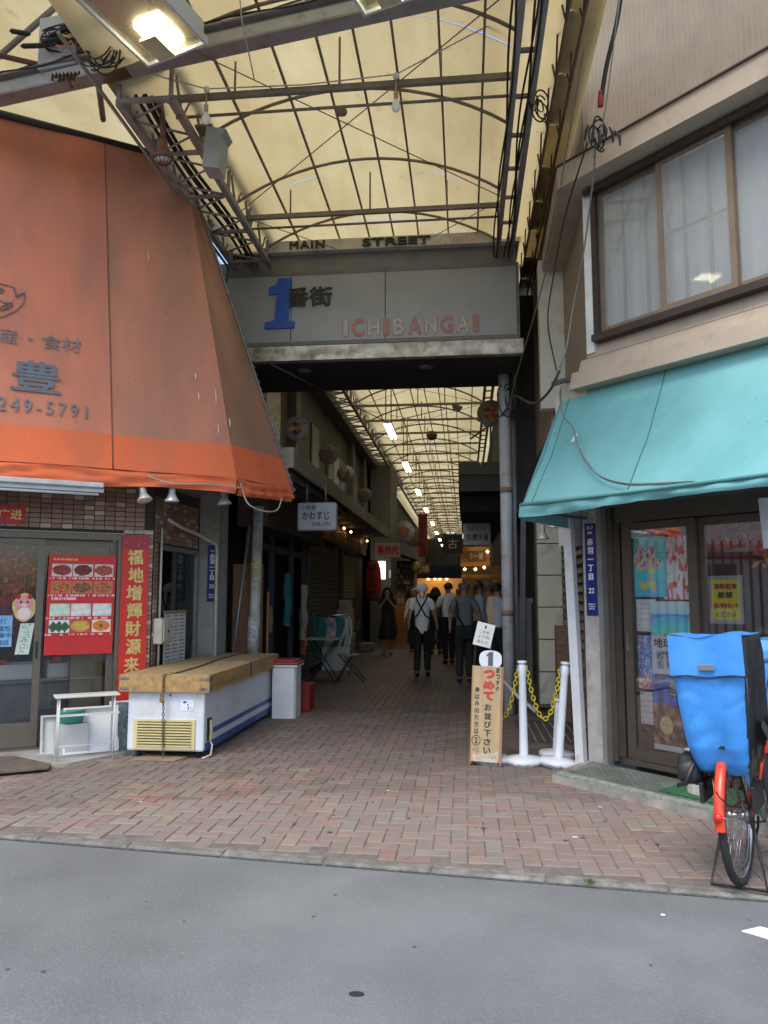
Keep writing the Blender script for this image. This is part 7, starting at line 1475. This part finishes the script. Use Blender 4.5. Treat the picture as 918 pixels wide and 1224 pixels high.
def person(loc, face, h, label, shirt, pants, hair, arms, stride=.0, longhair=False, sleeve=.5, extra=None, skirt=None, hat=None, lean=0.0, shoe=None, tuck=True):
    """face: heading in degrees clockwise from +Y; arms: ((elbow),(hand)) for left and right in units of height"""
    t = thing("person", label, "person", loc); T = Matrix.Translation(loc) @ Matrix.Rotation(rad(-face), 4, 'Z') @ Matrix.Scale(h, 4)
    P_ = {'pel': ((0, 0, .53), (.075, .055)), 'wai': ((0, .0, .61), (.070, .052)), 'che': ((0, lean * .5, .72), (.085, .06)), 'nk0': ((0, lean, .815), (.040, .036)), 'nk': ((0, lean + .006, .85), .030), 'jaw': ((0, lean + .018, .885), (.036, .043)), 'sk': ((0, lean + .010, .935), (.045, .053)), 'top': ((0, lean + .004, .972), (.030, .036))}
    E_ = [('pel', 'wai'), ('wai', 'che'), ('che', 'nk0'), ('nk0', 'nk'), ('nk', 'jaw'), ('jaw', 'sk'), ('sk', 'top')]
    for s, sg, (el, hd) in (('L', -1, arms[0]), ('R', 1, arms[1])):
        P_['sh' + s] = ((sg * .098, lean * .9, .80), .033); P_['el' + s] = (el, .024); P_['wr' + s] = (hd, .016); E_ += [('nk0', 'sh' + s), ('sh' + s, 'el' + s), ('el' + s, 'wr' + s)]
        d = (Vector(hd) - Vector(el)).normalized(); side = d.cross(Vector((0, 1, 0))); side = side.normalized() if side.length > .1 else Vector((1, 0, 0)); fw = Vector((0, 1, 0))
        w_ = Vector(hd); pm_ = w_ + d * .030; P_['pa' + s] = (tuple(pm_), (.018, .012)); E_.append(('wr' + s, 'pa' + s))
        for f in range(4):
            k = 'f%d%s' % (f, s); b = pm_ + fw * (.016 - .0105 * f) + d * .014; P_[k + 'a'] = (tuple(b), .0062); ln_ = (.022, .026, .024, .018)[f]; P_[k + 'b'] = (tuple(b + d * ln_ + side * .006 * sg), .0055); E_ += [('pa' + s, k + 'a'), (k + 'a', k + 'b')]
        b = w_ + d * .012 + fw * .018; P_['th' + s] = (tuple(b), .0068); P_['tt' + s] = (tuple(b + d * .020 + fw * .010), .0058); E_ += [('wr' + s, 'th' + s), ('th' + s, 'tt' + s)]
        st = stride * sg; P_['hi' + s] = ((sg * .048, 0, .50), .055); P_['kn' + s] = ((sg * .05, .03 + st * .5, .285), .036); P_['an' + s] = ((sg * .05, st - abs(st) * .2, .05 + .05 * max(0, -st)), .022); P_['to' + s] = ((sg * .056, st + .075 - abs(st) * .2, .018 + .03 * max(0, -st)), (.02, .016)); E_ += [('pel', 'hi' + s), ('hi' + s, 'kn' + s), ('kn' + s, 'an' + s), ('an' + s, 'to' + s)]
    skinmesh("body", P_, E_, 'pel', skin, t, T)
    # shirt
    S = {k: P_[k] for k in ('pel', 'wai', 'che', 'nk0')}; S['hem'] = ((0, 0, .50 if tuck else .44), (.07, .05) if tuck else (.098, .076)); S['pel'] = ((0, 0, .53), (.092, .070)); S['wai'] = (P_['wai'][0], (.086, .064)); S['che'] = (P_['che'][0], (.094, .066)); S['nk0'] = ((0, lean, .838), (.046, .042)); S['col'] = ((0, lean + .004, .862), (.033, .032)); E2 = [('nk0', 'col'), ('hem', 'pel'), ('pel', 'wai'), ('wai', 'che'), ('che', 'nk0')]
    for s in 'LR':
        S['sh' + s] = (P_['sh' + s][0], .044); a, b = Vector(P_['sh' + s][0]), Vector(P_['el' + s][0]); S['sl' + s] = (tuple(a + (b - a) * min(1, sleeve * 1.5)), .036); E2 += [('nk0', 'sh' + s), ('sh' + s, 'sl' + s)]
        if sleeve > .9: S['cu' + s] = (tuple(b + (Vector(P_['wr' + s][0]) - b) * .85), .026); S['sl' + s] = (tuple(b), .034); E2.append(('sl' + s, 'cu' + s))
    skinmesh("shirt", S, E2, 'che', shirt, t, T)
    if pants:
        S = {'bel': ((0, 0, .605 if tuck else .58), (.092, .071) if tuck else (.07, .05)), 'pel': ((0, 0, .535), (.094, .073) if tuck else (.08, .06))}; E3 = [('bel', 'pel')]
        for s in 'LR':
            S['hi' + s] = (P_['hi' + s][0], .062); S['kn' + s] = (P_['kn' + s][0], .046); a = P_['an' + s][0]; S['an' + s] = ((a[0], a[1], a[2] - .01), .038); E3 += [('pel', 'hi' + s), ('hi' + s, 'kn' + s), ('kn' + s, 'an' + s)]
        skinmesh("trousers", S, E3, 'pel', pants, t, T)
    for s in 'LR':
        a, b = P_['an' + s][0], P_['to' + s][0]; skinmesh("shoe", {'a': ((a[0], a[1] - .015, max(.018, a[2] - .025)), (.034, .030)), 'b': ((b[0], b[1] + .01, max(.018, b[2])), (.030, .022))}, [('a', 'b')], 'a', shoe or blackc, t, T)
    if skirt:
        b_ = MB(T); b_.lathe([(.075, .60), (.09, .52), (.12, .36), (.135, .23), (.13, .225)], n=22); b_.ob("skirt", skirt, t)
    # hair / hat
    c = P_['sk'][0]; b_ = MB(T)
    def cap(u, v, k=1.0):
        a = u * 2 * math.pi; ph = v * 1.95; fwd = math.sin(a); lim = 1.0 if fwd < .2 else max(.35, 1 - (fwd - .2) * .85); ph *= lim
        r = .060 * k * (1 + .07 * fnoise(math.cos(a) * 2 + v, math.sin(a) * 2, h)); return (c[0] + r * .92 * math.sin(ph) * math.cos(a), c[1] - .004 + r * 1.08 * math.sin(ph) * math.sin(a), c[2] + .004 + r * math.cos(ph))
    b_.grid(lambda u, v: cap(u, v, 1.16 if longhair else 1.0), 24, 10); b_.ob("hair", hair, t)
    if longhair:
        b_ = MB(T)
        for k in range(16):
            a = math.pi + math.pi * (k / 15.0); x, y = .056 * math.cos(a), .052 * math.sin(a); b_.tube([(x, c[1] + y, .95), (x * 1.35, c[1] + y * 1.2 - .01, .88), (x * 1.5, c[1] + y * .9, .80)], .016, 5)
        b_.ob("hair_strands", hair, t)
    if hat:
        b_ = MB(T); kind, hm = hat
        if kind == 'kerchief': b_.grid(lambda u, v: (lambda q: (q[0] * 1.0, q[1] - (.012 if v > .7 else 0), q[2]))(cap(u, v, 1.18)), 24, 10); b_.tube([(0, c[1] - .055, c[2] - .03), (.01, c[1] - .065, c[2] - .065), (.0, c[1] - .06, c[2] - .09)], .02, 6, rs=[.03, .028, .01])
        else:
            b_.lathe([(0, .05), (.04, .046), (.060, .025), (.062, .008), (.057, .006)], (c[0], c[1], c[2] + .012), 20); b_.box(-.045, .045, c[1] + .03, c[1] + .085, c[2] + .012, c[2] + .018)
        b_.ob("hat", hm, t)
    # face
    fy_ = c[1] + .056
    for sg in (-1, 1):
        b_ = MB(T); b_.lathe([(0, -.004), (.0062, -.002), (.007, 0)], (sg * .018, fy_ - .006, c[2] - .008), 8, axis='Y'); b_.ob("eye", black_m, t); b_ = MB(T); b_.tube([(sg * .047, c[1] - .004, c[2] + .006), (sg * .052, c[1] - .008, c[2] - .006), (sg * .046, c[1] - .002, c[2] - .022)], .006, 5); b_.ob("ear", skin, t)
    b_ = MB(T); b_.tube([(0, fy_ - .006, c[2] - .002), (0, fy_ + .004, c[2] - .022), (0, fy_ - .008, c[2] - .028)], .006, 5, rs=[.004, .008, .004]); b_.ob("nose", skin, t); b_ = MB(T); b_.box(-.014, .014, fy_ - .016, fy_ - .008, c[2] - .045, c[2] - .040); b_.ob("mouth", mat("lips", (.30, .09, .07), rough=.5), t)
    if extra: extra(t, T, P_)
    return t
dn = lambda dx=.03, fy=0.02: (((-.125 - dx * .3, fy * .4, .645), (-.135 - dx, fy + .03, .515)), ((.125 + dx * .3, fy * .4, .645), (.135 + dx, fy + .03, .515)))
apr = mat("apron_black", (.011, .012, .016), rough=.9)
def apron_back(t, T, P_):
    for s in (-1, 1):
        b_ = MB(T); b_.tube([(s * .062, .045, .86), (s * .060, -.02, .862), (s * .05, -.055, .825), (0, -.083, .735), (-s * .045, -.078, .655), (-s * .085, -.03, .625)], .0085, 5); b_.ob("apron_strap", apr, t)
    b_ = MB(T); b_.grid(lambda u, v: (lambda a, r: (r * math.sin(a), .0 + r * .80 * math.cos(a), .70 - .36 * v))(-1.55 + 3.1 * u if v < .25 else -2.45 + 4.9 * u if v > .5 else -1.9 + 3.8 * u, .096 + .055 * v), 20, 8); b_.ob("apron", apr, t)
    b_ = MB(T)
    for s in (-1, 1): b_.grid(lambda u, v: (s * (.04 + .105 * u + .02 * v), -.075 - .005 * v + .05 * u, .49 - .13 * v - .01 * u), 6, 5)
    b_.ob("apron_back_flap", apr, t)
person((-.79, 14.2, 0), 3, 1.67, "shop worker walking away in white kerchief and tee with crossed black apron straps", white_c, blackc, white_c, (((-.135, -.03, .655), (-.150, .02, .54)), ((.14, .02, .66), (.155, .07, .55))), stride=.07, sleeve=.45, hat=('kerchief', white_c), extra=apron_back, tuck=False)
def bag_back(t, T, P_):
    b_ = MB(T); b_.tube([(-.07, .06, .80), (-.085, .0, .845), (-.075, -.075, .78), (-.07, -.09, .65), (.02, -.10, .52)], .010, 5); b_.ob("bag_strap", blackc, t)
    b_ = MB(T); b_.box(-.065, .085, -.15, -.09, .43, .545, bev=.02); b_.ob("shoulder_bag", blackc, t)
person((-.02, 13.2, 0), -4, 1.68, "man seen from behind in grey polo shirt and flat cap with black bag", mat("polo_grey", (.16, .17, .185), rough=.9, bump=.2, bscale=14), darkt, hairg, (((-.14, .01, .66), (-.14, .05, .55)), ((.15, -.01, .66), (.155, .02, .555))), sleeve=.6, hat=('cap', mat("cap_brown", (.12, .10, .085), rough=.9)), extra=bag_back)
person((-1.94, 19.3, 0), 176, 1.66, "woman in black dress walking towards the camera with hands at her chin", blackc, None, hairb, (((-.12, .03, .68), (-.03, .085, .80)), ((.12, .03, .68), (.03, .09, .81))), stride=.03, longhair=True, sleeve=.45, skirt=blackc, shoe=mat("sandal", (.25, .2, .15)))
def apron_front(t, T, P_):
    b_ = MB(T); b_.grid(lambda u, v: (-.085 + .17 * u, .075 + .012 * math.sin(u * 3.14) + .02 * v, .72 - .42 * v), 8, 6); b_.ob("apron", apr, t)
    for s in (-1, 1): b_ = MB(T); b_.tube([(s * .03, .07, .72), (s * .035, .05, .82), (s * .03, .0, .85)], .008, 5); b_.ob("apron_strap", apr, t)
person((-1.30, 20.0, 0), 178, 1.63, "shop worker in white cap and black apron facing the camera beside the easel", white_c, blackc, white_c, dn(.02, .05), sleeve=.95, hat=('kerchief', white_c), extra=apron_front)
person((-.36, 16.8, 0), -18, 1.74, "person with bushy black hair and wrinkled white shirt seen from behind", white_c, mat("trouser_navy", (.012, .016, .035), rough=.85), hairb, (((-.15, .02, .67), (-.12, .10, .64)), ((.15, -.03, .68), (.12, -.06, .60))), longhair=False, sleeve=.6, stride=.03)
person((.25, 15.0, 0), 78, 1.71, "dark haired man in light blue shirt turned to the right in the queue", mat("shirt_blue", (.38, .43, .52), rough=.9, bump=.2, bscale=14), darkt, hairb, dn(.0, .04), sleeve=.95, lean=.01)
person((.45, 15.7, 0), 60, 1.76, "bald man in beige jacket behind the man in light blue", mat("jacket_beige", (.34, .26, .20), rough=.9), darkt, mat("hair_thin", (.30, .18, .13), rough=.6), dn(.0, .03), sleeve=.95)
person((.50, 12.6, 0), 50, 1.66, "person in white shirt half hidden behind the white pole", mat("shirt_pale", (.5, .54, .62), rough=.9), blackc, hairb, dn(.0, .03), sleeve=.6)
person((-.75, 19.6, 0), 5, 1.66, "dark haired person in khaki grey top beyond the walking shop worker", mat("top_khaki", (.13, .12, .09), rough=.9), darkt, hairb, dn(.0, .02), sleeve=.95, longhair=True, stride=.06)
person((-.1, 19.0, 0), 20, 1.62, "person with reddish hair standing deep in the queue", mat("top_dark", (.06, .05, .05), rough=.9), darkt, mat("hair_red", (.12, .03, .015), rough=.6), dn(.0, .02), sleeve=.6)

# ============================================================ OPPOSITE SIDE OF THE STREET (seen in the glass)
op = thing("opposite_building", "pale building with windows across the street reflected in the shop glass", "building", (-13, 0, 0))
OF = frame((-13, -9), 0, 1)
mb = MB(OF); mb.box(0, 15, 0, 3, -.02, 6.2); mb.ob("wall", mat("opp_wall", (.62, .58, .50), rough=.8, var=.08), op)
for fl_ in range(2):
    for k in range(7):
        x = .6 + k * 2.1; z = 1.1 + fl_ * 2.5; mb = MB(OF); mb.box(x, x + 1.3, -.03, -.0, z, z + 1.2); o = mb.ob("window", mat("opp_frame", (.5, .48, .45)), op)
        for a_, b_x in ((.05, .63), (.68, 1.25)): mb = MB(OF); mb.box(x + a_, x + b_x, -.04, -.031, z + .05, z + 1.15); mb.ob("pane", mat("opp_pane", (.06, .07, .07), rough=.15), o)
    mb = MB(OF); mb.box(0, 15, -.35, -.001, 2.55 + fl_ * 2.5, 2.75 + fl_ * 2.5); mb.ob("balcony_band", mat("opp_band", (.55, .25, .20), rough=.7), op)
rfn = thing("red_fence", "tall dark red bar fence across the street reflected in the shop glass", "fence", (-10, 0, 0))
for z_ in (.6, 2.2): mb = MB(OF); mb.box(0, 15, -4.05, -4.0, z_, z_ + .07); mb.ob("rail", mat("fence_red", (.26, .03, .03), rough=.5), rfn)
bme = MB(); bme.box(-.025, .025, -.015, .015, -.03, 2.6); bme_ = bme.mesh("bar", MATS["fence_red"])
for k in range(82): piece("bar", bme_, (k * .18 + .2, -4.07, 0), rfn, OF)
